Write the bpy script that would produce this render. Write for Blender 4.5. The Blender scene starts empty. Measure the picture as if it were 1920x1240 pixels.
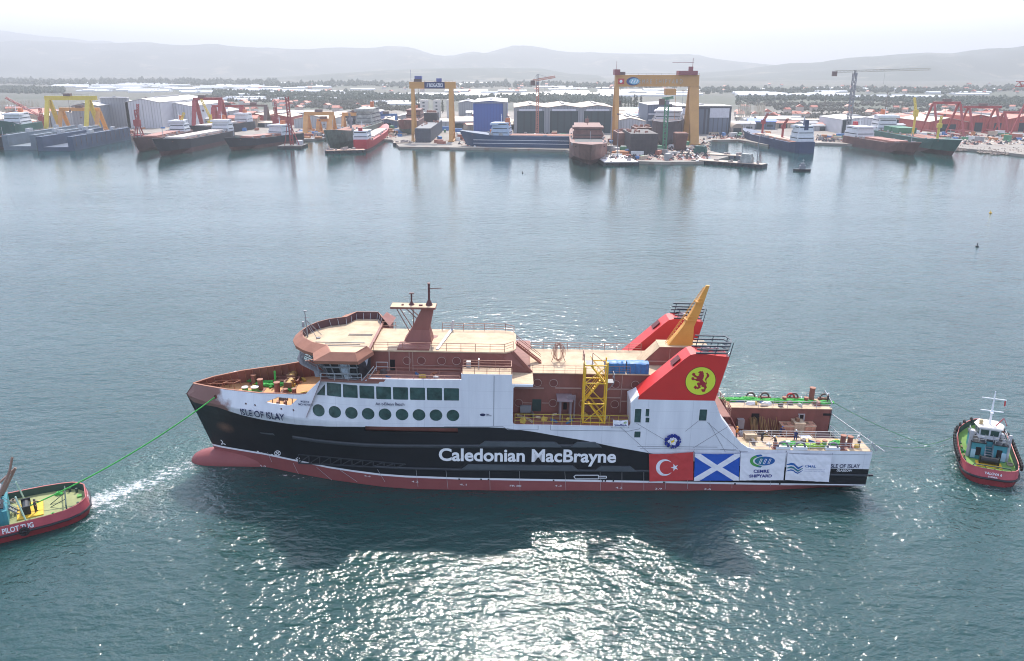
import bpy, bmesh, math, random
from mathutils import Vector, Matrix, noise
from mathutils.geometry import tessellate_polygon
R = math.radians
random.seed(7)
sc = bpy.context.scene
COL = sc.collection
# ------------------------------------------------------------------ camera
H, PITCH, FPX = 56.5, R(18.1), 1500.0
cam = bpy.data.cameras.new('camera'); camo = bpy.data.objects.new('camera', cam); COL.objects.link(camo)
camo.location = (0, 0, H); camo.rotation_euler = (R(90) - PITCH, 0, 0)
cam.sensor_width = 36; cam.lens = 36 * FPX / 1920; cam.clip_start = 1; cam.clip_end = 60000
sc.camera = camo
# ------------------------------------------------------------------ light
VEIL = (.08, .46)
SUN_EL, SUN_AZ = R(48), R(1.5)          # azimuth measured from +Y towards +X
w = bpy.data.worlds.new('World'); sc.world = w; w.use_nodes = True
nt = w.node_tree; nt.nodes.clear()
sky = nt.nodes.new('ShaderNodeTexSky'); sky.sky_type = 'NISHITA'; sky.sun_disc = False
sky.sun_elevation = SUN_EL; sky.sun_rotation = SUN_AZ; sky.air_density = 1.0; sky.dust_density = 1.6; sky.ozone_density = 3.0
bg = nt.nodes.new('ShaderNodeBackground'); bg.inputs[1].default_value = 0.15
tcw = nt.nodes.new('ShaderNodeTexCoord'); mpw = nt.nodes.new('ShaderNodeMapping'); mpw.inputs['Scale'].default_value = (1.6, 1.6, 6)
cl = nt.nodes.new('ShaderNodeTexNoise'); cl.inputs['Scale'].default_value = 1.7; cl.inputs['Detail'].default_value = 7; cl.inputs['Roughness'].default_value = .6
crp = nt.nodes.new('ShaderNodeValToRGB'); crp.color_ramp.elements[0].position = .32; crp.color_ramp.elements[0].color = (VEIL[0],) * 3 + (1,); crp.color_ramp.elements[1].position = .68; crp.color_ramp.elements[1].color = (VEIL[1],) * 3 + (1,)
mxw = nt.nodes.new('ShaderNodeMix'); mxw.data_type = 'RGBA'; mxw.inputs[7].default_value = (9.8, 10.5, 13.6, 1)    # thin sunlit cloud veil over the blue
nt.links.new(tcw.outputs['Generated'], mpw.inputs[0]); nt.links.new(mpw.outputs[0], cl.inputs['Vector']); nt.links.new(cl.outputs[0], crp.inputs[0]); nt.links.new(crp.outputs[0], mxw.inputs[0]); nt.links.new(sky.outputs[0], mxw.inputs[6])
wo = nt.nodes.new('ShaderNodeOutputWorld'); nt.links.new(mxw.outputs[2], bg.inputs[0]); nt.links.new(bg.outputs[0], wo.inputs[0])
sl = bpy.data.lights.new('sun', 'SUN'); sl.energy = 3.7; sl.angle = R(0.5); sl.color = (1, 0.93, 0.84)
so = bpy.data.objects.new('sun', sl); COL.objects.link(so); so.location = (100, 600, 500)
sd = Vector((math.sin(SUN_AZ) * math.cos(SUN_EL), math.cos(SUN_AZ) * math.cos(SUN_EL), math.sin(SUN_EL)))
so.rotation_euler = sd.to_track_quat('Z', 'Y').to_euler()
sc.view_settings.view_transform = 'Standard'; sc.view_settings.look = 'None'
sc.view_settings.exposure = 0.78; sc.view_settings.gamma = 1.0
sc.cycles.use_denoising = True; sc.cycles.filter_width = 1.05
sc.cycles.max_bounces = 6; sc.cycles.volume_bounces = 0; sc.cycles.transparent_max_bounces = 8
sc.cycles.sample_clamp_indirect = 6.0

# ------------------------------------------------------------------ measuring: pixel of the 1920x1240 photograph -> world
CF = Vector((0, math.cos(PITCH), -math.sin(PITCH))); CU = Vector((0, math.sin(PITCH), math.cos(PITCH))); CC = Vector((0, 0, H))
def ray(px, py): return CF + Vector((1, 0, 0)) * ((px - 960) / FPX) - CU * ((py - 620) / FPX)
def G(px, py, z=0.0):
    d = ray(px, py); return CC + d * ((z - H) / d.z)
def V(px, py, Y):
    d = ray(px, py); return CC + d * (Y / d.y)
# ship frame
TH, TR = R(0.2), R(1.0)
SROT = (Matrix.Rotation(-TH, 3, 'Z') @ Matrix.Rotation(TR, 3, 'Y'))
SO = Vector((-48.740, 109.756, 0.879))
SHIP = Matrix.Translation(SO) @ SROT.to_4x4(); SINV = SROT.transposed()
def S(px, py, y=-9.35):
    d = SINV @ ray(px, py); c = SINV @ (CC - SO); q = c + d * ((y - c.y) / d.y); return q.x, q.z
def Z(px, py, z):
    d = SINV @ ray(px, py); c = SINV @ (CC - SO); q = c + d * ((z - c.z) / d.z); return q.x, q.y
def SZ(px, py, z): x, y = Z(px, py, z); return Vector((x, y, z))

# ------------------------------------------------------------------ materials
MATS = {}
def mat(name, col, rough=0.6, metal=0.0, var=0.12, scale=0.6, spec=0.4, bump=0.0, streak=0.0, alpha=1.0):
    if name in MATS: return MATS[name]
    m = bpy.data.materials.new(name); m.use_nodes = True; t = m.node_tree; b = t.nodes['Principled BSDF']
    b.inputs['Roughness'].default_value = rough; b.inputs['Metallic'].default_value = metal
    b.inputs['Specular IOR Level'].default_value = spec; b.inputs['Alpha'].default_value = alpha
    tc = t.nodes.new('ShaderNodeTexCoord'); mp = t.nodes.new('ShaderNodeMapping'); t.links.new(tc.outputs['Object'], mp.inputs[0])
    mp.inputs['Scale'].default_value = (1, 1, 0.35 if streak else 1)
    n = t.nodes.new('ShaderNodeTexNoise'); n.inputs['Scale'].default_value = scale; n.inputs['Detail'].default_value = 6; n.inputs['Roughness'].default_value = 0.65
    t.links.new(mp.outputs[0], n.inputs['Vector'])
    r = t.nodes.new('ShaderNodeValToRGB'); c = Vector(col[:3])
    r.color_ramp.elements[0].position = 0.3; r.color_ramp.elements[1].position = 0.72
    r.color_ramp.elements[0].color = (*(c * (1 - var)), 1); r.color_ramp.elements[1].color = (*(c * (1 + var)), 1)
    t.links.new(n.outputs[0], r.inputs[0]); t.links.new(r.outputs[0], b.inputs['Base Color'])
    if bump:
        bp = t.nodes.new('ShaderNodeBump'); bp.inputs['Strength'].default_value = bump; bp.inputs['Distance'].default_value = 0.05
        t.links.new(n.outputs[0], bp.inputs['Height']); t.links.new(bp.outputs[0], b.inputs['Normal'])
    MATS[name] = m; return m
class NB:   # small node builder
    def __init__(s, name):
        s.m = bpy.data.materials.new(name); s.m.use_nodes = True; s.t = s.m.node_tree; s.b = s.t.nodes['Principled BSDF']; MATS[name] = s.m
        s.tc = s.t.nodes.new('ShaderNodeTexCoord'); s.sep = s.t.nodes.new('ShaderNodeSeparateXYZ'); s.link(s.tc.outputs['Object'], s.sep.inputs[0])
        s.X, s.Y, s.Z = s.sep.outputs
    def link(s, a, b): s.t.links.new(a, b)
    def put(s, v, sock):
        if isinstance(v, bpy.types.NodeSocket): s.link(v, sock)
        else: sock.default_value = v
    def math(s, op, a, b=0.0, clamp=False):
        n = s.t.nodes.new('ShaderNodeMath'); n.operation = op; n.use_clamp = clamp; s.put(a, n.inputs[0]); s.put(b, n.inputs[1]); return n.outputs[0]
    def mix(s, f, a, b):
        n = s.t.nodes.new('ShaderNodeMix'); n.data_type = 'RGBA'; s.put(f, n.inputs[0])
        s.put(a if isinstance(a, bpy.types.NodeSocket) else (*a[:3], 1), n.inputs[6]); s.put(b if isinstance(b, bpy.types.NodeSocket) else (*b[:3], 1), n.inputs[7]); return n.outputs[2]
    def noise(s, scale, detail=4, vec=None, sc=(1, 1, 1), rough=0.6, loc=(0, 0, 0), rot=(0, 0, 0)):
        mp = s.t.nodes.new('ShaderNodeMapping'); s.link(vec or s.tc.outputs['Object'], mp.inputs[0]); mp.inputs['Scale'].default_value = sc; mp.inputs['Location'].default_value = loc; mp.inputs['Rotation'].default_value = rot
        n = s.t.nodes.new('ShaderNodeTexNoise'); n.inputs['Scale'].default_value = scale; n.inputs['Detail'].default_value = detail; n.inputs['Roughness'].default_value = rough
        s.link(mp.outputs[0], n.inputs['Vector']); return n.outputs[0]
    def curve(s, x, pts, x0, x1, k):   # piecewise linear value, stored /k
        mr = s.math('DIVIDE', s.math('SUBTRACT', x, x0), x1 - x0, True)
        r = s.t.nodes.new('ShaderNodeValToRGB'); e = r.color_ramp.elements
        while len(e) < len(pts): e.new(0.5)
        for i, (px, v) in enumerate(pts):
            e[i].position = (px - x0) / (x1 - x0); e[i].color = (v / k,) * 3 + (1,)
        s.link(mr, r.inputs[0]); return s.math('MULTIPLY', r.outputs[0], k)
    def step(s, a, b, soft=0.02):  # 1 where a > b
        return s.math('DIVIDE', s.math('SUBTRACT', a, b), soft, True)

# ------------------------------------------------------------------ mesh builder
class MB:
    def __init__(s): s.v = []; s.f = []; s.m = []
    def add(s, vs, fs, m=0):
        o = len(s.v); s.v += [tuple(v) for v in vs]
        for f in fs: s.f.append(tuple(i + o for i in f)); s.m.append(m)
        return s
    def box(s, x0, x1, y0, y1, z0, z1, m=0):
        return s.add([(x0, y0, z0), (x1, y0, z0), (x1, y1, z0), (x0, y1, z0), (x0, y0, z1), (x1, y0, z1), (x1, y1, z1), (x0, y1, z1)],
                     [(0, 3, 2, 1), (4, 5, 6, 7), (0, 1, 5, 4), (1, 2, 6, 5), (2, 3, 7, 6), (3, 0, 4, 7)], m)
    def loft(s, secs, m=0, cap=True, closed=True):
        n = len(secs[0]); vs = [p for q in secs for p in q]; fs = []
        for k in range(len(secs) - 1):
            for i in range(n if closed else n - 1):
                j = (i + 1) % n; fs.append((k * n + i, k * n + j, (k + 1) * n + j, (k + 1) * n + i))
        if cap and closed: fs += [tuple(range(n - 1, -1, -1)), tuple(range((len(secs) - 1) * n, len(secs) * n))]
        return s.add(vs, fs, m)
    def bar(s, p, q, w, h=None, m=0, up=(0, 0, 1)):
        p = Vector(p); q = Vector(q); d = (q - p); 
        if d.length < 1e-6: return s
        d.normalize(); u = Vector(up)
        if abs(d.dot(u)) > 0.98: u = Vector((1, 0, 0))
        a = d.cross(u).normalized(); b = a.cross(d).normalized(); h = h or w; a = a * w / 2; b = b * h / 2
        return s.loft([[e - a - b, e + a - b, e + a + b, e - a + b] for e in (p, q)], m)
    def tube(s, pts, r, n=6, m=0, r2=None):
        pts = [Vector(p) for p in pts]; secs = []
        for i, p in enumerate(pts):
            d = (pts[min(i + 1, len(pts) - 1)] - pts[max(i - 1, 0)]).normalized()
            u = Vector((0, 0, 1)) if abs(d.z) < 0.95 else Vector((1, 0, 0)); a = d.cross(u).normalized(); b = a.cross(d)
            rr = r if r2 is None else r + (r2 - r) * i / max(1, len(pts) - 1)
            secs.append([p + a * math.cos(t * 2 * math.pi / n) * rr + b * math.sin(t * 2 * math.pi / n) * rr for t in range(n)])
        return s.loft(secs, m)
    def cyl(s, x, y, z0, z1, r, r1=None, n=12, m=0): return s.tube([(x, y, z0), (x, y, z1)], r, n, m, r1)
    def prism(s, poly, a, b, axis='y', m=0):
        # poly of 2D points in the two other axes; extruded from a to b
        def P(u, v, t): return {'x': (t, u, v), 'y': (u, t, v), 'z': (u, v, t)}[axis]
        n = len(poly); vs = [P(u, v, a) for u, v in poly] + [P(u, v, b) for u, v in poly]
        tri = tessellate_polygon([[Vector((u, v, 0)) for u, v in poly]])
        fs = [tuple(t) for t in tri] + [tuple(i + n for i in t[::-1]) for t in tri] + [(i, (i + 1) % n, (i + 1) % n + n, i + n) for i in range(n)]
        return s.add(vs, fs, m)
    def ring(s, c, r, t, axis='y', n=20, m=0):
        pts = []
        for i in range(n + 1):
            a = i * 2 * math.pi / n; u, v = math.cos(a) * r, math.sin(a) * r
            pts.append({'x': (c[0], c[1] + u, c[2] + v), 'y': (c[0] + u, c[1], c[2] + v), 'z': (c[0] + u, c[1] + v, c[2])}[axis])
        return s.tube(pts, t, 5, m)
    def ball(s, c, rx, ry, rz, m=0, n=10, k=6):
        secs = []
        for j in range(k + 1):
            a = math.pi * j / k; rr = max(math.sin(a), 0.01)
            secs.append([(c[0] + rx * rr * math.cos(i * 2 * math.pi / n), c[1] + ry * rr * math.sin(i * 2 * math.pi / n), c[2] - rz * math.cos(a)) for i in range(n)])
        return s.loft(secs, m)
    def rail(s, pts, h=1.1, sp=1.8, r=0.035, n=3, m=0, posts=True):
        pts = [Vector(p) for p in pts]
        for k in range(1, n + 1):
            for a, b in zip(pts, pts[1:]): s.bar(a + Vector((0, 0, h * k / n)), b + Vector((0, 0, h * k / n)), r * (2 if k == n else 1.4), m=m)
        if posts:
            for a, b in zip(pts, pts[1:]):
                c = max(1, round((b - a).length / sp))
                for i in range(c + 1):
                    p = a.lerp(b, i / c); s.bar(p, p + Vector((0, 0, h)), r * 2, m=m)
        return s
    def truss(s, p, q, w, t, n, m=0, up=(0, 0, 1)):
        # square lattice boom from p to q
        p = Vector(p); q = Vector(q); d = (q - p).normalized(); u = Vector(up)
        if abs(d.dot(u)) > 0.98: u = Vector((1, 0, 0))
        a = d.cross(u).normalized() * w / 2; b = a.cross(d).normalized() * w / 2
        cs = [a + b, a - b, -a - b, -a + b]
        for c in cs: s.bar(p + c, q + c, t, m=m)
        for i in range(n):
            e, f = p.lerp(q, i / n), p.lerp(q, (i + 1) / n)
            for j in range(4):
                c1, c2 = cs[j], cs[(j + 1) % 4]
                if i % 2: c1, c2 = c2, c1
                s.bar(e + c1, f + c2, t * 0.7, m=m)
        return s
    def build(s, name, mats, parent=None, org=(0, 0, 0), smooth=False):
        me = bpy.data.meshes.new(name)
        o3 = Vector(org); me.from_pydata([Vector(v) - o3 for v in s.v], [], s.f)
        mats = mats if isinstance(mats, (list, tuple)) else [mats]
        for x in mats: me.materials.append(x)
        me.polygons.foreach_set('material_index', [min(k, len(mats) - 1) for k in s.m])
        bm = bmesh.new(); bm.from_mesh(me); bmesh.ops.recalc_face_normals(bm, faces=bm.faces); bm.to_mesh(me); bm.free()
        if smooth:
            me.polygons.foreach_set('use_smooth', [True] * len(me.polygons))
            try: me.set_sharp_from_angle(angle=R(35))
            except Exception: pass
        me.update()
        o = bpy.data.objects.new(name, me); COL.objects.link(o)
        if parent: o.parent = parent
        return o
def tag(o, label=None, cat=None, group=None, kind=None):
    if label: o['label'] = label
    if cat: o['category'] = cat
    if group: o['group'] = group
    if kind: o['kind'] = kind
    return o
def thing(name, label, cat, loc=(0, 0, 0), group=None, ship=False, rotz=0):
    o = bpy.data.objects.new(name, None); COL.objects.link(o); tag(o, label, cat, group)
    o.empty_display_size = 0.5
    M = Matrix.Translation(Vector(loc)) @ Matrix.Rotation(rotz, 4, 'Z')
    o.matrix_world = SHIP @ M if ship else M
    return o
def onship(o, loc):
    o.matrix_world = SHIP @ Matrix.Translation(Vector(loc)); return o
def copy_tree(o, parent=None):
    c = o.copy(); COL.objects.link(c); c.parent = parent
    for ch in [x for x in COL.objects if x.parent == o and x is not c]: copy_tree(ch, c)
    return c
def text2d(s, bold=0.0, spacing=1.0):
    cu = bpy.data.curves.new('lettering', 'FONT'); cu.body = s; cu.size = 1; cu.offset = bold; cu.space_character = spacing; cu.resolution_u = 4
    cu.align_x = 'LEFT'
    ob = bpy.data.objects.new('lettering', cu); COL.objects.link(ob); bpy.context.view_layer.update()
    me = bpy.data.meshes.new_from_object(ob.evaluated_get(bpy.context.evaluated_depsgraph_get()))
    vs = [(v.co.x, v.co.y) for v in me.vertices]; fs = [tuple(p.vertices) for p in me.polygons]
    bpy.data.objects.remove(ob); bpy.data.curves.remove(cu); bpy.data.meshes.remove(me)
    x0 = min(v[0] for v in vs); x1 = max(v[0] for v in vs)
    return [((x - x0) / (x1 - x0), y) for x, y in vs], fs, x1 - x0
CAPH = 0.73   # cap height of the built-in font at size 1 (see text2d)
# ------------------------------------------------------------------ water
def seg_dist(x, y, a, b):
    ax, ay = a; bx, by = b; dx, dy = bx - ax, by - ay; L = dx * dx + dy * dy or 1
    t = max(0, min(1, ((x - ax) * dx + (y - ay) * dy) / L)); return math.hypot(x - ax - dx * t, y - ay - dy * t), t
def g2(px, py): p = G(px, py); return (p.x, p.y)
# foam trails: (start, end, width at start, width at end, strength)
WAKES = [(g2(165, 945), g2(372, 868), 3.2, 4.5, 1.0), (g2(165, 975), g2(300, 905), 1.2, 2.5, .8), (g2(1360, 765), g2(1480, 722), 7, 5, .55), (g2(1355, 760), g2(1350, 700), 5, 5, .45),
         (g2(1480, 722), g2(1640, 700), 4, 2, .25), (g2(1800, 850), g2(1860, 915), 1.5, 2.0, .9), (g2(1800, 850), g2(1700, 820), 1.5, 1.0, .6), (g2(1860, 915), g2(1635, 905), 1.2, 1.6, .45),
         (g2(365, 876), g2(470, 884), .6, .9, .8), (g2(520, 888), g2(600, 902), .7, .8, .8), (g2(1640, 905), g2(1790, 945), 4, 5, .25),
         (g2(0, 1003), g2(165, 962), .5, .9, .8), (g2(1806, 872), g2(1822, 903), .6, .6, .9), (g2(1822, 904), g2(1900, 916), .6, .7, .9), (g2(1440, 322), g2(1500, 322), 1.0, 2.0, .9), (g2(1490, 324), g2(1520, 324), 1.2, 1.2, .8), (g2(960, 838), g2(960, 838), .1, .1, 0)]
RC = g2(1840, 880)
def water():
    xs = [-7800, -3000, -1200, -700, -450, -320, -240, -180] + [-140 + i * 1.0 for i in range(281)] + [180, 240, 320, 450, 700, 1200, 3000, 7800]
    ys = [-1300, -300, 0, 30] + [48 + i * 0.9 for i in range(250)] + [280 + i * 6 for i in range(60)] + [680, 800, 1100]
    nx, ny = len(xs), len(ys); vs = []; foam = []; turb = []
    for y in ys:
        for x in xs:
            f = 0; tb = 0
            for a, b, w0, w1, st in WAKES:
                if abs(x - a[0]) > 60 or abs(y - a[1]) > 90: continue
                d, t = seg_dist(x, y, a, b); ww = w0 + (w1 - w0) * t
                k = math.exp(-(d / ww) ** 2) * st * (1 - .35 * t); f = max(f, k); tb = max(tb, math.exp(-(d / (ww * 2.6)) ** 2) * st)
            z = 0.0
            d = math.hypot(x - RC[0], y - RC[1])
            if d < 75 and y > 40:                      # rings spreading from the manoeuvring tug
                z += 0.10 * math.sin(d * 1.05 + 0.8 * noise.noise(Vector((x * .04, y * .04, 0)))) * max(0, 1 - d / 75) * min(1, d / 15) * (0.6 + .4 * noise.noise(Vector((x * .08, y * .08, 3))))
            # diverging waves of the ferry's bow
            if -140 < x < 140 and 48 < y < 270:
                z += 0.10 * noise.noise(Vector((x * .09 + y * .03, y * .16, 1.7))) + .05 * noise.noise(Vector((x * .21, y * .33, 5.7)))
            vs.append((x, y, z)); foam.append(f); turb.append(tb)
    fs = [(j * nx + i, j * nx + i + 1, (j + 1) * nx + i + 1, (j + 1) * nx + i) for j in range(ny - 1) for i in range(nx - 1)]
    me = bpy.data.meshes.new('water'); me.from_pydata(vs, [], fs)
    for nm, arr in (('foam', foam), ('turb', turb)):
        at = me.attributes.new(nm, 'FLOAT', 'POINT'); at.data.foreach_set('value', arr)
    me.polygons.foreach_set('use_smooth', [True] * len(fs))
    n = NB('sea_water'); t = n.t
    def attr(nm):
        a = t.nodes.new('ShaderNodeAttribute'); a.attribute_name = nm; return a.outputs['Fac']
    foamA, turbA = attr('foam'), attr('turb')
    rz = R(-14)
    n1 = n.noise(.12, 2, sc=(.5, 1.0, 1), rot=(0, 0, rz), rough=.5)
    n2 = n.noise(.42, 2, sc=(.55, 1.0, 1), rot=(0, 0, R(-20)), rough=.55, loc=(3, 7, 0))
    n3 = n.noise(1.25, 3, sc=(.7, 1.0, 1), rot=(0, 0, R(12)), rough=.6, loc=(9, 1, 0))
    big = n.noise(.018, 3, sc=(.45, 1, 1), rot=(0, 0, R(-8)))
    patch = n.math('ADD', .35, n.math('MULTIPLY', big, 1.3))        # gusts: stretches of rougher and smoother water
    h = n.math('ADD', n.math('MULTIPLY', n1, WV[0]), n.math('MULTIPLY', n.math('MULTIPLY', n2, WV[1]), patch))
    h = n.math('ADD', h, n.math('MULTIPLY', n.math('MULTIPLY', n3, WV[2]), n.math('ADD', patch, n.math('MULTIPLY', turbA, 1.7))))
    h = n.math('MULTIPLY', h, n.curve(n.Y, [(0, 1.42), (85, 1.38), (140, 1.08), (230, .8), (330, .46), (450, .27), (600, .2), (1000, .2)], 0, 1000, 2))   # sheltered, calmer water towards the yards
    bp = t.nodes.new('ShaderNodeBump'); bp.inputs['Strength'].default_value = 1.0; bp.inputs['Distance'].default_value = 1.0
    n.link(h, bp.inputs['Height']); n.link(bp.outputs[0], n.b.inputs['Normal'])
    fn = n.noise(1.5, 8, sc=(.6, 1, 1), rough=.8, loc=(5, 5, 0)); fn2 = n.noise(.25, 5, loc=(1, 2, 0))
    fm = n.math('MULTIPLY', n.math('SUBTRACT', n.math('ADD', n.math('MULTIPLY', foamA, .31), n.math('MULTIPLY', fn, n.math('ADD', .75, n.math('MULTIPLY', fn2, .3)))), .66), 7, True)
    fm = n.math('MULTIPLY', fm, n.math('MULTIPLY', foamA, 3, True), True)
    depth = n.noise(.02, 3, loc=(8, 8, 0))
    base = n.mix(depth, (.008, .040, .038), (.011, .052, .047))
    base = n.mix(n.math('MULTIPLY', turbA, .5), base, (.03, .11, .10))
    n.link(n.mix(fm, base, (.60, .64, .64)), n.b.inputs['Base Color'])
    n.link(n.math('ADD', n.math('MULTIPLY', fm, .5), .095), n.b.inputs['Roughness'])
    n.b.inputs['IOR'].default_value = 1.48; n.b.inputs['Specular IOR Level'].default_value = .5
    n.b.subsurface_method = 'BURLEY'; n.b.inputs['Subsurface Weight'].default_value = 1.0; n.b.inputs['Subsurface Radius'].default_value = (.35, 1.0, .95); n.b.inputs['Subsurface Scale'].default_value = 3.0
    me.materials.append(n.m)
    o = bpy.data.objects.new('water', me); COL.objects.link(o); tag(o, kind='structure')
WV = (.21, .34, .175)
water()
# ------------------------------------------------------------------ the ferry
def lerp(pts, x):
    if x <= pts[0][0]: return pts[0][1]
    for (a, u), (b, v) in zip(pts, pts[1:]):
        if x <= b: return u + (v - u) * (x - a) / (b - a)
    return pts[-1][1]
UP = [(0, 0), (.3, .5), (1, 1.15), (2.6, 2.25), (5.2, 3.7), (7.8, 4.65), (11.6, 5.95), (17.6, 7.75), (22.6, 8.85), (27.6, 9.3), (31, 9.35)]
LO = [(0, 0), (.3, .25), (2, .9), (5, 1.8), (8.5, 2.8), (13.5, 4.67), (17, 5.9), (20, 7.05), (26.5, 8.55), (30, 9.0), (38, 9.35)]
def xs_(z): return .37 + (z - 10) * .72 if z > 10 else .37 + (10 - z) * .36
def hb(x, z):
    s = x - xs_(z)
    if s <= 0: return 0.0
    t = max(0, min(1, (z - 1.7) / 8.0)) ** 1.5
    v = lerp(LO, s) * (1 - t) + lerp(UP, s) * t
    if z < 1.7: v *= 1 - .06 * min(1, (1.7 - z) / 3) * max(0, 1 - x / 50)
    if x > 84 and z < 1.7: v *= 1 - .5 * ((x - 84) / 14.5) * min(1, (1.7 - z) / 2.5)
    return v
def HP(px, py):                       # photograph pixel -> (x, z) on the port side of the hull
    y = -9.35
    for _ in range(6):
        x, z = S(px, py, y); y = -hb(x, z)
    return x, z
def slug(bm, step=1.5):
    xs = [v.co.x for v in bm.verts]; x = math.floor(min(xs) / step) * step + step
    while x < max(xs):
        bmesh.ops.bisect_plane(bm, geom=bm.verts[:] + bm.edges[:] + bm.faces[:], plane_co=(x, 0, 0), plane_no=(1, 0, 0)); x += step
def plate(name, outline, mats, parent, holes=(), off=0.0, thick=0.14, side=-1, step=1.2, zcut=(), surf=None, uneven=None):
    """a sheet cut to an (x, z) outline and bent onto the hull side"""
    surf = surf or (lambda x, z: hb(x, z))
    loops = [[Vector((u, v, 0)) for u, v in L] for L in [outline] + list(holes)]
    pts = [p for L in loops for p in L]; bm = bmesh.new(); vs = [bm.verts.new((p.x, 0, p.y)) for p in pts]
    for t in tessellate_polygon(loops):
        try: bm.faces.new([vs[i] for i in t])
        except ValueError: pass
    if step: slug(bm, step)
    for z in zcut: bmesh.ops.bisect_plane(bm, geom=bm.verts[:] + bm.edges[:] + bm.faces[:], plane_co=(0, 0, z), plane_no=(0, 0, 1))
    for v in bm.verts:
        d = uneven(v.co.x, v.co.z) if uneven else 0
        v.co.y = side * (surf(v.co.x, v.co.z) + off + d)
    bmesh.ops.recalc_face_normals(bm, faces=bm.faces)
    if thick:
        ed = [e for e in bm.edges if len(e.link_faces) == 1]
        r = bmesh.ops.extrude_edge_only(bm, edges=ed)
        for v in [g for g in r['geom'] if isinstance(g, bmesh.types.BMVert)]: v.co.y -= side * thick
    me = bpy.data.meshes.new(name); bm.to_mesh(me); bm.free()
    for m in (mats if isinstance(mats, (list, tuple)) else [mats]): me.materials.append(m)
    o = bpy.data.objects.new(name, me); COL.objects.link(o); o.parent = parent; return o
def circ(cx, cz, r, n=24, sx=1.0): return [(cx + r * sx * math.cos(i * 2 * math.pi / n), cz + r * math.sin(i * 2 * math.pi / n)) for i in range(n)]
def rrect(x0, x1, z0, z1, r=.15, n=3):
    out = []
    for cx, cz, a in ((x1 - r, z1 - r, 0), (x0 + r, z1 - r, 90), (x0 + r, z0 + r, 180), (x1 - r, z0 + r, 270)):
        for i in range(n + 1): t = R(a + 90 * i / n); out.append((cx + r * math.cos(t), cz + r * math.sin(t)))
    return out
def letters(name, s, p0, p1, caph, m, parent, bold=.0, off=.09, org=None, surf=None, shear=0):
    """lettering bent onto the port side; p0, p1 = (x, z) ends of the baseline, caph = capital height"""
    vs, fs, w = text2d(s, bold); surf = surf or hb
    me = bpy.data.meshes.new(name); out = []
    ux, uz = p1[0] - p0[0], p1[1] - p0[1]
    for u, v in vs:
        k = v / .682 * caph; x = p0[0] + ux * u + k * shear; z = p0[1] + uz * u + k; out.append((x, -surf(x, z) - off, z))
    if org: out = [tuple(Vector(p) - Vector(org)) for p in out]
    me.from_pydata(out, [], fs); me.materials.append(m)
    o = bpy.data.objects.new(name, me); COL.objects.link(o); o.parent = parent; return o

white = mat('white_ship_paint', (.70, .72, .74), .38, var=.05, scale=.25, streak=1)
maroon = mat('maroon_primer', (.225, .085, .066), .6, var=.2, scale=.5, streak=1, bump=.15)
tan = mat('tan_deck_primer', (.50, .375, .245), .8, var=.24, scale=.45, bump=.1)
orange_primer = mat('orange_brown_primer', (.31, .135, .085), .7, var=.12, scale=.6)
dark = mat('dark_interior', (.012, .010, .012), .9, var=.2)
glass = mat('dark_green_glazing', (.032, .075, .068), .22, var=.5, scale=.9, spec=.45, bump=.35)
grey = mat('grey_primer', (.24, .25, .26), .6, var=.15)
steel = mat('pale_steel', (.45, .46, .47), .5, metal=.3, var=.1)
red = mat('funnel_red', (.56, .03, .026), .42, var=.06, scale=.4)
yellow = mat('mast_yellow', (.60, .30, .055), .5, var=.08)
black = mat('black_paint', (.014, .016, .02), .4, var=.3)
safety = mat('safety_yellow', (.70, .42, .03), .5, var=.12)
green = mat('green_rope', (.05, .38, .06), .7, var=.3, scale=3)
greenp = mat('green_paint', (.10, .30, .06), .6, var=.15)
navy = mat('navy_lettering', (.012, .02, .075), .5, var=.05)
wlet = mat('white_lettering', (.78, .79, .80), .5, var=.03)

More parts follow.
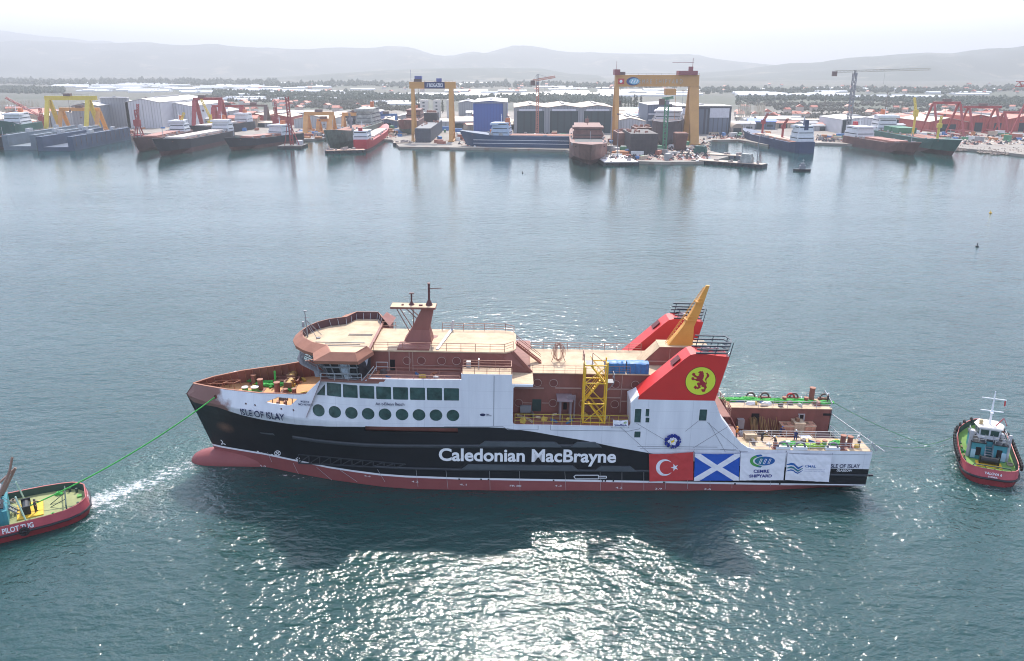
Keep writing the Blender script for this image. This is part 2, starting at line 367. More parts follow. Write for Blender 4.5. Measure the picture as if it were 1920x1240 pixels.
# hull paint: red below the waterline stripe, black, white above a sweeping boundary, primer at the nose
def hull_paint():
    n = NB('hull_paint'); x, y, z = n.X, n.Y, n.Z
    bz = n.curve(x, [(0, 9.7), (1.6, 9.0), (6.1, 9.5), (7.5, 9.2), (10, 8.74), (13.3, 8.54), (16.6, 8.57), (18.7, 8.68), (22.2, 8.96), (27.2, 9.31), (33.7, 9.48), (40.6, 9.6), (45.3, 9.67), (47.5, 9.59), (51.6, 9.11), (54.9, 8.52), (58.9, 7.87), (62.7, 7.05), (67.5, 6.2), (74, 5.0), (80, 4.45), (93, 4.28), (99, 4.27)], 0, 100, 20)
    rust = n.noise(.35, 6); st = n.noise(.5, 5, sc=(1, 1, .12)); fine = n.noise(3, 5)
    redc = n.mix(rust, (.23, .055, .055), (.33, .10, .095)); redc = n.mix(n.math('MULTIPLY', st, .35), redc, (.12, .05, .05))
    blk = n.mix(rust, (.005, .007, .009), (.013, .017, .022))
    # brown rub on the bow
    d = n.math('SQRT', n.math('ADD', n.math('POWER', n.math('SUBTRACT', x, 6.4), 2), n.math('POWER', n.math('MULTIPLY', n.math('SUBTRACT', z, 5.6), 1.5), 2)))
    rub = n.math('MULTIPLY', n.math('SUBTRACT', n.math('SUBTRACT', 2.3, d), n.math('MULTIPLY', fine, 1.2)), .6, True)
    blk = n.mix(rub, blk, (.14, .075, .05))
    wh = n.mix(n.math('MULTIPLY', n.math('SUBTRACT', st, .3), 2.2, True), (.60, .62, .66), (.75, .77, .80))
    # plating seams every few metres, faint
    seam = n.math('LESS_THAN', n.math('PINGPONG', x, 3.05), .03); seamz = n.math('LESS_THAN', n.math('PINGPONG', z, 1.25), .02)
    wh = n.mix(n.math('MULTIPLY', n.math('MAXIMUM', seam, seamz), .4), wh, (.4, .42, .45))
    nose = n.mix(rust, (.17, .085, .072), (.25, .13, .11))
    patchy = n.math('ADD', n.math('MULTIPLY', n.math('SUBTRACT', rust, .5), 7), n.math('MULTIPLY', n.math('SUBTRACT', z, 10.4), -.6))
    isn = n.step(n.math('ADD', 8.3, patchy), x, 1.5)
    wh = n.mix(isn, wh, nose)
    c = n.mix(n.step(z, 1.55, .02), redc, (.72, .73, .75)); c = n.mix(n.step(z, 1.85, .02), c, blk)
    c = n.mix(n.step(z, bz, .03), c, wh)
    n.link(c, n.b.inputs['Base Color']); n.b.inputs['Roughness'].default_value = .5; n.b.inputs['Specular IOR Level'].default_value = .28
    wv = n.noise(.5, 3); bp = n.t.nodes.new('ShaderNodeBump'); bp.inputs['Strength'].default_value = .35; bp.inputs['Distance'].default_value = .08
    n.link(wv, bp.inputs['Height']); n.link(bp.outputs[0], n.b.inputs['Normal']); return n.m
hpaint = hull_paint()

ferry = thing('ferry', 'large black, white and red passenger ferry under tow, with a lion emblem on its funnel', 'ferry', SO)
ferry.matrix_world = SHIP
def hull():
    zs = [-2.5, -1.5, -.8, -.2, .4, 1.0, 1.7, 2.4, 3.2, 4, 5, 6, 7]
    us = [0, .003, .01, .02, .035, .05, .07, .09, .11, .14, .17, .2, .24, .28, .32, .36, .4, .45, .5, .6, .7, .8, .85, .9, .93, .96, 1]
    b = MB(); XE = 98.6
    grid = []
    for u in us:
        col = []
        for z in zs:
            x0 = xs_(z); xe = XE + (z - 7) * .04; x = x0 + (xe - x0) * u
            zz = z
            if x > 83: zz = max(z, -2.5 + 4.0 * ((x - 83) / 15.6) ** 1.2)
            col.append((x, hb(x, zz), zz))
        grid.append(col)
    for sgn in (-1, 1):
        vs = [(x, sgn * y, z) for col in grid for x, y, z in col]; k = len(zs)
        b.add(vs, [(i * k + j, (i + 1) * k + j, (i + 1) * k + j + 1, i * k + j + 1) for i in range(len(us) - 1) for j in range(k - 1)])
    t = grid[-1]; k = len(t)
    b.add([(x, -y, z) for x, y, z in t] + [(x, y, z) for x, y, z in t], [(j, j + 1, j + 1 + k, j + k) for j in range(3, 8)])
    tz = [(98.6, 3.0), (98.64, 7.0)]
    for s0, s1 in ((-9.35, -5.5), (5.3, 9.35)): b.add([(98.45, s0, 3.0), (98.6, s0, 7.0), (98.6, s1, 7.0), (98.45, s1, 3.0)], [(0, 1, 2, 3)])
    # flat of bottom at the stern overhang
    st = [c for c in grid if c[0][0] > 82]
    b.add([(c[0][0], -c[0][1], c[0][2]) for c in st] + [(c[0][0], c[0][1], c[0][2]) for c in st], [(i, i + 1, i + 1 + len(st), i + len(st)) for i in range(len(st) - 1)])
    # bulbous bow
    secs = []
    for x, r in [(0, .12), (.15, .55), (.6, 1.1), (1.4, 1.55), (2.6, 1.85), (4.5, 2.05), (7, 2.15), (10, 2.2), (13, 2.1), (16, 1.6)]:
        cz = -1.0 + .03 * x; secs.append([(x, r * 1.12 * math.cos(a * math.pi / 8), cz + r * math.sin(a * math.pi / 8)) for a in range(16)])
    b.loft(secs)
    return b.build('hull', hpaint, ferry, smooth=True)
hullo = hull()
# rims of the topsides, (x, z)
stem = [(xs_(z) + .02, z) for z in (7, 8, 9, 10, 10.8, 11.5)]
top = [(22.6, 15.9), (20.2, 13.5), (19.2, 13.25), (13.1, 12.6), (7.6, 12.3), (3.9, 12.0), (1.75, 11.65)]
sternc = [(82.3, 7.02), (81.2, 7.3), (80.3, 7.9), (79.4, 8.85), (78.6, 9.6), (77.84, 10.45), (77.2, 11.6), (76.05, 14.2)]
outer = [(stem[0][0], 7.0)] + [(82.3, 7.0)] + sternc[1:] + [(65.5, 14.3), (64.65, 13.7), (64.85, 10.6), (64.7, 10.25), (64.4, 10.12), (49.1, 10.12), (48.8, 10.22), (48.7, 10.5),
         (48.7, 15.5), (48.9, 15.75), (51.35, 15.75), (51.35, 16.1), (48.5, 16.1), (48.5, 17.45), (41.67, 17.45), (41.67, 16.62), (29.1, 16.45), (28.55, 16.0)] + top + stem[::-1][0:5]
moor = [HP(497, 755), HP(544, 761.5), HP(557.5, 748.5), HP(520.5, 745)]
holes = [moor] + [circ(*HP(px, py), .16, 10) for px, py in ((461, 757.5), (478, 760.3), (527.5, 767.5), (550, 769.5))]
holes += [rrect(28.4, 41.2, 8.72, 9.48, .1)]
fair = HP(404.5, 744.5); holes.append(circ(*fair, .3, 12))
WINX = [23.2 + i * 2.30 for i in range(8)]
for x in WINX: holes.append(rrect(x, x + 2.06, 13.5, 15.36, .12))
holes.append([(21.65, 13.46), (22.92, 13.48), (22.95, 15.1)])
PORTX = [21.95 + i * 2.32 for i in range(9)]
for x in PORTX: holes.append(circ(x, 11.32, .88, 24))
def wp(x0, y0, x1, y1): a = HP(x0, y1); b = HP(x1, y0); return rrect(a[0], b[0], a[1], b[1], .08, 2)
AFTW = [wp(1189, 767, 1203, 793), wp(1210, 767, 1218, 781.5), wp(1210, 783.5, 1218, 793), wp(1189, 809.5, 1201.5, 821), wp(1310, 768, 1326.5, 789.5)]
holes += AFTW
plate('port_topside', outer, hpaint, ferry, holes, thick=.22, step=1.0, zcut=(8.5, 10, 11.2, 12.4))
plate('starboard_topside', outer, [hpaint], ferry, [moor], thick=.22, side=1, zcut=(8.5, 10, 11.2, 12.4))
# inner faces of bulwark and stern wall are maroon primer
bulw = [(x, z - .02) for x, z in top[1:]] + [(2.3, 10.15), (20.2, 10.15)]
for sgn, hl in ((-1, [moor]), (1, [])): plate('bulwark_lining', bulw, maroon, ferry, hl, off=-.26, thick=0, side=sgn, zcut=(11, 12))
stern_in = [(77.0, 11.4), (77.9, 10.2), (79.5, 8.6), (80.4, 7.7), (81.2, 7.2), (82.3, 6.98), (76, 6.98)]
plate('stern_wing_lining', stern_in, maroon, ferry, off=-.26, thick=0, side=1)
for x in WINX:
    f = plate('window', rrect(x - .02, x + 2.08, 13.48, 15.38, .12), glass, ferry, off=-.13, thick=0)
plate('window', [(21.6, 13.44), (22.95, 13.46), (22.97, 15.15)], glass, ferry, off=-.13, thick=0)
for x in PORTX: plate('porthole', circ(x, 11.32, .9, 24), glass, ferry, off=-.12, thick=0)
for L in AFTW: plate('window', L, glass, ferry, off=-.14, thick=0)
inner = rrect(28.2, 41.4, 8.5, 9.6, .1); plate('side_gallery', inner, [maroon], ferry, off=-.9, thick=0)
# window surround trim: thin proud frames on the aft windows
for L in AFTW[:2] + AFTW[4:]:
    cx = sum(p[0] for p in L) / len(L); cz = sum(p[1] for p in L) / len(L)
    plate('window_frame', [(cx + (u - cx) * 1.12 + (.03 if u > cx else -.03), cz + (v - cz) * 1.08) for u, v in L], white, ferry, [L], off=.03, thick=.05)

# decks
def deck(name, pts, z, m, t=.15, parent=ferry):
    b = MB(); b.prism(pts, z - t, z, 'z'); return b.build(name, m, parent)
fd = [(x, -hb(x, 10.3) + .2) for x in (2.2, 4, 6, 9, 12, 16, 20.3)]
fored = fd + [(x, -y) for x, y in fd[::-1]]
foredeck_m = mat('foredeck_primer', (.56, .30, .13), .8, var=.18, scale=.5)
deck('foredeck', fored, 10.15, foredeck_m)
deck('boat_deck', [(48.4, -9.1), (66, -9.1), (66, 9.1), (48.4, 9.1)], 10.12, maroon)
# deck at bridge level
deck('bridge_deck', [(22.5, -8.7), (28.8, -9.15), (51.3, -9.15), (51.3, 9.15), (28.8, 9.15), (22.5, 8.7)], 16.05, mat('maroon_deck', (.25, .12, .095), .75, var=.2, scale=.8), .3)
MAR_DECK = MATS['maroon_deck']
b = MB(); b.add([(20.1, -8.4, 10.15), (20.1, 8.4, 10.15), (22.6, 8.7, 16.0), (22.6, -8.7, 16.0)], [(0, 1, 2, 3)]); b.box(48.2, 48.6, -9.1, 9.1, 10.12, 15.9)
for y in (-6, -3, 0, 3, 6): b.bar((20.0, y, 10.2), (22.5, y, 15.9), .12, .25)
b.build('front_bulkhead', maroon, ferry)
# ---- forward upper deckhouse
def walls(b, pts, z0, z1, m=0):
    n = len(pts); b.add([(x, y, z0) for x, y in pts] + [(x, y, z1) for x, y in pts], [(i, (i + 1) % n, (i + 1) % n + n, i + n) for i in range(n)], m)
b = MB(); up = [(28.3, -5), (47.4, -5), (48.7, -3.6), (48.7, 3.2), (47.4, 4.4), (28.3, 4.4)]
walls(b, up, 16.05, 19.0); b.build('upper_deckhouse', maroon, ferry)
b = MB(); b.prism([(28.6, -5.15), (47.6, -5.15), (48.6, -4.3), (49.0, -3.4), (49.0, 3.0), (48.6, 4.0), (47.6, 4.6), (28.6, 4.6)], 18.95, 19.12, 'z')
b.build('upper_roof', tan, ferry)
b = MB()
for px, py in ((763, 676.5), (790, 676.5), (828, 677), (856, 677)):
    x, z = S(px, py, -5); pr = MB(); pr.ring((x, -5.04, z), .56, .05, 'y'); pr.build('porthole_ring', mat('scribed_primer', (.36, .24, .20), .6), ferry)
    plate('porthole', circ(x, z, .5, 16), mat('primer_blank', (.17, .055, .045), .6), ferry, surf=lambda x, z: 5.02, thick=0, step=0)
SCR = MATS['scribed_primer']
def wallplate(name, px, py, px1, py1, y, m, off=.03):
    a = S(px, py1, y); c = S(px1, py, y); o = MB().box(a[0], c[0], y - off, y + .02, a[1], c[1]); return o.build(name, m, ferry)
wallplate('doorway', 730, 674.5, 740.5, 696, -5, dark)
b = MB()
for z in (16.9, 16.35): b.box(34.5, 47.3, -5.05, -4.99, z, z + .06)
for x in (34.1, 34.6): b.box(x, x + .09, -5.06, -4.99, 16.05, 19)
b.box(31.3, 31.45, -5.1, -5, 16.05, 18.9); b.build('wall_stiffener', SCR, ferry)
# slanting screen at the aft end of the upper deckhouse
b = MB(); b.add([(46.0, -5.05, 18.9), (48.3, -4.6, 18.9), (51.1, -4.9, 16.06), (48.2, -5.05, 16.06)], [(0, 1, 2, 3)]); b.add([(48.35, -4.55, 18.95), (48.75, -4.55, 18.95), (51.3, -4.8, 16.06), (50.6, -4.8, 16.06)], [(0, 1, 2, 3)])
b.bar((48.5, -4.6, 19), (51.2, -4.9, 16.1), .25, .5); b.build('slanting_screen', maroon, ferry)
# raised locker block on the port side
b = MB(); b.box(41.67, 48.5, -9.12, -6.9, 16.05, 17.38); b.build('raised_block', maroon, ferry)
deck('raised_block_top', [(41.72, -9.3), (48.45, -9.3), (48.45, -6.9), (41.72, -6.9)], 17.46, tan, .1)
b = MB(); b.rail([(41.8, -9.2, 17.46), (48.4, -9.2, 17.46), (48.4, -7.0, 17.46)], sp=1.6); b.rail([(41.8, -7.0, 17.46), (48.4, -7.0, 17.46)], sp=2.4); b.build('railing', mat('railing_primer', (.34, .17, .12), .6), ferry)
RP = MATS['railing_primer']
b = MB(); b.box(42.2, 42.8, -6.8, -6.1, 16.05, 18.2); b.box(43.8, 44.0, -6.8, -6.2, 16.05, 18.6); b.box(42.8, 43.8, -6.5, -6.4, 17.1, 17.2); b.build('locker', steel, ferry)
# edge strip and rail on the bridge deck
b = MB(); b.rail([(29.0, -9.0, 16.1), (41.4, -9.0, 16.1)], h=.9, n=2, sp=2.2); b.rail([(29.5, -6.3, 16.1), (41.4, -6.3, 16.1)], h=.9, n=2, sp=3); b.build('railing', RP, ferry)
b = MB(); b.box(28.9, 41.5, -9.2, -8.5, 16.05, 16.4); b.build('waterway_strip', maroon, ferry)
# ---- wheelhouse
rim = [(18.2, 0), (18.5, -1.8), (19.4, -3.8), (20.8, -5.4), (23.1, -6.6), (24.2, -9.4), (27.55, -9.4), (28.6, -6.6)]
lip = [(17.1, 0), (17.3, -2.2), (18.2, -4.4), (19.8, -6.3), (21.4, -7.4), (22.2, -10.4), (28.0, -10.4), (29.4, -6.3)]
mid = [(18.1, 0), (18.4, -1.9), (19.3, -3.9), (20.7, -5.6), (22.6, -6.9), (22.9, -9.7), (27.7, -9.7), (28.7, -6.2)]
low = [(20.6, 0), (20.8, -2.2), (21.5, -4.1), (22.3, -5.5), (23.4, -6.4), (23.6, -8.3), (27.6, -8.6), (28.7, -6.2)]
def full(p): return p + [(x, -y) for x, y in p[::-1] if y != 0]
def open_ring(b, pa, za, pb, zb, m=0):
    A, B = full(pa), full(pb); A = A[len(pa):] + A[:len(pa)]; B = B[len(pb):] + B[:len(pb)]
    # from starboard aft end round the front to port aft end
    A = sorted(range(len(A)), key=lambda i: 0) and A; n = len(A)
    b.add([(x, y, za) for x, y in A] + [(x, y, zb) for x, y in B], [(i, i + 1, i + 1 + n, i + n) for i in range(n - 1)], m)
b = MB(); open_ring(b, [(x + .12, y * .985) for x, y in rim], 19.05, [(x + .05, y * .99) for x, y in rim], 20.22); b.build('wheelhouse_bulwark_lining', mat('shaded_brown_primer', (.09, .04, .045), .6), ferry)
b = MB(); open_ring(b, rim, 20.25, lip, 19.35); open_ring(b, lip, 19.35, [(x + .1, y * .985) for x, y in lip], 18.85); open_ring(b, [(x + .1, y * .985) for x, y in lip], 18.85, [(x + .3, y * .96) for x, y in mid], 18.82)
open_ring(b, rim, 20.25, [(x + .12, y * .985) for x, y in rim], 20.25)
b.build('wheelhouse_brim', orange_primer, ferry)
deck('wheelhouse_roof', full([(x + .05, y * .99) for x, y in rim]), 19.1, tan, .25)
b = MB(); rr = full(rim)
A = rr[len(rim):] + rr[:len(rim)]
for p, q in zip(A, A[1:]):
    d = math.dist(p, q); c = max(1, int(d / 1.1))
    for i in range(c):
        x = p[0] + (q[0] - p[0]) * i / c; y = p[1] + (q[1] - p[1]) * i / c; cx, cy = 25.5, 0; L = math.hypot(x - cx, y - cy); ix, iy = x + (cx - x) / L * .65, y + (cy - y) / L * .65
        b.bar((x, y, 20.2), (ix, iy, 19.12), .05)
b.build('bulwark_stay', steel, ferry)
b = MB(); b.bar((28.75, -6.3, 19.3), (28.75, 9.3, 19.3), .35, .45); b.add([(28.6, 6.6, 20.25), (28.9, 9.4, 20.25), (30.3, 9.6, 19.3), (30.0, 5.0, 19.3)], [(0, 1, 2, 3)]); b.box(28.5, 29.9, 5.2, 9.3, 16.1, 19.1); b.build('roof_beam', maroon, ferry)
b = MB()
for x0, x1, y in ((20.5, 27.5, -2.2), (22, 27, -2.9), (21.5, 28, -3.6), (24.5, 28, 1.6), (24.5, 28, 1.1)):
    b.bar((x0, y, 19.16), (x1, y, 19.16), .07)
b.box(20.2, 20.8, -.6, -.25, 19.1, 19.25); b.build('roof_pipe', grey, ferry)
b = MB(); open_ring(b, [(x + .25, y * .97) for x, y in mid], 18.85, [(x + .2, y * .97) for x, y in low], 16.05); b.build('wheelhouse_wall', mat('bridge_opening', (.035, .038, .042), .5, var=.6, scale=1), ferry)
b = MB(); MM = full(mid); LL = full(low); MM = MM[len(mid):] + MM[:len(mid)]; LL = LL[len(low):] + LL[:len(low)]
for (m0, l0), (m1, l1) in zip(zip(MM, LL), zip(MM[1:], LL[1:])):
    c = max(1, int(math.dist(m0, m1) / 1.0))
    for i in range(c + 1):
        t = i / c; P = lambda a, c2, z: Vector((a[0] + (c2[0] - a[0]) * t, a[1] + (c2[1] - a[1]) * t, z))
        b.bar(P(m0, m1, 18.85), P(l0, l1, 16.05), .13)
    for k in (0, .3, .72):
        L = lambda a, c2: Vector((c2[0] + (a[0] - c2[0]) * k, c2[1] + (a[1] - c2[1]) * k, 16.1 + 2.75 * k))
        b.bar(L(m0, l0), L(m1, l1), .12, .18)
b.build('wheelhouse_frame', grey, ferry)
# curved catwalk below the wheelhouse windows
cw = [(28.4, -8.9), (22.4, -8.9), (21.6, -6.6), (20.6, -5.6), (19.2, -4.2), (18.2, -2.2), (17.9, 0), (18.2, 2.2), (19.2, 4.2), (20.6, 5.6), (21.6, 6.6), (22.4, 8.9)]
b = MB()
for p, q in zip(cw[1:], cw[2:]): b.bar((*p, 16.55), (*q, 16.55), .9, .08)
b.rail([(x, y, 16.6) for x, y in cw[1:]], h=1.05, sp=1.3, n=3, r=.03)
for x, y in cw[2:-1]: b.bar((x, y, 16.5), (x + 2.6, y * .86, 15.2), .1); b.bar((x + .4, y * .95, 17.5), (x + 1.6, y * .9, 18.7), .08)
b.build('catwalk', grey, ferry)
b = MB(); b.rail([(22.7, -9.1, 16.1), (28.2, -9.1, 16.1)], h=1.0, n=2, sp=1.8); b.bar((28.2, -9.1, 16.1), (29.8, -8.6, 18.0), .08); b.bar((28.9, -9.1, 16.1), (30.2, -8.6, 18.0), .08); b.rail([(29.8, -6.6, 16.6), (31.4, -6.6, 16.6)], h=1.3, n=2); b.build('railing', steel, ferry)
# foremast at the front of the wheelhouse
b = MB(); x, y = Z(577, 632, 19.1); b.tube([(x, y, 19.1), (x - .2, y, 23.0)], .11, 6, r2=.07); b.tube([(x, y, 21.6), (x + 1.6, y - 1, 19.2)], .05, 4); b.tube([(x, y, 21.6), (x + 1.8, y + .8, 19.2)], .05, 4); b.box(x - .4, x + .4, y - .1, y + .1, 22.0, 22.1); b.box(x - .35, x + .1, y - .15, y + .15, 22.95, 23.1); b.box(x - .7, x - .4, y - .2, y + .2, 20.6, 21.4)
b.build('jackstaff', grey, ferry)
# radar mast on the upper roof
b = MB()
b.loft([[(32.9, -1.9, 19.1), (37.0, -1.9, 19.1), (37.0, 1.3, 19.1), (32.9, 1.3, 19.1)], [(34.0, -1.2, 20.9), (36.6, -1.2, 20.9), (36.6, .8, 20.9), (34.0, .8, 20.9)], [(35.6, -.9, 24.0), (37.2, -.9, 24.0), (37.2, .6, 24.0), (35.6, .6, 24.0)]])
b.loft([[(32.6, -2.3, 18.7), (37.2, -2.3, 18.7), (37.6, 1.5, 19.2), (33, 1.5, 19.2)], [(33.0, -1.9, 19.15), (36.9, -1.9, 19.15), (37, 1.3, 19.3), (33, 1.3, 19.3)]])
b.box(32.5, 36.9, -4.95, -1.9, 19.12, 19.35); b.build('radar_mast', maroon, ferry)
b = MB(); b.box(31.1, 37.5, -1.25, 1.05, 23.95, 24.2); b.bar((31.9, -.8, 24), (33.9, -.8, 20.2), .1); b.bar((31.9, .7, 24), (34.2, .7, 20.2), .1); b.bar((33.2, -.8, 24), (35.1, -.8, 22.2), .1); b.bar((33.2, .7, 24), (35.1, .7, 22.2), .1); b.bar((34.2, 0, 24), (34.2, 0, 21), .12)
b.build('mast_platform', maroon, ferry)
b = MB(); b.box(31.15, 37.45, -1.2, 1.0, 24.2, 24.24); b.build('platform_top', tan, ferry)
b = MB(); b.tube([(36.5, 0, 24.2), (36.5, 0, 25.1)], .55, 8, r2=.16); b.tube([(36.5, 0, 25.0), (36.5, 0, 27.4)], .16, 8); b.box(36.3, 36.7, -.3, .3, 27.4, 27.5); b.bar((36.5, 0, 26.7), (38.3, 0, 26.7), .1)
b.tube([(34.0, 0, 24.2), (34.0, 0, 24.8)], .45, 8, r2=.12); b.tube([(34.0, 0, 24.7), (34.0, 0, 25.9)], .12, 8); b.box(33.7, 34.4, -.2, .2, 25.9, 26.0); b.box(35.1, 35.6, -.5, -.1, 24.24, 24.4); b.box(32.6, 32.9, -.4, .0, 24.24, 24.4)
b.build('mast_pole', mat('dark_primer', (.10, .035, .035), .6), ferry)
b = MB(); b.rail([(29.2, -4.9, 19.12), (37.3, -4.9, 19.12), (47.4, -4.9, 19.12), (48.6, -3.6, 19.12)], sp=1.9, n=3); b.rail([(38, 4.4, 19.12), (47.4, 4.4, 19.12), (48.7, 3.4, 19.12)], sp=1.7, n=3); b.rail([(29, 4.4, 19.12), (31, 4.4, 19.12)], sp=2, n=2); b.build('railing', RP, ferry)
b = MB(); b.bar((38.0, -4.6, 19.2), (39.4, 4.2, 19.3), .4, .1); b.bar((39.4, 4.2, 19.3), (39.6, 4.4, 20.6), .3); b.build('roof_ladder', steel, ferry)
# ---- aft deckhouse
b = MB(); walls(b, [(50.9, -5), (76.5, -5), (76.5, 5), (50.9, 5)], 10.12, 16.08); b.build('aft_deckhouse', maroon, ferry)
b = MB(); walls(b, [(48.5, -5), (51, -5), (51, 5), (48.5, 5)], 10.12, 16.05); b.build('link_wall', maroon, ferry)
b = MB(); b.prism([(51.1, -5.2), (77, -5.2), (77, 4.9), (51.1, 4.9)], 16.08, 16.2, 'z'); b.build('aft_roof', tan, ferry)
deck('deck_shelf', [(48.5, -9.2), (51.4, -9.2), (51.4, -5.2), (48.5, -5.0)], 16.14, tan, .06)
blank = MATS['primer_blank']
for px, py in ((972.5, 755.5), (1036.6, 755.9), (1093, 757), (1152.5, 758), (1007.7, 718), (1037.9, 718.5), (1154.6, 721), (1191, 721.6), (1213, 722.4)):
    x, z = S(px, py, -5); MB().ring((x, -5.05, z), .56, .05, 'y').build('porthole_ring', SCR, ferry)
    plate('porthole', circ(x, z, .5, 16), blank, ferry, surf=lambda x, z: 5.02, thick=0, step=0)
wallplate('doorway', 997.6, 749, 1015, 771, -5, mat('green_door', (.03, .055, .05), .4)); wallplate('doorway', 1056, 755, 1063, 768, -5, dark)
wallplate('duct', 975, 759.5, 996, 771.5, -5, grey, .5)
b = MB()
for a, c, e, g in ((960, 727, 1020, 728), (1041, 727.3, 1090, 728.6), (1137, 729.5, 1197, 730.6), (980, 755, 997, 756), (1016, 755.3, 1030, 756.3), (1135, 745, 1163, 746.6), (1165, 752, 1197, 753.5), (1049, 701, 1050.5, 737), (1163, 702, 1166.5, 774), (1135, 731, 1137, 772)):
    A = S(a, g, -5); B = S(e, c, -5); b.box(A[0], B[0], -5.07, -4.99, A[1], B[1])
b.build('wall_stiffener', SCR, ferry)
# shelter frame
b = MB(); x0, x1 = Z(1044.6, 752, 13.0)[0], Z(1074, 752, 13.0)[0]
b.box(x0, x1, -7.9, -5.1, 13.0, 13.1)
for x in (x0 + .5, x1 - .25): b.bar((x, -7.6, 10.12), (x, -7.6, 13), .22); b.bar((x, -5.5, 10.12), (x, -5.5, 13), .22)
b.bar((x1 + .3, -7, 10.12), (x1 + .3, -7, 13.3), .2); b.bar((x1 - .8, -7, 13.3), (x1 + .4, -7, 13.3), .12, .8); b.build('shelter_frame', mat('mauve_grey_primer', (.22, .17, .18), .6), ferry)
# stairs from upper roof down to the aft roof
b = MB(); A = Vector((49.0, -.5, 19.1)); B = Vector((52.6, -.5, 16.25))
for y in (-.9, 0): b.bar(A + Vector((0, y, 0)), B + Vector((0, y, 0)), .1, .3)
for i in range(13): p = A.lerp(B, i / 12); b.box(p.x - .14, p.x + .14, p.y - .9, p.y, p.z - .03, p.z + .03)
for y in (-.9, 0): b.bar(A + Vector((0, y, 1)), B + Vector((0, y, 1)), .06)
b.build('stair', mat('stair_primer', (.30, .11, .07), .6), ferry)
b = MB(); b.rail([(51.3, -5.1, 16.2), (65, -5.1, 16.2)], sp=1.5, n=3, r=.022); b.rail([(51.3, 4.8, 16.2), (68, 4.8, 16.2)], sp=1.9, n=3); b.build('railing', RP, ferry)
# ---- funnels
fo = [(65.6, 14.2), (65.75, 14.75), (71.4, 20.1), (72.2, 20.75), (73.1, 20.95), (77.4, 20.5), (76.05, 14.2)]
def funnel(sgn, dec):
    y0, y1 = sgn * 9.36, sgn * 6.2
    b = MB(); b.prism(fo, min(y0, y1), max(y0, y1), 'y'); return b.build('funnel', [red], ferry)
fp = funnel(-1, 1); fs_ = funnel(1, 0)
for sgn in (-1, 1):
    fp_ = fp if sgn < 0 else fs_
    b = MB()
    for k, z in enumerate((21.0, 21.5, 22.0, 22.5)):
        d = .1 * k; yo, yi = sgn * 9.3, sgn * 6.4; x0, x1 = 72.9 + .12 * k, 77.0 + .12 * k
        b.bar((x0, yo, z), (x1, yo, z), .3, .17); b.bar((x0, yi, z), (x1, yi, z), .3, .14); b.bar((x1, yo, z), (x1 + .4, (yo + yi) / 2, z), .3, .07); b.bar((x1 + .4, (yo + yi) / 2, z), (x1, yi, z), .3, .07)
    for x in (73.4, 75.4, 77.4):
        for y in (9.25, 6.45): b.bar((x, sgn * y, 20.5), (x + .35, sgn * y, 22.45), .09)
    b.build('louvre', mat('blue_black_paint', (.02, .035, .05), .4), fp_)
    b = MB(); b.tube([(74.3, sgn * 7.8, 20.5), (74.5, sgn * 7.8, 21.5)], .55, 10); b.tube([(75.8, sgn * 7.6, 20.5), (76, sgn * 7.6, 21.3)], .35, 8); b.build('exhaust_pipe', mat('wrapped_pipe', (.45, .40, .42), .7, var=.3), fp_)
    b = MB(); b.bar((70.0, sgn * 8.0, 18.98), (71.0, sgn * 8.0, 19.95), 1.5, .12); b.build('louvre_hatch', mat('dark_red', (.12, .015, .02), .6), fp_)
for px, py in ((1234, 679), (1252, 676)):
    x, z = S(px, py, 6.15); MB().box(x - .7, x + .5, 6.1, 6.2, z - .6, z + .6).build('window', glass, fs_)
# white shoulder under the port funnel's slanting face, and casing below
b = MB(); b.prism([(64.7, 13.7), (65.6, 14.18), (76, 14.18), (77.2, 11.6), (79.3, 9), (79.3, 7.2), (64.9, 10.2)], -9.1, -5.3, 'y'); b.prism([(64.7, 13.7), (65.6, 14.18), (76, 14.18), (77.2, 11.6), (79.3, 9), (79.3, 7.2), (64.9, 10.2)], 5.3, 9.1, 'y'); b.build('funnel_casing', [white], ferry)
MB().prism([(64.72, 13.75), (65.62, 14.75), (66.2, 14.75), (65.2, 13.4)], -9.33, -6.3, 'y').build('funnel_shoulder', white, ferry)
# emblem: yellow-green disc with a rampant lion in the funnel red
LION = [(590,270),(620,258),(650,235),(690,222),(735,238),(762,210),(785,250),(815,300),(812,350),(828,410),(815,440),(815,470),(795,490),(800,530),(768,530),(790,590),(830,640),(880,665),(905,700),(920,705),(915,660),(885,610),(866,560),(878,500),(920,450),(935,400),(930,350),(905,310),(885,280),(930,305),(965,280),(975,320),(1020,360),(1035,400),(1020,440),(975,480),(935,520),(915,570),(915,620),(940,670),(945,700),(925,740),(895,735),(900,780),(925,835),(945,850),(915,880),(895,910),(875,970),(870,1010),(845,1020),(825,1040),(790,1025),(750,1025),(745,1000),(725,985),(735,965),(705,940),(750,925),(790,930),(825,915),(835,885),(830,860),(780,840),(725,825),(730,775),(705,770),(680,800),(690,840),(700,870),(660,880),(625,905),(585,920),(560,935),(540,900),(500,930),(470,925),(465,895),(440,890),(445,865),(410,855),(450,830),(455,795),(500,785),(530,800),(540,835),(580,850),(600,825),(595,795),(560,750),(550,710),(570,680),(600,665),(640,668),(665,660),(640,625),(590,615),(530,605),(480,575),(430,570),(390,585),(375,570),(340,555),(350,530),(325,510),(365,495),(335,460),(380,465),(410,455),(430,480),(450,515),(500,530),(540,520),(540,480),(500,470),(455,450),(430,420),(380,390),(355,385),(375,365),(340,350),(385,335),(360,300),(405,310),(425,280),(445,310),(485,295),(480,340),(490,375),(530,400),(555,425),(610,405),(650,375),(610,360),(655,340),(640,300),(600,285)]
def lpx(u, v): return S(1280 + u / 20.67, 685 + v / 20.67, -9.36)
ex_, ez_ = lpx(692, 615); er = (lpx(1270, 615)[0] - lpx(120, 615)[0]) / 2
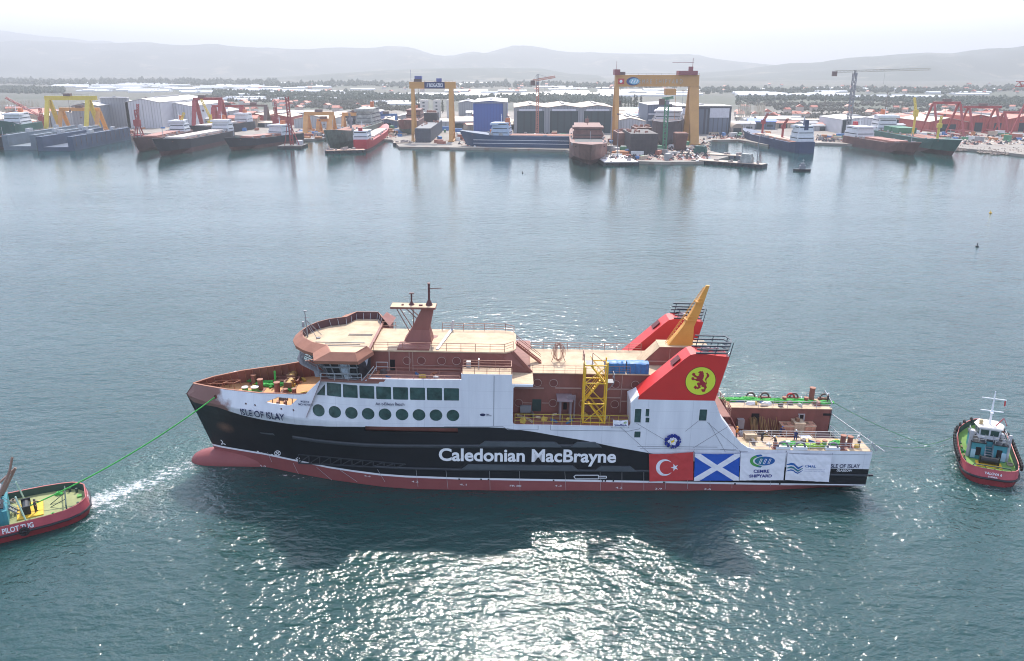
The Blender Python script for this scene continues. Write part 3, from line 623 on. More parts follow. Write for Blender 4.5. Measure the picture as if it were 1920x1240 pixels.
fl = lambda x, z: 9.36
plate('emblem_ring', circ(ex_, ez_, er * 1.04, 40), mat('dark_red', (.12, .015, .02)), fp, surf=fl, off=.012, thick=.01, step=0)
plate('emblem_disc', circ(ex_, ez_, er, 40), mat('emblem_green', (.62, .70, .05), .45, var=.04), fp, surf=fl, off=.03, thick=.02, step=0)
plate('emblem_lion', [lpx(u, v) for u, v in LION], mat('emblem_red', (.32, .018, .03), .45, var=.05), fp, surf=fl, off=.05, thick=.02, step=0)
# ---- central deckhouse and yellow mast
b = MB(); b.prism([(66.9, 16.2), (69.6, 19.0), (76.5, 19.0), (76.5, 16.2)], -1.4, 1.6, 'y'); b.build('mast_house', [maroon], ferry)
b = MB(); b.add([(66.85, -1.42, 16.21), (69.55, -1.42, 19.02), (69.55, 1.62, 19.02), (66.85, 1.62, 16.21)], [(0, 1, 2, 3)]); b.box(69.5, 76.6, -1.5, 1.7, 19.02, 19.08); b.build('mast_house_roof', tan, ferry)
b = MB(); b.loft([[(70.9, -.8, 19.08), (74.4, -.8, 19.08), (74.4, .6, 19.08), (70.9, .6, 19.08)], [(72.85, -.6, 21.9), (74.4, -.6, 21.9), (74.4, .42, 21.9), (72.85, .42, 21.9)], [(73.9, -.5, 24.0), (75.15, -.5, 24.0), (75.15, .35, 24.0), (73.9, .35, 24.0)], [(75.7, -.28, 27.9), (76.15, -.28, 27.9), (76.15, .12, 27.9), (75.7, .12, 27.9)]]); b.build('aft_mast', yellow, ferry)
b = MB()
for z, k in ((22.9, 0), (25.6, 1)):
    x = 73.6 + (z - 22.9) * .45; b.box(x - .5, x + .5 + .3 * (1 - k), -.75, .6, z - .2, z); b.rail([(x - .5, -.75, z), (x + .4, -.75, z)], h=.5, n=1)
for i in range(20): z = 19.4 + i * .42; x = 70.9 + (z - 19.08) * (.65 if z < 22 else .62); b.box(x - .28, x - .22, -.3, .1, z, z + .05)
b.bar((70.6, -.35, 19.2), (75.4, -.2, 27.6), .06); b.bar((70.6, .15, 19.2), (75.4, .1, 27.6), .06); b.build('mast_ladder', yellow, ferry)
wallplate('doorway', 1268, 664, 1275, 672, -1.4, dark)
b = MB()
for a, c, e, g in ((1208, 677, 1255, 678.4), (1254, 655, 1256, 690), (1283, 655, 1285, 663)):
    A = S(a, g, -1.4); B = S(e, c, -1.4); b.box(A[0], B[0], -1.46, -1.39, A[1], B[1])
b.build('wall_stiffener', SCR, ferry)
# ---- stern: vehicle deck, side casings, aft bulkhead
b = MB(); b.box(76, 98.4, -5.5, 5.3, 2.9, 3.05); b.build('vehicle_deck', mat('grey_maroon_deck', (.20, .12, .11), .75, var=.25, scale=.7), ferry)
b = MB(); b.box(77.9, 98.35, -9.2, -5.5, 3.0, 6.9); b.build('side_casing', maroon, ferry)
b = MB(); b.box(77.9, 98.35, 5.3, 9.2, 3.0, 6.9); b.build('side_casing', maroon, ferry)
b = MB(); b.prism([(78.5, -9.25), (98.5, -9.25), (98.5, -5.4), (78.5, -5.4)], 6.9, 7.0, 'z'); b.build('mooring_deck', tan, ferry)
b = MB(); b.prism([(78.5, 5.2), (98.5, 5.2), (98.5, 9.25), (78.5, 9.25)], 6.9, 7.0, 'z'); b.build('mooring_deck', tan, ferry)
b = MB(); b.box(76.3, 76.5, -5.5, 5.4, 3.05, 16.1); b.box(76.5, 79.6, -5.4, 5.3, 10.0, 10.15); b.box(77.3, 77.5, -5.4, 5.3, 3, 10); b.build('aft_bulkhead', maroon, ferry)
b = MB(); b.box(76.5, 81.2, -5.4, -1.2, 6.9, 7.05); b.bar((79.8, 1.0, 10.1), (83.3, -4.9, 3.1), .15, .5); b.box(78.7, 80.2, .6, 2.2, 3.1, 7.4); b.build('stern_platform', maroon, ferry)
b = MB(); b.rail([(79.6, -5.3, 10.15), (79.6, 5.2, 10.15)], sp=1.6); b.build('railing', RP, ferry)
# curved stair casing at the aft end of the starboard funnel
b = MB(); pts = []
for i in range(11): t = i / 10; pts.append((76.8 + 2.6 * math.sin(t * math.pi * .5) ** 1.3, 4.7, 14.6 - 5.6 * t))
for p, q in zip(pts, pts[1:]): b.bar(p, q, .9, .1); b.bar((p[0] + .1, p[1] - .5, p[2] + 1), (q[0] + .1, q[1] - .5, q[2] + 1), .07); b.bar(p, (p[0] + .1, p[1] - .5, p[2] + 1), .05)
b.build('curved_stair', steel, ferry)
def far(px, py, px1, py1, m, name='doorway', y=5.3, off=.04): return wallplate(name, px, py, px1, py1, y, m, off)
far(1407, 775.5, 1424, 796, dark); far(1349, 775, 1361, 785, dark); far(1498, 778, 1506, 789, dark, 'window'); far(1498, 790.5, 1506, 800, dark, 'window'); far(1543, 775.5, 1558, 779.5, dark, 'doorway'); far(1380, 784, 1394, 800, mat('pale_grey_panel', (.35, .33, .32), .6), 'vent_trunk', off=.8)
b = MB()
for a, c, e, g in ((1496.5, 776, 1498, 801), (1506, 776, 1507.5, 801), (1496.5, 776, 1507.5, 777.4), (1496.5, 789.3, 1507.5, 790.3)):
    A = S(a, g, 5.3); B = S(e, c, 5.3); b.box(A[0], B[0], 5.22, 5.31, A[1], B[1])
b.build('window_frame', steel, ferry)
b = MB(); b.rail([(81.5, -9.15, 7), (98.3, -9.15, 7)], n=3, sp=2.6, r=.025); b.rail([(81.5, -5.5, 7), (98.3, -5.5, 7)], n=3, sp=2.2, r=.03); b.build('railing', mat('dull_white_rail', (.5, .5, .5), .6), ferry)
b = MB(); b.rail([(80.5, 9.15, 7), (98.3, 9.15, 7)], n=3, sp=2.6, r=.025); b.rail([(82.5, 5.35, 7), (98.3, 5.35, 7)], n=3, sp=2.2, r=.03); b.build('railing', MATS['dull_white_rail'], ferry)
# stern ramp rails
b = MB(); b.bar((98.5, 5.3, 6.2), (102.2, -5.6, 5.2), .1, .1); 
b.rail([(98.6, 5.2, 3.1), (98.9, -.5, 3.1), (99.1, -5.3, 4.0)], n=3, sp=1.4); b.bar((98.3, -9.2, 8.3), (99.5, -8.6, 6.8), .12, .3); b.bar((98.0, -8.6, 8.9), (99.2, -6.6, 7.9), .12, .3); b.bar((98.4, 8.9, 8.6), (98.9, 6.4, 7.4), .12, .3)
b.build('ramp_rail', steel, ferry)
b = MB(); b.box(98.4, 98.9, -5.6, 5.4, 2.3, 3.1); b.bar((98.3, -9.3, 3.33), (99.2, -9.3, 3.33), .3, .25); b.build('ramp_sill', black, ferry)
# rubbing strakes
def strake(name, pts, w, out, m, side=-1):
    bb = MB(); secs = []
    for x, z in pts:
        y = hb(x, z); secs.append([(x, side * (y - .05), z - w / 2), (x, side * (y + out * .7), z - w / 2), (x, side * (y + out), z - w * .2), (x, side * (y + out), z + w * .2), (x, side * (y + out * .7), z + w / 2), (x, side * (y - .05), z + w / 2)])
    bb.loft(secs); return bb.build(name, m, ferry)
BG = mat('black_strake_paint', (.035, .042, .05), .45, var=.2)
def along(a, c, n=14): return [(a[0] + (c[0] - a[0]) * i / n, a[1] + (c[1] - a[1]) * i / n) for i in range(n + 1)]
strake('rubbing_strake', along(HP(549, 819.5), HP(610, 828)) + along(HP(612, 828.2), HP(1100, 836), 20), .5, .22, BG)
strake('rubbing_strake', along(HP(700, 874), HP(1215, 883), 20) + along(HP(1217, 883), HP(1627, 891.5), 16), .3, .2, BG)
TZ = mat('grey_strake_paint', (.07, .085, .095), .5, var=.15)
for a, c, e, g in ((897, 831, 1053, 9), (1070, 832.5, 1128, 9), (866, 874.5, 1085, 11), (1115, 877.5, 1193, 11)):
    A = HP(a, c); B = HP(e, c + (e - a) * .012); plate('strake_block', [(A[0], A[1] - .36), (B[0], B[1] - .36), (B[0] - .9, B[1] + .36), (A[0] + .9, A[1] + .36)], TZ, ferry, off=.3, thick=.3)
b = MB(); P0 = [HP(x, 852 + (x - 560) * .09) for x in range(560, 780, 20)]; P1 = [HP(x, 868 + (x - 560) * .05) for x in range(560, 780, 20)]
for i in range(len(P0) - 1):
    q = lambda p, o=.1: (p[0], -hb(*p) - o, p[1]); b.bar(q(P0[i]), q(P1[i]), .13); b.bar(q(P1[i]), q(P0[i + 1]), .13); b.bar(q(P1[i]), q(P1[i + 1]), .16); b.bar(q(P0[i]), q(P0[i + 1]), .12)
b.build('belting_frame', BG, ferry)
# thin rigging lines hanging down the black side
b = MB()
for x0, x1, y0, y1 in ((708, 722, 880, 903), (780, 784, 879, 913), (836, 840, 880, 916), (918, 919, 882, 918), (974, 975, 882, 919), (1059, 1061, 884, 919), (1125, 1126, 885, 919), (1166, 1166, 884, 919), (1207, 1207, 885, 919), (1248, 1247, 899, 917), (1289, 1289, 898, 916), (1331, 1331, 900, 913), (1372, 1372, 905, 915), (1444, 1444, 903, 911), (550, 562, 868, 893), (594, 625, 876, 902), (635, 670, 879, 903), (502, 510, 848, 866)):
    A = HP(x0, y0); B = HP(x1, y1); MB().bar((A[0], -hb(*A) - .1, A[1]), (B[0], -hb(*B) - .1, B[1]), .035).build('hanging_line', steel, ferry)
# white marks low on the hull
def mark(pts, w=.1, closed=False):
    bb = MB(); q = [HP(*p) for p in pts]
    if closed: q.append(q[0])
    for a, c in zip(q, q[1:]): bb.bar((a[0], -hb(*a) - .04, a[1]), (c[0], -hb(*c) - .04, c[1]), w, .04, up=(0, 1, 0))
    return bb.build('hull_marking', wlet, ferry)
mark([(1076, 894), (1079, 891), (1122, 891), (1122, 898), (1079, 898)], closed=True); mark([(1122, 893), (1137, 893), (1137, 896.5), (1122, 896.5)], closed=True)
mark([(414, 825), (418, 829), (415, 833), (420, 832), (423, 834)]); mark(circle_px := [(520.5 + 5.5 * math.cos(a), 850 + 4.6 * math.sin(a)) for a in [i * math.pi / 6 for i in range(12)]], closed=True); mark([(517, 847), (524, 853)]); mark([(524, 847), (517, 853)])
mark([(555, 860), (560, 857), (562, 860), (557, 862)], .08, True)
for px, py in ((482, 846), (490, 849), (509, 852)): mark([(px, py), (px + 3, py + 1)], .12)
for px, py, s in ((488, 874, '5.0'), (772, 904, '4.2'), (862, 909.7, '4.1'), (1040, 912, '4.3'), (1154, 915.6, '4.2'), (1228, 917.6, '3.9'), (956, 912, 'FR 80'), (1320, 918, '3.6'), (683, 893, '4.4')):
    A = HP(px, py); letters('draught_mark', s, A, (A[0] + .32 * len(s), A[1]), .26, wlet, ferry)
b = MB()
for px, py in ((861, 898.7), (902, 899), (916, 899), (1038, 901), (1129.5, 902), (1135, 902), (1150, 902), (1245, 904.6), (1378, 907.5), (1462, 907.6)):
    A = HP(px, py); MB().bar((A[0], -hb(*A) - .03, A[1]), (A[0], -hb(*A) + .02, A[1]), .22).build('hull_outlet', dark, ferry)
mk = plate('recess_plate', [HP(487, 811), HP(512, 813), HP(515, 816.5), HP(489, 812.8)], TZ, ferry, off=.06, thick=.06)
# names
b = MB()
for sgn in (-1, 1):
    for i in range(17):
        x = 3.0 + i * 1.0; zt = lerp([(p[0], p[1]) for p in top[::-1]], x) - .1; yb, yt = hb(x, 10.2) - .3, hb(x, zt) - .3
        b.bar((x, sgn * yb, 10.15), (x, sgn * yt, zt), .07, .22)
b.build('bulwark_stay', orange_primer, ferry)
b = MB(); tt = top[::-1]
for sgn in (-1, 1):
    q = [(x, sgn * (hb(x, z) - .12), z + .02) for x, z in [(xs_(11.6) + .05, 11.6)] + tt[:-1]]
    for p_, q_ in zip(q, q[1:]): b.bar(p_, q_, .3, .06)
b.build('bulwark_cap', orange_primer, ferry)
def nm(s, a, c, cap, m, bold, name='ship_name', **k):
    A = HP(*a); C = HP(*c); T = HP(*cap); return letters(name, s, A, C, abs(T[1] - A[1]), m, ferry, bold, **k)
nm('Caledonian MacBrayne', (823, 862.7), (1154.5, 866.6), (823, 840.8), wlet, .028)
nm('ISLE OF ISLAY', (453.5, 776.0), (535, 787.5), (453.5, 765.5), navy, .014, off=.3)
nm('An t-Eilean \u00ccleach', (704.3, 759.2), (758.5, 760.2), (704.3, 754), navy, .01, off=.14)
nm('MOBW4', (564.5, 753.6), (580, 754.8), (564.5, 750), navy, .01, off=.22)
nm('IMO 9970923', (559.8, 758.8), (586.8, 760.8), (559.8, 755), navy, .01, off=.22)
nm('ISLE OF ISLAY', (1555, 876.8), (1611.5, 877.4), (1555, 870), navy, .014)
nm('GLASGOW', (1568, 883.6), (1597, 884.0), (1568, 879.8), wlet, .02)
A = HP(905, 778); plate('yard_emblem', circ(A[0], A[1], .2, 20, 1.9), navy, ferry, off=.03, thick=.02, step=0)
nm('CEMRE', (911.2, 777.6), (917.5, 777.7), (911.2, 775.8), navy, .01, 'yard_lettering'); nm('SHIPYARD', (911.2, 780.2), (921.5, 780.3), (911.2, 778.4), navy, .01, 'yard_lettering')
# welded seams, pipe outlines on the white side
b = MB()
def hl(pts, w=.05, bb=None):
    bb = bb or b; q = [HP(*p) for p in pts]
    for a, c in zip(q, q[1:]): bb.bar((a[0], -hb(*a) - .02, a[1]), (c[0], -hb(*c) - .02, c[1]), w, .03, up=(0, 1, 0))
hl([(926.5, 705), (925.5, 799)], .09); hl([(833, 799.5), (942, 799.7), (953, 806), (1009, 806), (1009, 798)], .07); hl([(1032, 797.5), (1032, 806.5), (1178, 808.5), (1200, 804)], .07); hl([(1195, 837), (1345, 838.5)], .08); hl([(1200, 841), (1380, 843)], .05)
hl([(1350, 843), (1402, 847)], .06); hl([(1480, 850), (1634, 853)], .06)
b.build('hull_seam', mat('seam_grey', (.28, .30, .33), .6), ferry)
b = MB()
hl([(1310, 789), (1285, 809)], .03, b); hl([(1329, 792), (1360, 848)], .03, b); hl([(1192, 793), (1248, 826)], .03, b); hl([(1300, 840), (1365, 800)], .03, b); hl([(1326, 792), (1384, 842)], .03, b); hl([(1160, 798), (1215, 848)], .03, b)
b.build('rigging_line', mat('rope_grey', (.12, .12, .15), .8), ferry)
# ------------------------------------------------------------------ land, hills, haze
GZ = 1.6     # height of the quays
def shore():
    px = [(-1500, 250), (-300, 256), (0, 256), (70, 256), (250, 250), (420, 252), (560, 262), (640, 257), (735, 262), (748, 275), (872, 277), (1060, 281), (1135, 300), (1240, 304), (1330, 303), (1372, 292), (1300, 276), (1335, 263), (1385, 262), (1440, 272), (1535, 268), (1590, 270), (1640, 274), (1790, 277), (1860, 283), (1920, 290), (2300, 300)]
    return [G(x, y, GZ) for x, y in px]
SH = shore()
land = NB('land_surface')
def land_mat():
    n = land; t = n.t
    vo = t.nodes.new('ShaderNodeTexVoronoi'); vo.inputs['Scale'].default_value = .006; mp = t.nodes.new('ShaderNodeMapping'); mp.inputs['Scale'].default_value = (1, .55, 1); mp.inputs['Rotation'].default_value = (0, 0, .3)
    n.link(n.tc.outputs['Object'], mp.inputs[0]); n.link(mp.outputs[0], vo.inputs['Vector'])
    sp = t.nodes.new('ShaderNodeSeparateColor'); n.link(vo.outputs['Color'], sp.inputs[0])
    field = n.mix(sp.outputs[0], (.045, .055, .04), (.13, .12, .09)); field = n.mix(n.step(sp.outputs[1], .72, .01), field, (.04, .06, .03))
    field = n.mix(n.noise(.02, 6), field, (.08, .08, .06))
    yard = n.mix(n.noise(.03, 7, rough=.7), (.15, .14, .13), (.38, .34, .28)); yard = n.mix(n.step(n.noise(.11, 5), .56, .06), yard, (.22, .16, .13))
    n.link(n.mix(n.math('DIVIDE', n.math('SUBTRACT', n.math('ADD', n.Y, n.math('MULTIPLY', n.noise(.004, 3), 300)), 1230), 120, True), yard, field), n.b.inputs['Base Color'])
    n.b.inputs['Roughness'].default_value = .9
land_mat()
def ground():
    b = MB(); n = len(SH); far = [(-7800, 15500), (7800, 15500)]
    top = [(p.x, p.y, GZ) for p in SH]; xs = [p.x for p in SH]
    poly = [(-7800, top[0][1])] + [(x, y) for x, y, _ in top] + [(7800, top[-1][1])] + [(7800, 15500), (-7800, 15500)]
    b.prism(poly, -3, GZ, 'z'); o = b.build('ground', land.m); tag(o, kind='structure'); return o
ground()
def ridge(name, D, prof, depth, seed, m, amp=1.0, jag=6):
    pts = [(V(px, 620, D).x, V(px, py, D).z) for px, py in prof]
    x0, x1 = pts[0][0], pts[-1][0]; nx = 170; ny = 34; vs = []
    for j in range(ny + 1):
        t = j / ny; yy = D - depth + depth * 1.5 * t
        for i in range(nx + 1):
            x = x0 + (x1 - x0) * i / nx; xe = x * (yy / D if yy < D else 1); hgt = lerp(pts, x); k = min(1, t * 1.5)
            prof_ = (k * k * (3 - 2 * k)) if t < .667 else 1 - (t - .667) * 1.2
            nz = noise.fractal(Vector((x * .0011 + seed, yy * .0011, seed)), 1.0, 2.0, 6)
            z = hgt * prof_ + nz * hgt * .6 * amp * math.sin(min(1, k) * math.pi) + nz * jag * prof_
            vs.append((xe, yy, max(-20, z)))
    fs = [(j * (nx + 1) + i, j * (nx + 1) + i + 1, (j + 1) * (nx + 1) + i + 1, (j + 1) * (nx + 1) + i) for j in range(ny) for i in range(nx)]
    b = MB(); b.add(vs, fs); o = b.build(name, m, smooth=True); tag(o, kind='structure'); return o
hm = NB('hill_surface')
hm.link(hm.mix(hm.step(hm.noise(.0035, 7, rough=.7), .55, .08), (.05, .065, .045), (.19, .17, .12)), hm.b.inputs['Base Color']); hm.b.inputs['Roughness'].default_value = 1
ridge('hills', 12500, [(-900, 60), (-300, 50), (0, 53), (100, 57), (200, 70), (260, 79), (400, 100), (700, 120), (1100, 126), (1500, 128)], 2500, 3.1, hm.m, .6)
ridge('hills', 9200, [(-900, 80), (-300, 84), (0, 82), (60, 80), (125, 77), (200, 80), (260, 83), (300, 82), (350, 80), (415, 86), (465, 84), (500, 87), (600, 92), (665, 89), (725, 91), (755, 86), (790, 90), (825, 104), (855, 108), (890, 98), (915, 102), (960, 93), (985, 91), (1035, 96), (1110, 100), (1185, 102), (1270, 107), (1350, 117), (1410, 124), (1500, 132), (1900, 134)], 2800, 7.7, hm.m, .5, 14)
ridge('hills', 6200, [(1080, 146), (1200, 142), (1330, 134), (1380, 128), (1425, 123), (1485, 119), (1560, 111), (1605, 102), (1660, 98), (1700, 101), (1740, 95), (1810, 98), (1840, 92), (1910, 90), (2000, 92), (2400, 85), (3000, 95)], 2300, 1.3, hm.m, .7, 10)
ridge('hills', 5400, [(480, 150), (600, 143), (675, 137), (750, 132), (850, 129), (930, 126), (1010, 128), (1060, 138), (1105, 140), (1135, 152), (1180, 158)], 1300, 5.5, hm.m, .5, 7)

def haze():
    b = MB().box(-8600, 8600, -1400, 16200, -4.5, 640); o = b.build('haze', [])
    m = bpy.data.materials.new('haze_air'); m.use_nodes = True; t = m.node_tree; t.nodes.clear()
    v = t.nodes.new('ShaderNodeVolumePrincipled'); v.inputs['Color'].default_value = (.69, .72, .75, 1); v.inputs['Density'].default_value = HAZE; v.inputs['Anisotropy'].default_value = .35
    out = t.nodes.new('ShaderNodeOutputMaterial'); t.links.new(v.outputs[0], out.inputs['Volume']); o.data.materials.append(m)
    tag(o, 'pale bright haze lying over the bay and the hills', None, None, 'stuff'); return o
HAZE = 1.9e-4
haze()
# ------------------------------------------------------------------ the shipyards on the far shore
def stripes(name, col, k=.12, w=1.4, rough=.6, axis='X'):
    n = NB(name); c = Vector(col); s = n.math('ADD', n.X, n.math('MULTIPLY', n.Y, 1.0))
    f = n.math('LESS_THAN', n.math('PINGPONG', s, w), w * .22)
    cc = n.mix(n.noise(.12, 5, sc=(1, 1, .3)), c * .86, c * 1.12); n.link(n.mix(f, cc, c * (1 - k * 2)), n.b.inputs['Base Color']); n.b.inputs['Roughness'].default_value = rough; return n.m
WALL = dict(grey=stripes('grey_cladding', (.26, .27, .29)), pale=stripes('pale_cladding', (.42, .42, .42)), blue=stripes('blue_cladding', (.03, .09, .33), .08), dark=stripes('dark_cladding', (.045, .055, .075)), red=stripes('red_cladding', (.38, .06, .05)), slate=stripes('slate_cladding', (.10, .13, .19)), tan=stripes('tan_cladding', (.42, .33, .25)), lgrey=stripes('light_grey_cladding', (.55, .55, .57)))
ROOF = dict(tan=stripes('tan_roof', (.62, .50, .38), .06, 3), white=mat('white_roof', (.62, .60, .56), .5), grey=mat('grey_roof', (.38, .38, .38), .6), red=stripes('red_roof', (.48, .15, .10), .06, 3), blue=mat('blue_roof', (.06, .16, .45), .5))
def fr(px0, px1, pyb, z=GZ):
    a, b = G(px0, pyb, z), G(px1, pyb, z); return a.x, b.x, a.y
def hgt(py, D): return V(960, py, D).z - GZ
def hall(px0, px1, pyb, pyt, depth, wall, roof, label, bays=1, gable=.12, doors=None, name='shipyard_hall', cat='hall', band=None, roll=None, trim=None):
    x0, x1, D = fr(px0, px1, pyb); h = hgt(pyt, D); w = x1 - x0; t = thing(name, label, cat, ((x0 + x1) / 2, D, GZ))
    b = MB(); hw = w / 2; bw = w / bays; prof = [(-hw, 0)]
    g = bw * gable
    eave = h - g
    prof = [(-hw, 0), (-hw, eave)]
    for k in range(bays): prof += [(-hw + bw * (k + .5), h), (-hw + bw * (k + 1), eave)]
    prof.append((hw, 0)); b.prism(prof, 0, depth, 'y'); b.build('wall', WALL[wall], t)
    b = MB()
    for k in range(bays):
        a = -hw + bw * k
        for p, q in (((a - .3, eave + .15), (a + bw / 2, h + .2)), ((a + bw / 2, h + .2), (a + bw + .3, eave + .15))):
            b.add([(p[0], -.6, p[1]), (q[0], -.6, q[1]), (q[0], depth + .6, q[1]), (p[0], depth + .6, p[1]), (p[0], -.6, p[1] + .35), (q[0], -.6, q[1] + .35), (q[0], depth + .6, q[1] + .35), (p[0], depth + .6, p[1] + .35)], [(0, 3, 2, 1), (4, 5, 6, 7), (0, 1, 5, 4), (1, 2, 6, 5), (2, 3, 7, 6), (3, 0, 4, 7)])
    ro = b.build('roof', ROOF[roof], t)
    b = MB(); 
    for k in range(bays): cx = -hw + bw * (k + .5); b.box(cx - 1.2, cx + 1.2, depth * .25, depth * .75, h + .5, h + 1.6)
    if w > 16: b.build('roof_vent', MATS['grey'] if 'grey' in MATS else ROOF['grey'], ro)
    for dx0, dx1, dz, m in (doors or []):
        MB().box(-hw + w * dx0, -hw + w * dx1, -.35, .1, .02, h * dz).build('door', m, t)
    for dx0, dx1, z0, z1, m in (band or []):
        MB().box(-hw + w * dx0, -hw + w * dx1, -.6, .1, h * z0, h * z1).build('facade_panel', m, t)
    if roll:
        b = MB()
        for k in range(bays * 4 + 1): xx = -hw + w * k / (bays * 4); b.box(xx - .25, xx + .25, -.3, 0.02, 0, eave)
        b.build('pilaster', ROOF['grey'], t)
    return t
dk = mat('door_shadow', (.02, .035, .045), .7); dgreen = stripes('dark_green_door', (.02, .045, .055), .2, 3); pw = mat('pale_panel', (.55, .56, .60), .5)
S_ = [
 (-160, -20, 250, 213, 60, 'pale', 'tan', 'pale hall with tan roof at the far left edge of the harbour'),
 (2, 58, 243, 224, 45, 'lgrey', 'tan', 'low pale grey hall with dark pillars behind the green hulled ship'),
 (-10, 78, 232, 208, 60, 'grey', 'red', 'wide low hall with rusty roof at far left behind the pale hall'),
 (58, 96, 240, 214, 50, 'tan', 'tan', 'small brown hall right of the dark pillared pale hall'),
 (98, 142, 240, 208, 60, 'pale', 'tan', 'brown and cream hall standing under the yellow gantry crane'),
 (140, 190, 243, 194, 90, 'grey', 'white', 'tall gabled grey hall under the orange gantry girder'),
 (196, 246, 240, 184, 4, 'grey', 'white', 'tall grey hall with a blue nameboard over a huge shutter behind it'),
 (240, 305, 240, 186, 120, 'lgrey', 'white', 'large ribbed pale grey hall with white roof beside the nameboard hall'),
 (306, 362, 236, 194, 110, 'lgrey', 'white', 'lower ribbed grey hall adjoining the large white roofed one'),
 (360, 420, 228, 205, 60, 'grey', 'grey', 'grey shed behind the red gantry crane'),
 (462, 498, 236, 214, 60, 'red', 'tan', 'red gabled hall with green end wall near the lattice crane'),
 (500, 545, 236, 216, 50, 'red', 'tan', 'second red hall with tan roof right of the lattice crane'),
 (418, 440, 222, 211, 20, 'lgrey', 'grey', 'white office block behind the red gantry crane'),
 (440, 462, 230, 219, 25, 'pale', 'white', 'small pale shed between office block and red hall'),
 (552, 622, 240, 217, 60, 'pale', 'tan', 'pale hall behind the small orange gantry cranes'),
 (652, 690, 244, 207, 70, 'slate', 'grey', 'dark hall with orange crane rail across its face'),
 (690, 704, 244, 212, 60, 'blue', 'white', 'narrow blue hall beside the dark hall'),
 (706, 745, 240, 224, 50, 'slate', 'tan', 'low blue grey hall under the blue gantry girder'),
 (745, 795, 236, 214, 60, 'pale', 'white', 'pale hall with white roof behind the slipway hulls'),
 (860, 892, 220, 190, 60, 'grey', 'grey', 'old grey hall behind the bright blue hall'),
 (1000, 1050, 205, 196, 30, 'pale', 'white', 'low pale depot far behind the triple hall'),
 (1150, 1210, 246, 222, 50, 'lgrey', 'tan', 'pale low hall behind the dark hull block'),
 (1155, 1205, 234, 217, 30, 'pale', 'white', 'long white roofed shed between the gantry legs'),
 (1392, 1440, 238, 230, 40, 'slate', 'white', 'low dark sheds beyond the dome shelter'),
 (1430, 1500, 240, 231, 30, 'red', 'grey', 'low red shed behind the coaster with red cranes'),
 (1640, 1700, 232, 221, 40, 'dark', 'grey', 'dark low shed behind the white roofed hall'),
 (1698, 1742, 236, 217, 40, 'red', 'red', 'small red roofed hall left of the big red halls'),
 (1740, 1812, 247, 222, 60, 'red', 'tan', 'red hall with small white emblem under a red gantry'),
 (1815, 1850, 247, 216, 60, 'red', 'red', 'gabled red hall with dark doorway at right'),
 (1852, 1885, 247, 218, 60, 'red', 'grey', 'second gabled red hall with dark doorway at right'),
 (1886, 1960, 247, 217, 60, 'red', 'red', 'dark red hall at the right edge under the lattice crane'),
 (2000, 2300, 252, 222, 60, 'grey', 'tan', 'grey hall beyond the right edge of the yards'),
]
for a in S_:
    dd = None
    if a[5] in ('red', 'slate') and a[0] > 400: dd = [(.3, .7, .55, dk)]
    hall(a[0], a[1], a[2], a[3], a[4], a[5], a[6], a[7], doors=dd, gable=0 if (a[4] < 25 or 'office' in a[7]) else .1, roll=a[5] == 'lgrey' and a[4] > 40)
nb = hall(196, 246, 239.5, 183, 3, 'lgrey', 'white', 'frame of the shutter doorway on the tall grey hall', gable=.01)
nb['label'] = 'tall blue grey shutter and nameboard wall at the head of the big grey halls'
# nameboard lettering
def signtext(s, px0, px1, pyb, pyt, D, m, parent, bold=.02):
    vs, fs, w = text2d(s, bold); a = V(px0, pyb, D); b2 = V(px1, pyb, D); cap = V(px0, pyt, D).z - a.z; o = parent.matrix_world.translation
    me = bpy.data.meshes.new('sign_lettering'); me.from_pydata([(a.x + (b2.x - a.x) * u - o.x, D - o.y, a.z + v / .682 * cap - o.z) for u, v in vs], [], fs); me.materials.append(m)
    ob = bpy.data.objects.new('sign_lettering', me); COL.objects.link(ob); ob.parent = parent; return ob
D0 = nb.matrix_world.translation.y
b = MB(); a = V(190, 188.5, D0 - 1); c = V(236, 182.5, D0 - 1); o = nb.matrix_world.translation; b.box(a.x - o.x, c.x - o.x, -1.2, -.7, a.z - o.z, c.z - o.z); b.build('nameboard', mat('board_blue', (.05, .12, .35)), nb)
signtext('DENIZCELIK', 197, 230, 187.2, 183.8, D0 - 1.5, wlet, nb)
# bright blue hall, triple dark hall, the dark framed hall
hall(888, 951, 247, 190, 90, 'blue', 'white', 'bright blue ribbed hall with white roof and grey corner', gable=.04, band=[(.88, 1.0, 0, .93, WALL['grey']), (0, 1, .93, .96, WALL['grey'])])
hall(964, 1150, 250, 198, 85, 'grey', 'tan', 'wide dark hall of three gabled bays behind the blue offshore vessel', bays=3, gable=.07,
     doors=[(.03, .30, .80, dgreen), (.36, .64, .80, dgreen), (.70, .97, .80, dgreen)], band=[(.05, .28, .80, .87, pw), (.38, .62, .80, .87, pw), (.72, .95, .80, .87, pw)])
hall(1268, 1368, 252, 200, 40, 'dark', 'white', 'dark framed hall with two pale grey doors behind the big gantry leg', gable=.0, doors=[(.03, .27, .94, pw), (.60, .96, .60, stripes('slate_door', (.12, .15, .2), .2, 2)), (.30, .56, .9, stripes('tarp_grey', (.10, .12, .16), .3, 4))], band=[(.6, .96, .6, .94, pw)])
hall(1213, 1290, 240, 196, 60, 'slate', 'grey', 'long slate hall with slit windows behind the framed hall', gable=.02, band=[(.02, .98, .55, .62, pw), (.02, .98, .3, .36, pw)])
hall(1576, 1660, 251, 221, 55, 'lgrey', 'white', 'white roofed hall with open dark end at the foot of the tall tower crane', gable=.05, doors=[(.02, .2, .85, dk)])
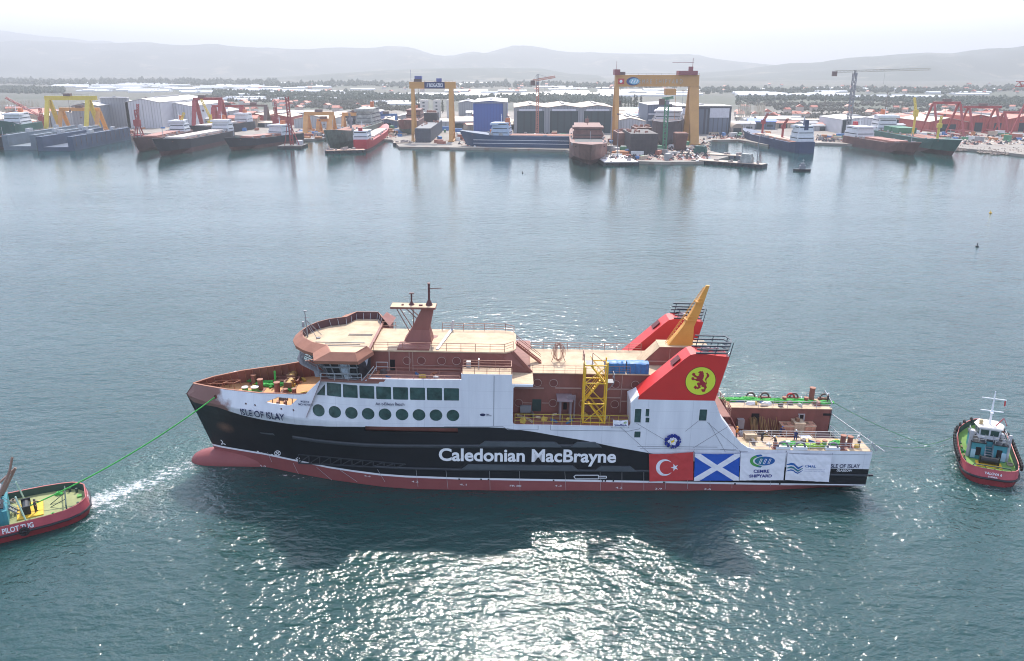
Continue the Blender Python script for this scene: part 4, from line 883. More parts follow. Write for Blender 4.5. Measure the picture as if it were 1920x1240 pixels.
# dome shelter
def dome():
    x0, x1, D = fr(1371, 1392, 253); r = (x1 - x0) / 2 * 1.15; t = thing('dome_shelter', 'rounded brown shelter with tunnel shape beside the framed hall', 'shelter', ((x0 + x1) / 2, D, GZ))
    pr = [(-r, 0)] + [(-r * math.cos(i * math.pi / 14), r * .5 + r * 1.15 * math.sin(i * math.pi / 14)) for i in range(15)] + [(r, 0)]
    MB().prism(pr, 0, 45, 'y').build('shell', mat('brown_sheet', (.32, .26, .21), .7), t); MB().box(-r * .6, r * .6, -.3, .05, .02, r).build('door', dk, t)
dome()
# silos / concrete towers behind the blue-bannered gantry
for k, (a, c, tp) in enumerate(((788, 802, 188), (813, 825, 188), (838, 850, 187))):
    x0, x1, D = fr(a, c, 222); t = thing('concrete_tower', ['pale unfinished concrete tower just right of the gantry left leg', 'middle pale concrete tower seen through the gantry', 'pale concrete tower beside the gantry right leg'][k], 'tower', ((x0 + x1) / 2, D, GZ)); h = hgt(tp, D)
    w2 = (x1 - x0) / 2; b = MB(); b.box(-w2, w2, 0, 14, 0, h); b.build('shaft', mat('pale_concrete', (.52, .50, .46), .8), t)
    for i in range(5): MB().box(-w2 * .3, w2 * .3, -.15, .05, h * (.1 + i * .18), h * (.17 + i * .18)).build('window', dk, t)

# ---- gantry cranes
gold = mat('crane_ochre', (.54, .28, .085), .5, var=.1, scale=.15); yel = mat('crane_yellow', (.66, .50, .08), .5, var=.1); org = mat('crane_orange', (.60, .30, .10), .5, var=.12, scale=.2); cred = mat('crane_red', (.35, .06, .06), .5, var=.12, scale=.2); cblue = mat('crane_blue', (.06, .16, .35), .5); cgreen = mat('crane_green', (.06, .22, .13), .5); cdark = mat('crane_brown', (.16, .11, .10), .6); cgrey = mat('crane_grey', (.22, .23, .25), .6)
def gantry(px0, px1, pyb, pyt, m, label, beam=4.0, leg=2.2, depth=22, heavy=None, overhang=0.0, ang=0.0, over2=0, group=None, trolley=.5, aframe=True, name='gantry_crane'):
    x0, x1, D = fr(px0, px1, pyb); h = hgt(pyt, D); w = x1 - x0; t = thing(name, label, 'crane', ((x0 + x1) / 2, D, GZ), group, rotz=ang); hw = w / 2
    MB().box(-hw - overhang, hw + over2, depth / 2 - beam * .4, depth / 2 + beam * .4, h - beam, h).build('girder', m, t)
    for sx, lw in ((-1, leg), (1, heavy or leg)):
        b = MB(); cx = sx * (hw - lw / 2)
        if aframe:
            for y0 in (0, depth): b.loft([[(cx - lw / 2, y0 - lw / 3, .8), (cx + lw / 2, y0 - lw / 3, .8), (cx + lw / 2, y0 + lw / 3, .8), (cx - lw / 2, y0 + lw / 3, .8)], [(cx - lw * .55, depth / 2 - 1 + (y0 - depth / 2) * .12, h - beam), (cx + lw * .55, depth / 2 - 1 + (y0 - depth / 2) * .12, h - beam), (cx + lw * .55, depth / 2 + 1 + (y0 - depth / 2) * .12, h - beam), (cx - lw * .55, depth / 2 + 1 + (y0 - depth / 2) * .12, h - beam)]])
            b.box(cx - lw / 3, cx + lw / 3, 0, depth, h * .12, h * .12 + 1.0)
        b.box(cx - lw * .7, cx + lw * .7, -2, depth + 2, 0.02, 1.0); b.build('leg', m, t)
    xt = -hw + w * trolley; b = MB(); b.box(xt - 3, xt + 3, depth / 2 - 2, depth / 2 + 2, h, h + 2.2); b.rail([(-hw, depth / 2 - beam * .4, h), (hw, depth / 2 - beam * .4, h)], h=1.1, sp=6, n=1, r=.05); b.build('trolley', cdark, t)
    b = MB(); b.bar((xt, depth / 2, h - beam), (xt, depth / 2, h * .62), .18); b.box(xt - .8, xt + .8, depth / 2 - .4, depth / 2 + .4, h * .57, h * .63); b.build('hook_block', cdark, t)
    return t, D, h, hw
# the big ochre gantry
t, D, h, hw = gantry(1153, 1309, 272, 141, gold, 'biggest ochre gantry crane with round emblem at the left end of its girder', beam=8.4, leg=2.9, heavy=6.4, depth=30, trolley=.07)
cemre = t
yb = 30 / 2 - 9 * .4 - .06
b = MB(); b.box(-hw - 1, -hw + 3, 9, 20, h, h + 4); b.box(hw - 16, hw - 2, 9, 20, h, h + 3); b.box(hw - 8, hw - 5, 12, 15, h + 3, h + 6); b.tube([(-hw + .5, 12, h + 4), (-hw + .5, 12, h + 10)], .15, 5); b.tube([(hw - 5.5, 12, h + 6), (hw - 5.5, 12, h + 12)], .2, 5); b.bar((hw - 21, 12, h + 9), (hw - 5, 12, h + 9), .3); b.build('machine_house', mat('machine_red', (.25, .07, .08)), t)
b = MB(); b.box(hw - 25, hw - 17, 11, 18, h - 14.5, h - 10); b.bar((hw - 18, 14, h - 10), (hw - 18, 14, h - 9), .3); b.bar((hw - 16.5, 14, h - 9), (hw - 16.5, 14, h - 35), .25); b.build('lower_trolley', org, t)
def disc(b, cx, cz, rx, rz, y, m=0, n=24, th=.15): b.prism([(cx + rx * math.cos(i * 2 * math.pi / n), cz + rz * math.sin(i * 2 * math.pi / n)) for i in range(n)], y - th, y, 'y', m)
b = MB(); b.box(-hw + 2, -hw + 6.6, yb - .15, yb, h - 6.6, h - 2.6); b.build('flag_panel', mat('flag_red', (.5, .03, .04)), t)
b = MB(); disc(b, -hw + 4.1, h - 4.6, 1.1, 1.1, yb - .2); b.build('flag_crescent', wlet, t)
b = MB(); disc(b, -hw + 13.2, h - 4.6, 5.0, 3.0, yb); b.build('emblem', mat('emblem_navy', (.03, .08, .22)), t)
b = MB(); disc(b, -hw + 14.2, h - 4.6, 3.9, 2.2, yb - .2); b.build('emblem_inner', mat('emblem_sky', (.25, .5, .62)), t)
b = MB()
for k in range(3): b.bar((-hw + 11.8 + k * 2, yb - .45, h - 5.8), (-hw + 13 + k * 2, yb - .45, h - 3.4), .6, .2, up=(0, 1, 0))
b.build('emblem_bars', wlet, t)
vs, fs, _ = text2d('C E M R E   S H I P Y A R D', .0); me = bpy.data.meshes.new('girder_lettering'); me.from_pydata([(-hw * .54 + u * hw * 1.14, yb - .12, h - 6.2 + v / .682 * 3.0) for u, v in vs], [], fs); me.materials.append(mat('faded_blue', (.42, .42, .36))); o = bpy.data.objects.new('girder_lettering', me); COL.objects.link(o); o.parent = t
# gantry with navy nameboard
t, D, h, hw = gantry(772, 850, 266, 154, gold, 'ochre gantry crane with a navy nameboard on its girder', beam=5.2, leg=2.0, heavy=3.3, depth=24, trolley=.16, overhang=1.5, over2=2)
b = MB(); b.box(-hw + 10.5, -hw + 26.5, 12 - 5.2 * .4 - .4, 12 - 5.2 * .4, h - 5.1, h - .1); b.build('nameboard', mat('board_navy', (.03, .04, .12)), t)
vs, fs, _ = text2d('// BOGAZICI', .025); me = bpy.data.meshes.new('sign_lettering'); me.from_pydata([(-hw + 12.3 + u * 12.6, 12 - 5.2 * .4 - .5, h - 3.9 + v / .682 * 2.6) for u, v in vs], [], fs); me.materials.append(wlet); o = bpy.data.objects.new('sign_lettering', me); COL.objects.link(o); o.parent = t
b = MB(); b.box(-hw + 3, -hw + 8.5, 9, 15, h + 2, h + 4.4); b.box(hw - 13, hw - 9, 9, 14, h, h + 2.6); b.tube([(-hw, 10, h), (-hw, 10, h + 9)], .12, 4); b.build('machine_house', mat('house_blue', (.10, .12, .30)), t)
gantry(83, 165, 252, 181, yel, 'bright yellow gantry crane at the left standing over the brown hall', beam=3.6, leg=3.2, depth=26, overhang=1, over2=6)
gantry(108, 184, 250, 203, org, 'dull orange gantry crane just behind the bright yellow one', beam=3, leg=3, depth=20)
gantry(360, 415, 246, 184, cred, 'tall red gantry crane above the coaster with pale hatches', beam=2.4, leg=3.2, depth=24, trolley=.3)
gantry(395, 455, 240, 198, cred, 'lower dull red gantry crane behind the tall red one', beam=2, leg=3.5, depth=20)
gantry(448, 500, 238, 197, cdark, 'brown long girder gantry with yellow right leg', beam=2, leg=3.0, depth=18)
gantry(568, 624, 252, 211, org, 'orange gantry crane left of the pair beside the green hull', beam=3, leg=4, depth=20)
gantry(592, 618, 250, 224, org, 'smaller orange gantry crane tucked under the larger one', beam=2.4, leg=3, depth=16)
gantry(640, 690, 246, 212, org, 'orange gantry crane standing before the dark hall', beam=3, leg=2.4, depth=16)
gantry(702, 744, 240, 214, cblue, 'blue gantry crane over the low blue grey hall', beam=2.2, leg=2, depth=14)
gantry(1756, 1808, 256, 192, cred, 'tall red portal gantry nearest the green ship', beam=2, leg=1.3, depth=30)
gantry(1822, 1876, 254, 200, cred, 'red portal gantry in the middle of the three on the right', beam=2, leg=1.3, depth=26, overhang=4, over2=4)
gantry(1888, 1960, 254, 210, cred, 'red portal gantry at the right edge of the harbour', beam=2, leg=1.3, depth=22)
# ---- tower cranes
def tower_crane(px, pyb, pytop, pxj0, pxj1, pyj, m, mj, label, w=2.4, sec=24, dy=0, cab=True, up=0):
    p = G(px, pyb, GZ); h = hgt(pytop, p.y); t = thing('tower_crane', label, 'crane', p); hj = hgt(pyj, p.y)
    MB().truss((0, 0, 0), (0, 0, hj), w, .45, sec).build('tower', m, t)
    a = V(pxj0, pyj, p.y).x - p.x; c = V(pxj1, pyj, p.y).x - p.x
    MB().truss((a, 0, hj + 1), (c, dy, hj + 1 + up), 1.5, .3, 26).build('jib', mj, t)
    b = MB(); e = a if abs(a) < abs(c) else c; b.box(e - 1.8, e + 1.8, -1.2, 1.2, hj - 2.6, hj + 1.2); b.build('counterweight', cdark, t)
    b = MB(); b.truss((0, 0, hj), (0, 0, max(h, hj + 2)), 1.2, .25, 4); b.box(-1, 1, -2.6, -1, hj - 2.4, hj); f = c if e == a else a
    b.bar((0, 0, max(h, hj + 2)), (f * .6, 0, hj + 1.5 + up * .6), .15); b.bar((0, 0, max(h, hj + 2)), (e * .9, 0, hj + 1.8), .15); b.bar((f * .4, 0, hj + .5), (f * .4, 0, hj - 9), .1); b.build('cab', cgrey, t)
    return t
tower_crane(1007, 262, 139, 999, 1041, 154, mat('crane_pinkish', (.50, .20, .14)), MATS['crane_pinkish'], 'slender orange lattice tower crane before the triple hall', w=2.0, sec=26, up=3)
tower_crane(1588, 258, 132, 1565, 1743, 137, cgrey, mat('jib_pale', (.42, .40, .34)), 'tall grey tower crane with very long pale jib over the right yard', w=2.6, sec=30, up=2)
tower_crane(1245, 288, 186, 1241, 1262, 189, cgreen, cgreen, 'green tower crane with short jib between hull block and slipway ship', w=2.4, sec=18, up=1)
def level_crane(px, pyb, pytop, m, label, jib, hb_=.55, name='harbour_crane'):
    p = G(px, pyb, GZ + (4 if pyb < 250 and px < 300 else 0)); h = hgt(pytop, p.y); t = thing(name, label, 'crane', p); b = MB()
    for sx in (-1, 1):
        for sy in (-1, 1): b.bar((sx * 3.2, sy * 3.2, 0), (sx * 1.3, sy * 1.3, h * .35), .8)
    b.box(-3.4, 3.4, -3.4, 3.4, h * .1, h * .13); b.build('portal', m, t)
    b = MB(); b.box(-2.6, 2.2, -1.8, 1.8, h * .35, h * .52); b.truss((0, 0, h * .5), (0, 0, h * .78), 1.8, .35, 5); b.build('slewing_house', m, t)
    q = V(jib[0], jib[1], p.y); b = MB(); b.truss((1, 0, h * .5), (q.x - p.x, 0, q.z - p.z), 1.3, .3, 14); b.bar((0, 0, h * .78), ((q.x - p.x) * .7, 0, h * .5 + (q.z - p.z - h * .5) * .7), .15); b.build('jib', m, t); return t
level_crane(83, 250, 190, cred, 'dark red harbour crane with its jib stretched up to the left', (10, 183))
level_crane(262, 262, 190, cred, 'slim red harbour crane on the quay beside the blue floating dock', (258, 195))
level_crane(520, 256, 186, cred, 'dark red lattice tower crane without jib beside the red hall', (516, 192))
level_crane(398, 250, 205, yel, 'yellow harbour crane leaning its jib to the upper left', (377, 186))
level_crane(335, 262, 225, yel, 'small yellow crawler crane behind the coaster', (345, 211))
b_ = G(545, 274, 1.5); t = thing('floating_crane', 'black pontoon carrying a tall red lattice mast', 'floating crane', (b_.x, b_.y, 0)); MB().box(-9, 9, -5, 16, -1, 1.8).build('pontoon', mat('barge_black', (.03, .03, .035), .6), t); h = hgt(178, b_.y); MB().truss((0, 4, 1.8), (-.8, 4, h), 2.0, .4, 18).build('mast', cred, t); MB().bar((-5, 2, 1.8), (-.5, 4, h * .7), .5).bar((6, 2, 1.8), (-.3, 4, h * .5), .5).build('stay', cred, t); MB().box(3, 7, 6, 11, 1.8, 5).build('cabin', mat('cabin_white', (.6, .6, .6)), t)
# lattice jib crane at the right edge
p = G(1893, 256, GZ); t = thing('lattice_jib_crane', 'red hammerhead crane whose lattice girder enters from the right edge', 'crane', p); h = hgt(158, p.y); MB().bar((0, 0, 0), (12, 0, h - 1), 1.2).bar((18, 10, 0), (13, 2, h - 1), 1.2).build('leg', cred, t); MB().truss((-2, 0, h), (60, 0, h), 4, .5, 20).build('girder', cred, t)

# ---- ships
def ship(bow, stern, beam, fb, upper, lower, label, zl=1.2, house=None, hatch=None, cranes=(), name='cargo_ship', bowh=1.35, mast=True, z=0.0, deckm=None, rake=.06, hcol=None, fcol=None, stern_h=1.0, line=None, extra=None, cat='ship'):
    a = G(*stern, z); c = G(*bow, z); L = (c - a).length; ang = math.atan2(c.y - a.y, c.x - a.x); t = thing(name, label, cat, a, rotz=ang)
    hs = [0, .04, .12, .25, .5, .75, .86, .93, .975, 1.0]; hw = [.72, .88, .97, 1, 1, .97, .82, .55, .25, .03]
    def topz(u): return fb * (stern_h if u < .12 else (1 + (bowh - 1) * max(0, (u - .78) / .22) ** .6))
    for nm_, z0f, z1f, m in (('lower_hull', lambda u: -1.5, lambda u: zl, lower), ('hull', lambda u: zl, topz, upper)):
        b = MB(); secs = []
        for u, wd in zip(hs, hw):
            z0, z1 = z0f(u), z1f(u); k = rake * L * (u if u > .8 else 0); fl = .55 if nm_ == 'lower_hull' and u > .8 else 1
            def w(zz): s = (zz + 1.5) / (fb + 1.5); return beam / 2 * wd * (.8 + .2 * min(1, s * 1.6)) if u > .8 else beam / 2 * wd
            def X(zz): return L * u + k * (zz / fb) * (1 if u > .8 else 0)
            secs.append([(X(z0), -w(z0) * fl, z0), (X(z1), -w(z1), z1), (X(z1), w(z1), z1), (X(z0), w(z0) * fl, z0)])
        b.loft(secs); b.build(nm_, m, t)
    dm = deckm or mat('rust_deck', (.30, .13, .09), .8, var=.25, scale=.2)
    b = MB(); b.box(L * .02, L * .95, -beam * .36, beam * .36, fb + .02, fb + .35); b.build('deck', dm, t)
    if hatch:
        n, m, hh, u0, u1 = hatch
        for i in range(n):
            x0 = L * (u0 + (u1 - u0) * i / n); x1 = L * (u0 + (u1 - u0) * (i + 1) / n) - 1.5; MB().box(x0, x1, -beam * .34, beam * .34, fb + .35, fb + hh).build('hatch_cover', m, t)
    if house:
        u0, u1, hh, m = house; n = max(1, int(hh / 2.8)); hz = fb * stern_h
        b = MB()
        for i in range(n): s = 1 - .07 * i; b.box(L * u0 + i * .5, L * u1 - i * .4, -beam * .40 * s, beam * .40 * s, hz + i * hh / n + .02, hz + (i + 1) * hh / n)
        b.box(L * (u0 * .4 + u1 * .6), L * u1 + .5, -beam * .42, beam * .42, hz + hh * .82, hz + hh * .98)
        ho = b.build('superstructure', m, t)
        b = MB()
        for i in range(n):
            s = 1 - .07 * i; zz = hz + (i + .55) * hh / n
            for sx in (-1, 1): b.box(L * u0 + i * .5 + 1, L * u1 - i * .4 - 1, sx * beam * .40 * s - .06, sx * beam * .40 * s + .06, zz, zz + .55)
            for xx in (L * u0 + i * .5, L * u1 - i * .4): b.box(xx - .06, xx + .06, -beam * .36 * s, beam * .36 * s, zz, zz + .55)
        b.build('window_row', dk, ho)
        fm = fcol or mat('funnel_orange', (.5, .15, .06)); MB().loft([[(L * u0 + 1, -1.6, hz + hh * .7), (L * u0 + 4.5, -1.6, hz + hh * .7), (L * u0 + 4.5, 1.6, hz + hh * .7), (L * u0 + 1, 1.6, hz + hh * .7)], [(L * u0 + .6, -1.3, hz + hh * 1.35), (L * u0 + 3.6, -1.3, hz + hh * 1.35), (L * u0 + 3.6, 1.3, hz + hh * 1.35), (L * u0 + .6, 1.3, hz + hh * 1.35)]]).build('funnel', fm, t)
        if mast: MB().bar((L * (u0 + u1) / 2, 0, hz + hh), (L * (u0 + u1) / 2, 0, hz + hh + 6), .35).bar((L * (u0 + u1) / 2, -2, hz + hh + 4), (L * (u0 + u1) / 2, 2, hz + hh + 4), .2).build('mast', hcol or m, t)
    for u, ch, cm, dx in cranes:
        x = L * u; MB().tube([(x, 0, fb), (x, 0, fb + ch * .55)], .9, 8).box(x - 1.4, x + 1.4, -1.4, 1.4, fb + ch * .5, fb + ch * .68).truss((x, 0, fb + ch * .62), (x + dx, 0, fb + ch), 1.1, .3, 8).build('deck_crane', cm, t)
    if mast: MB().bar((L * .95, 0, fb * bowh), (L * .95, 0, fb * bowh + 6), .25).build('foremast', steel, t)
    if line:
        b = MB()
        for zf in line: b.box(L * .06, L * .93 if zf < .7 else L * .8, -beam / 2 - .08, -beam / 2 + .02, fb * zf, fb * zf + .3); b.box(L * .06, L * .93, beam / 2 - .02, beam / 2 + .08, fb * zf, fb * zf + .3)
        b.build('hull_stripe', wlet, t)
    # rail and clutter along the bulwark
    rr = random.Random(int(L * 7)); b = MB()
    for i in range(int(L / 7)):
        x = L * rr.uniform(.1, .9); y = rr.choice((-1, 1)) * beam * rr.uniform(.3, .46); s = rr.uniform(.4, 1.3); b.box(x - s, x + s, y - .5, y + .5, fb, fb + rr.uniform(.6, 2.0))
    b.build('deck_gear', mat('deck_gear_grey', (.35, .34, .33), .7, var=.4, scale=.5), t)
    return t, L
hbk = mat('hull_black', (.018, .022, .032), .5, var=.3, scale=.1); hrust = mat('hull_rust_red', (.12, .055, .048), .7, var=.3, scale=.15); hmar = mat('hull_maroon', (.095, .042, .042), .6, var=.25, scale=.15); hgrn = mat('hull_green', (.02, .10, .085), .5, var=.25, scale=.15)
hblue = mat('hull_blue', (.018, .045, .11), .45, var=.2, scale=.15); hnavy = mat('hull_navy', (.022, .06, .13), .4, var=.15, scale=.1); hred = mat('hull_bright_red', (.42, .03, .04), .5, var=.15); hpat = mat('hull_patchy_green', (.10, .13, .11), .7, var=.45, scale=.25); hprim = mat('hull_brown_primer', (.20, .10, .085), .7, var=.25, scale=.2)
hwht = mat('ship_white', (.66, .67, .68), .5, var=.1); hcream = mat('hatch_cream', (.60, .52, .46), .6, var=.15); hatchr = mat('hatch_red', (.36, .16, .12), .6, var=.2); glow = mat('deck_green', (.06, .2, .12), .6)
ship((14, 279), (-60, 266), 14, 7, hbk, hrust, 'dark hulled ship whose bow pokes in at the left edge', house=(.1, .25, 8, hwht))
ship((10, 268), (70, 256), 16, 13, hgrn, hrust, 'green and rust hulled ship with white superstructure at far left', zl=7, house=(.35, .7, 9, hwht))
ship((262, 285), (352, 262), 15, 8, hmar, hrust, 'dark maroon coaster moored left of the black ship with pale hatches', hatch=(3, hatchr, 1.6, .3, .8), house=(.08, .22, 9, hwht), zl=2)
ship((303, 293), (428, 266), 17, 9.2, hbk, hmar, 'black and red cargo ship with pale hatch covers and a white stern house', hatch=(6, hcream, 1.9, .17, .84), house=(.02, .12, 9, hwht), zl=3.2)
ship((350, 262), (470, 245), 16, 9, hbk, hrust, 'dark ship lying behind the black ship with pale hatches', house=(.05, .15, 8, hwht), hatch=(3, hcream, 1.5, .3, .8), mast=False)
ship((434, 282), (560, 266), 16, 7.2, hbk, hrust, 'dark cargo ship with rust sides lying beside the pontoon with red mast', hatch=(3, hatchr, 1.6, .25, .8), house=(.2, .36, 8, hwht), zl=2.5)
ship((622, 283), (705, 252), 18, 11.5, hpat, hpat, 'patchy green grey hull under repair beside the red coaster', house=(.05, .3, 13, mat('patchy_white', (.35, .36, .33), .7, var=.5, scale=.3)), zl=5, cranes=((.6, 12, cgrey, 3),))
ship((722, 254), (676, 284), 13, 6.2, hred, hmar, 'bright red coaster seen stern on with white house and orange rail', hatch=(3, hcream, 1.4, .3, .85), house=(.02, .16, 6, hwht), zl=1.6, bowh=1.5, stern_h=1.3, fcol=hred)
ship((878, 277), (1090, 280), 20, 9.8, hnavy, hnavy, 'long navy blue offshore vessel with white lines and small white bridge', house=(.62, .78, 9, mat('bridge_pale_blue', (.42, .50, .60), .5)), line=(.42, .66), bowh=1.3, name='offshore_vessel', hcol=hwht)
ship((1106, 309), (1096, 262), 26, 10, hprim, hrust, 'big rust brown unfinished ship with its bow towards the bay', house=(.35, .62, 8, hprim), zl=3, fcol=hprim, deckm=dk, bowh=1.35)
ship((1400, 262), (1512, 288), 15, 6.5, hblue, hblue, 'blue hulled coaster with white stern house and red deck cranes', house=(.03, .14, 11, hwht), hatch=(2, mat('hold_tan', (.52, .33, .24)), 1.2, .2, .75), cranes=((.38, 15, cred, -7), (.72, 17, cred, -8)), stern_h=1.2, fcol=hblue)
ship((1712, 291), (1592, 270), 17, 6.8, hrust, hmar, 'rust red cargo ship moored left of the green ship with yellow cranes', house=(.04, .26, 8, hwht), hatch=(3, hatchr, 1.2, .35, .82), zl=2, fcol=hred)
ship((1784, 292), (1640, 262), 20, 9, hgrn, hmar, 'green cargo ship with two yellow cranes beside the rocky shore', house=(.05, .17, 12, hwht), cranes=((.52, 27, yel, -6), (.82, 16, yel, 1)), zl=3, hatch=(2, glow, 4.5, .24, .46), bowh=1.25)
# ships and blocks on the slipways
def block(px0, px1, pyb, pyt, depth, m, label, z=GZ, openings=0, step=0, name='hull_block'):
    x0, x1, D = fr(px0, px1, pyb, z); h = V(960, pyt, D).z - z; t = thing(name, label, 'hull block', ((x0 + x1) / 2, D, z)); w = (x1 - x0) / 2
    b = MB(); b.box(-w, w, 0, depth, .8, h); 
    if step: b.box(-w, w, depth * .5, depth, h, h + step)
    b.build('plating', m, t); b = MB()
    for i in range(5): b.box(-w + i * w / 2.2, -w + i * w / 2.2 + 1, .5, depth - .5, 0, .8)
    b.build('keel_block', cdark, t)
    b = MB(); n = int(w)
    for i in range(n): xx = -w + 2 * w * (i + .5) / n; b.box(xx - .12, xx + .12, -.25, 0.02, 1, h)
    for zz in (h * .35, h * .7): b.box(-w, w, -.3, .02, zz, zz + .3)
    b.build('frame', m, t); b = MB()
    rr = random.Random(px0)
    for i in range(10): xx = rr.uniform(-w, w * .8); yy = rr.uniform(1, depth - 2); b.box(xx, xx + rr.uniform(.5, 2.5), yy, yy + 1.5, h, h + rr.uniform(.4, 2))
    b.build('deck_fitting', hatchr, t); return t
dblk = mat('block_dark', (.055, .05, .055), .7, var=.3, scale=.3)
block(1181, 1232, 291, 251, 42, dblk, 'dark box shaped hull block nearest the water under the big gantry')
block(1158, 1178, 283, 250, 30, hprim, 'brown hull block just left of the dark box shaped one')
block(1190, 1222, 262, 240, 24, hrust, 'rust coloured block on the slip behind the dark box shaped one')
block(779, 808, 268, 241, 110, mat('barge_slate', (.08, .09, .11), .6, var=.2), 'slate barge hull on the slip under the nameboard gantry', z=1.2)
block(796, 820, 252, 212, 20, dblk, 'dark upright section standing on the rear of the slate barge', z=GZ)
ship((760, 253), (785, 236), 17, 10, hprim, hpat, 'small brown ship on the slip left of the slate barge', house=(.1, .4, 8, hprim), z=GZ, zl=5, mast=False)
t, L = ship((1245, 276), (1262, 236), 26, 17, mat('ferry_block_dark', (.07, .055, .07), .7, var=.3, scale=.2), dblk, 'tall dark ship on the slip with pale curved bridge top', house=(.55, .8, 7, hwht), z=GZ, zl=5, mast=False, fcol=dblk, bowh=1.1)
for k, (px, py, h2) in enumerate(((1276, 283, 12), )):
    p = G(px, py, GZ); t = thing('hull_section', 'rusty bow section standing upright at the head of the slipway rails', 'hull section', p); MB().loft([[(-3, 0, 0), (3, 0, 0), (3.5, 7, 0), (-3.5, 7, 0)], [(-4.5, -1.5, h2), (4.5, -1.5, h2), (4.5, 8, h2), (-4.5, 8, h2)]]).build('plating', hrust, t); MB().box(-4, 4, 1, 7, h2, h2 + .5).build('deck', hatchr, t)
# floating docks
def dock(a, c, wid, h, m, label, z0=0):
    A, B = G(*a), G(*c); L = (B - A).length; ang = math.atan2(B.y - A.y, B.x - A.x); t = thing('floating_dock', label, 'floating dock', A, rotz=ang)
    MB().box(0, L, 0, wid, -1, 2.6).build('pontoon', m, t)
    for y0 in (0, wid - 4): 
        w_ = MB().box(0, L, y0, y0 + 4, 2.6, h).build('wing_wall', m, t)
        MB().rail([(0, y0 + .2, h), (L, y0 + .2, h)], h=1.1, sp=5, n=1, r=.06).box(L * .3, L * .36, y0 + .5, y0 + 3.2, h, h + 2.6).box(L * .7, L * .74, y0 + .5, y0 + 3.2, h, h + 2.4).build('walkway', steel, w_)
    b = MB()
    for i in range(12): x = L * (i + .5) / 12; b.box(x - .2, x + .2, -.2, .02, 2.7, h - .5)
    b.build('fender', cdark, t)
dock((140, 283), (246, 262), 26, 10, mat('dock_blue', (.05, .08, .13), .6, var=.2, scale=.1), 'blue floating dock with high side wall at left of the bay')
dock((70, 281), (190, 259), 24, 10.5, mat('dock_slate', (.13, .17, .20), .6, var=.25, scale=.1), 'slate grey floating dock just left of the blue one')
# barges
def barge(px, py, L, W, ang, m, label, deckm, house=None, lift=None):
    p = G(px, py); t = thing('barge', label, 'barge', p, rotz=ang); MB().prism([(-L / 2, 0), (-L / 2 + 2, -.8), (L / 2 - 2, -.8), (L / 2, 0), (L / 2, 2), (-L / 2, 2)], 0, W, 'y').build('hull', m, t); MB().box(-L / 2 + .5, L / 2 - .5, .5, W - .5, 2, 2.25).build('deck', deckm, t)
    rr = random.Random(int(px)); b = MB()
    for i in range(10): x = rr.uniform(-L / 2 + 1, L / 2 - 3); y = rr.uniform(1, W - 3); b.box(x, x + rr.uniform(.8, 3), y, y + rr.uniform(.8, 2), 2.25, 2.25 + rr.uniform(.5, 1.8))
    b.build('deck_cargo', mat('mixed_gear', (.35, .3, .28), .7, var=.5, scale=.6), t)
    b = MB()
    for i in range(int(L / 4)): b.ball((-L / 2 + 2 + i * 4, -.3, 1.2), .7, .4, .7, n=8, k=4)
    b.build('tyre_fender', mat('rubber', (.02, .02, .02), .8), t)
    if house: x0, x1, hh, hm_ = house; MB().box(x0, x1, W * .25, W * .75, 2.25, 2.25 + hh).box(x0 + .6, x1 - .6, W * .3, W * .7, 2.25 + hh, 4 + hh).build('deckhouse', hm_, t)
    if lift: MB().tube([(lift[0], W / 2, 2.2), (lift[0], W / 2, 2.2 + lift[1])], .25, 6).build('mast', cgrey, t)
    return t
wdeck = mat('barge_white_deck', (.72, .70, .68), .7); 
barge(1165, 311, 22, 40, R(4), hbk, 'wide pontoon with white deck moored right of the rust brown ship', wdeck, lift=(-3, 26))
barge(1360, 311, 46, 9, R(-38), hbk, 'long narrow work barge with deckhouse off the slipway rails', mat('deck_brown', (.42, .33, .25)), house=(8, 15, 3.5, MATS['patchy_white']), lift=(18, 16))
barge(648, 288, 28, 9, R(14), hbk, 'small pontoon with yellow decking under the patchy green hull', MATS['hold_tan'])
barge(1330, 296, 42, 10, R(-30), mat('barge_slate2', (.12, .13, .15)), 'grey barge lying behind the narrow work barge', MATS['deck_brown'], house=(-12, -4, 3, hgrn))
barge(757, 273, 16, 9, R(10), hbk, 'small dark pontoon at the corner of the slate barge slip', MATS['deck_brown'])
# the small work boat in the bay
def small_boat(px, py, ang, label):
    p = G(px, py); t = thing('work_boat', label, 'boat', p, rotz=ang); hs = [(-4.5, 1.4), (-2, 1.7), (1.5, 1.6), (3.5, 1.0), (5, .08)]
    MB().loft([[(x, -w * .8, -.3), (x + (.3 if x > 3 else 0), -w, 1.2), (x + (.3 if x > 3 else 0), w, 1.2), (x, w * .8, -.3)] for x, w in hs]).build('hull', hbk, t)
    MB().box(-1.5, 1.8, -1.1, 1.1, 1.2, 3.2).box(-1.0, 1.2, -.9, .9, 3.2, 4.6).build('wheelhouse', cgrey, t); MB().bar((0, 0, 4.6), (0, 0, 7), .15).bar((-.8, 0, 6), (.8, 0, 6), .1).build('mast', steel, t)
small_boat(1504, 321, R(178), 'small dark work boat heading left with a white wake in the middle of the bay')
for px, py, m, l in ((1857, 400, 'safety_yellow', 'tiny yellow buoy floating on the water at right'), (1832, 463, 'black_paint', 'tiny dark buoy floating on the water below the yellow one'), (980, 325, 'black_paint', 'tiny black marker buoy in front of the navy offshore vessel')):
    p = G(px, py); t = thing('buoy', l, 'buoy', p); MB().ball((0, 0, .1), .55, .55, .45).build('float', MATS[m], t); MB().tube([(0, 0, .4), (0, 0, 1.3)], .12, 6).build('topmark', MATS[m], t)
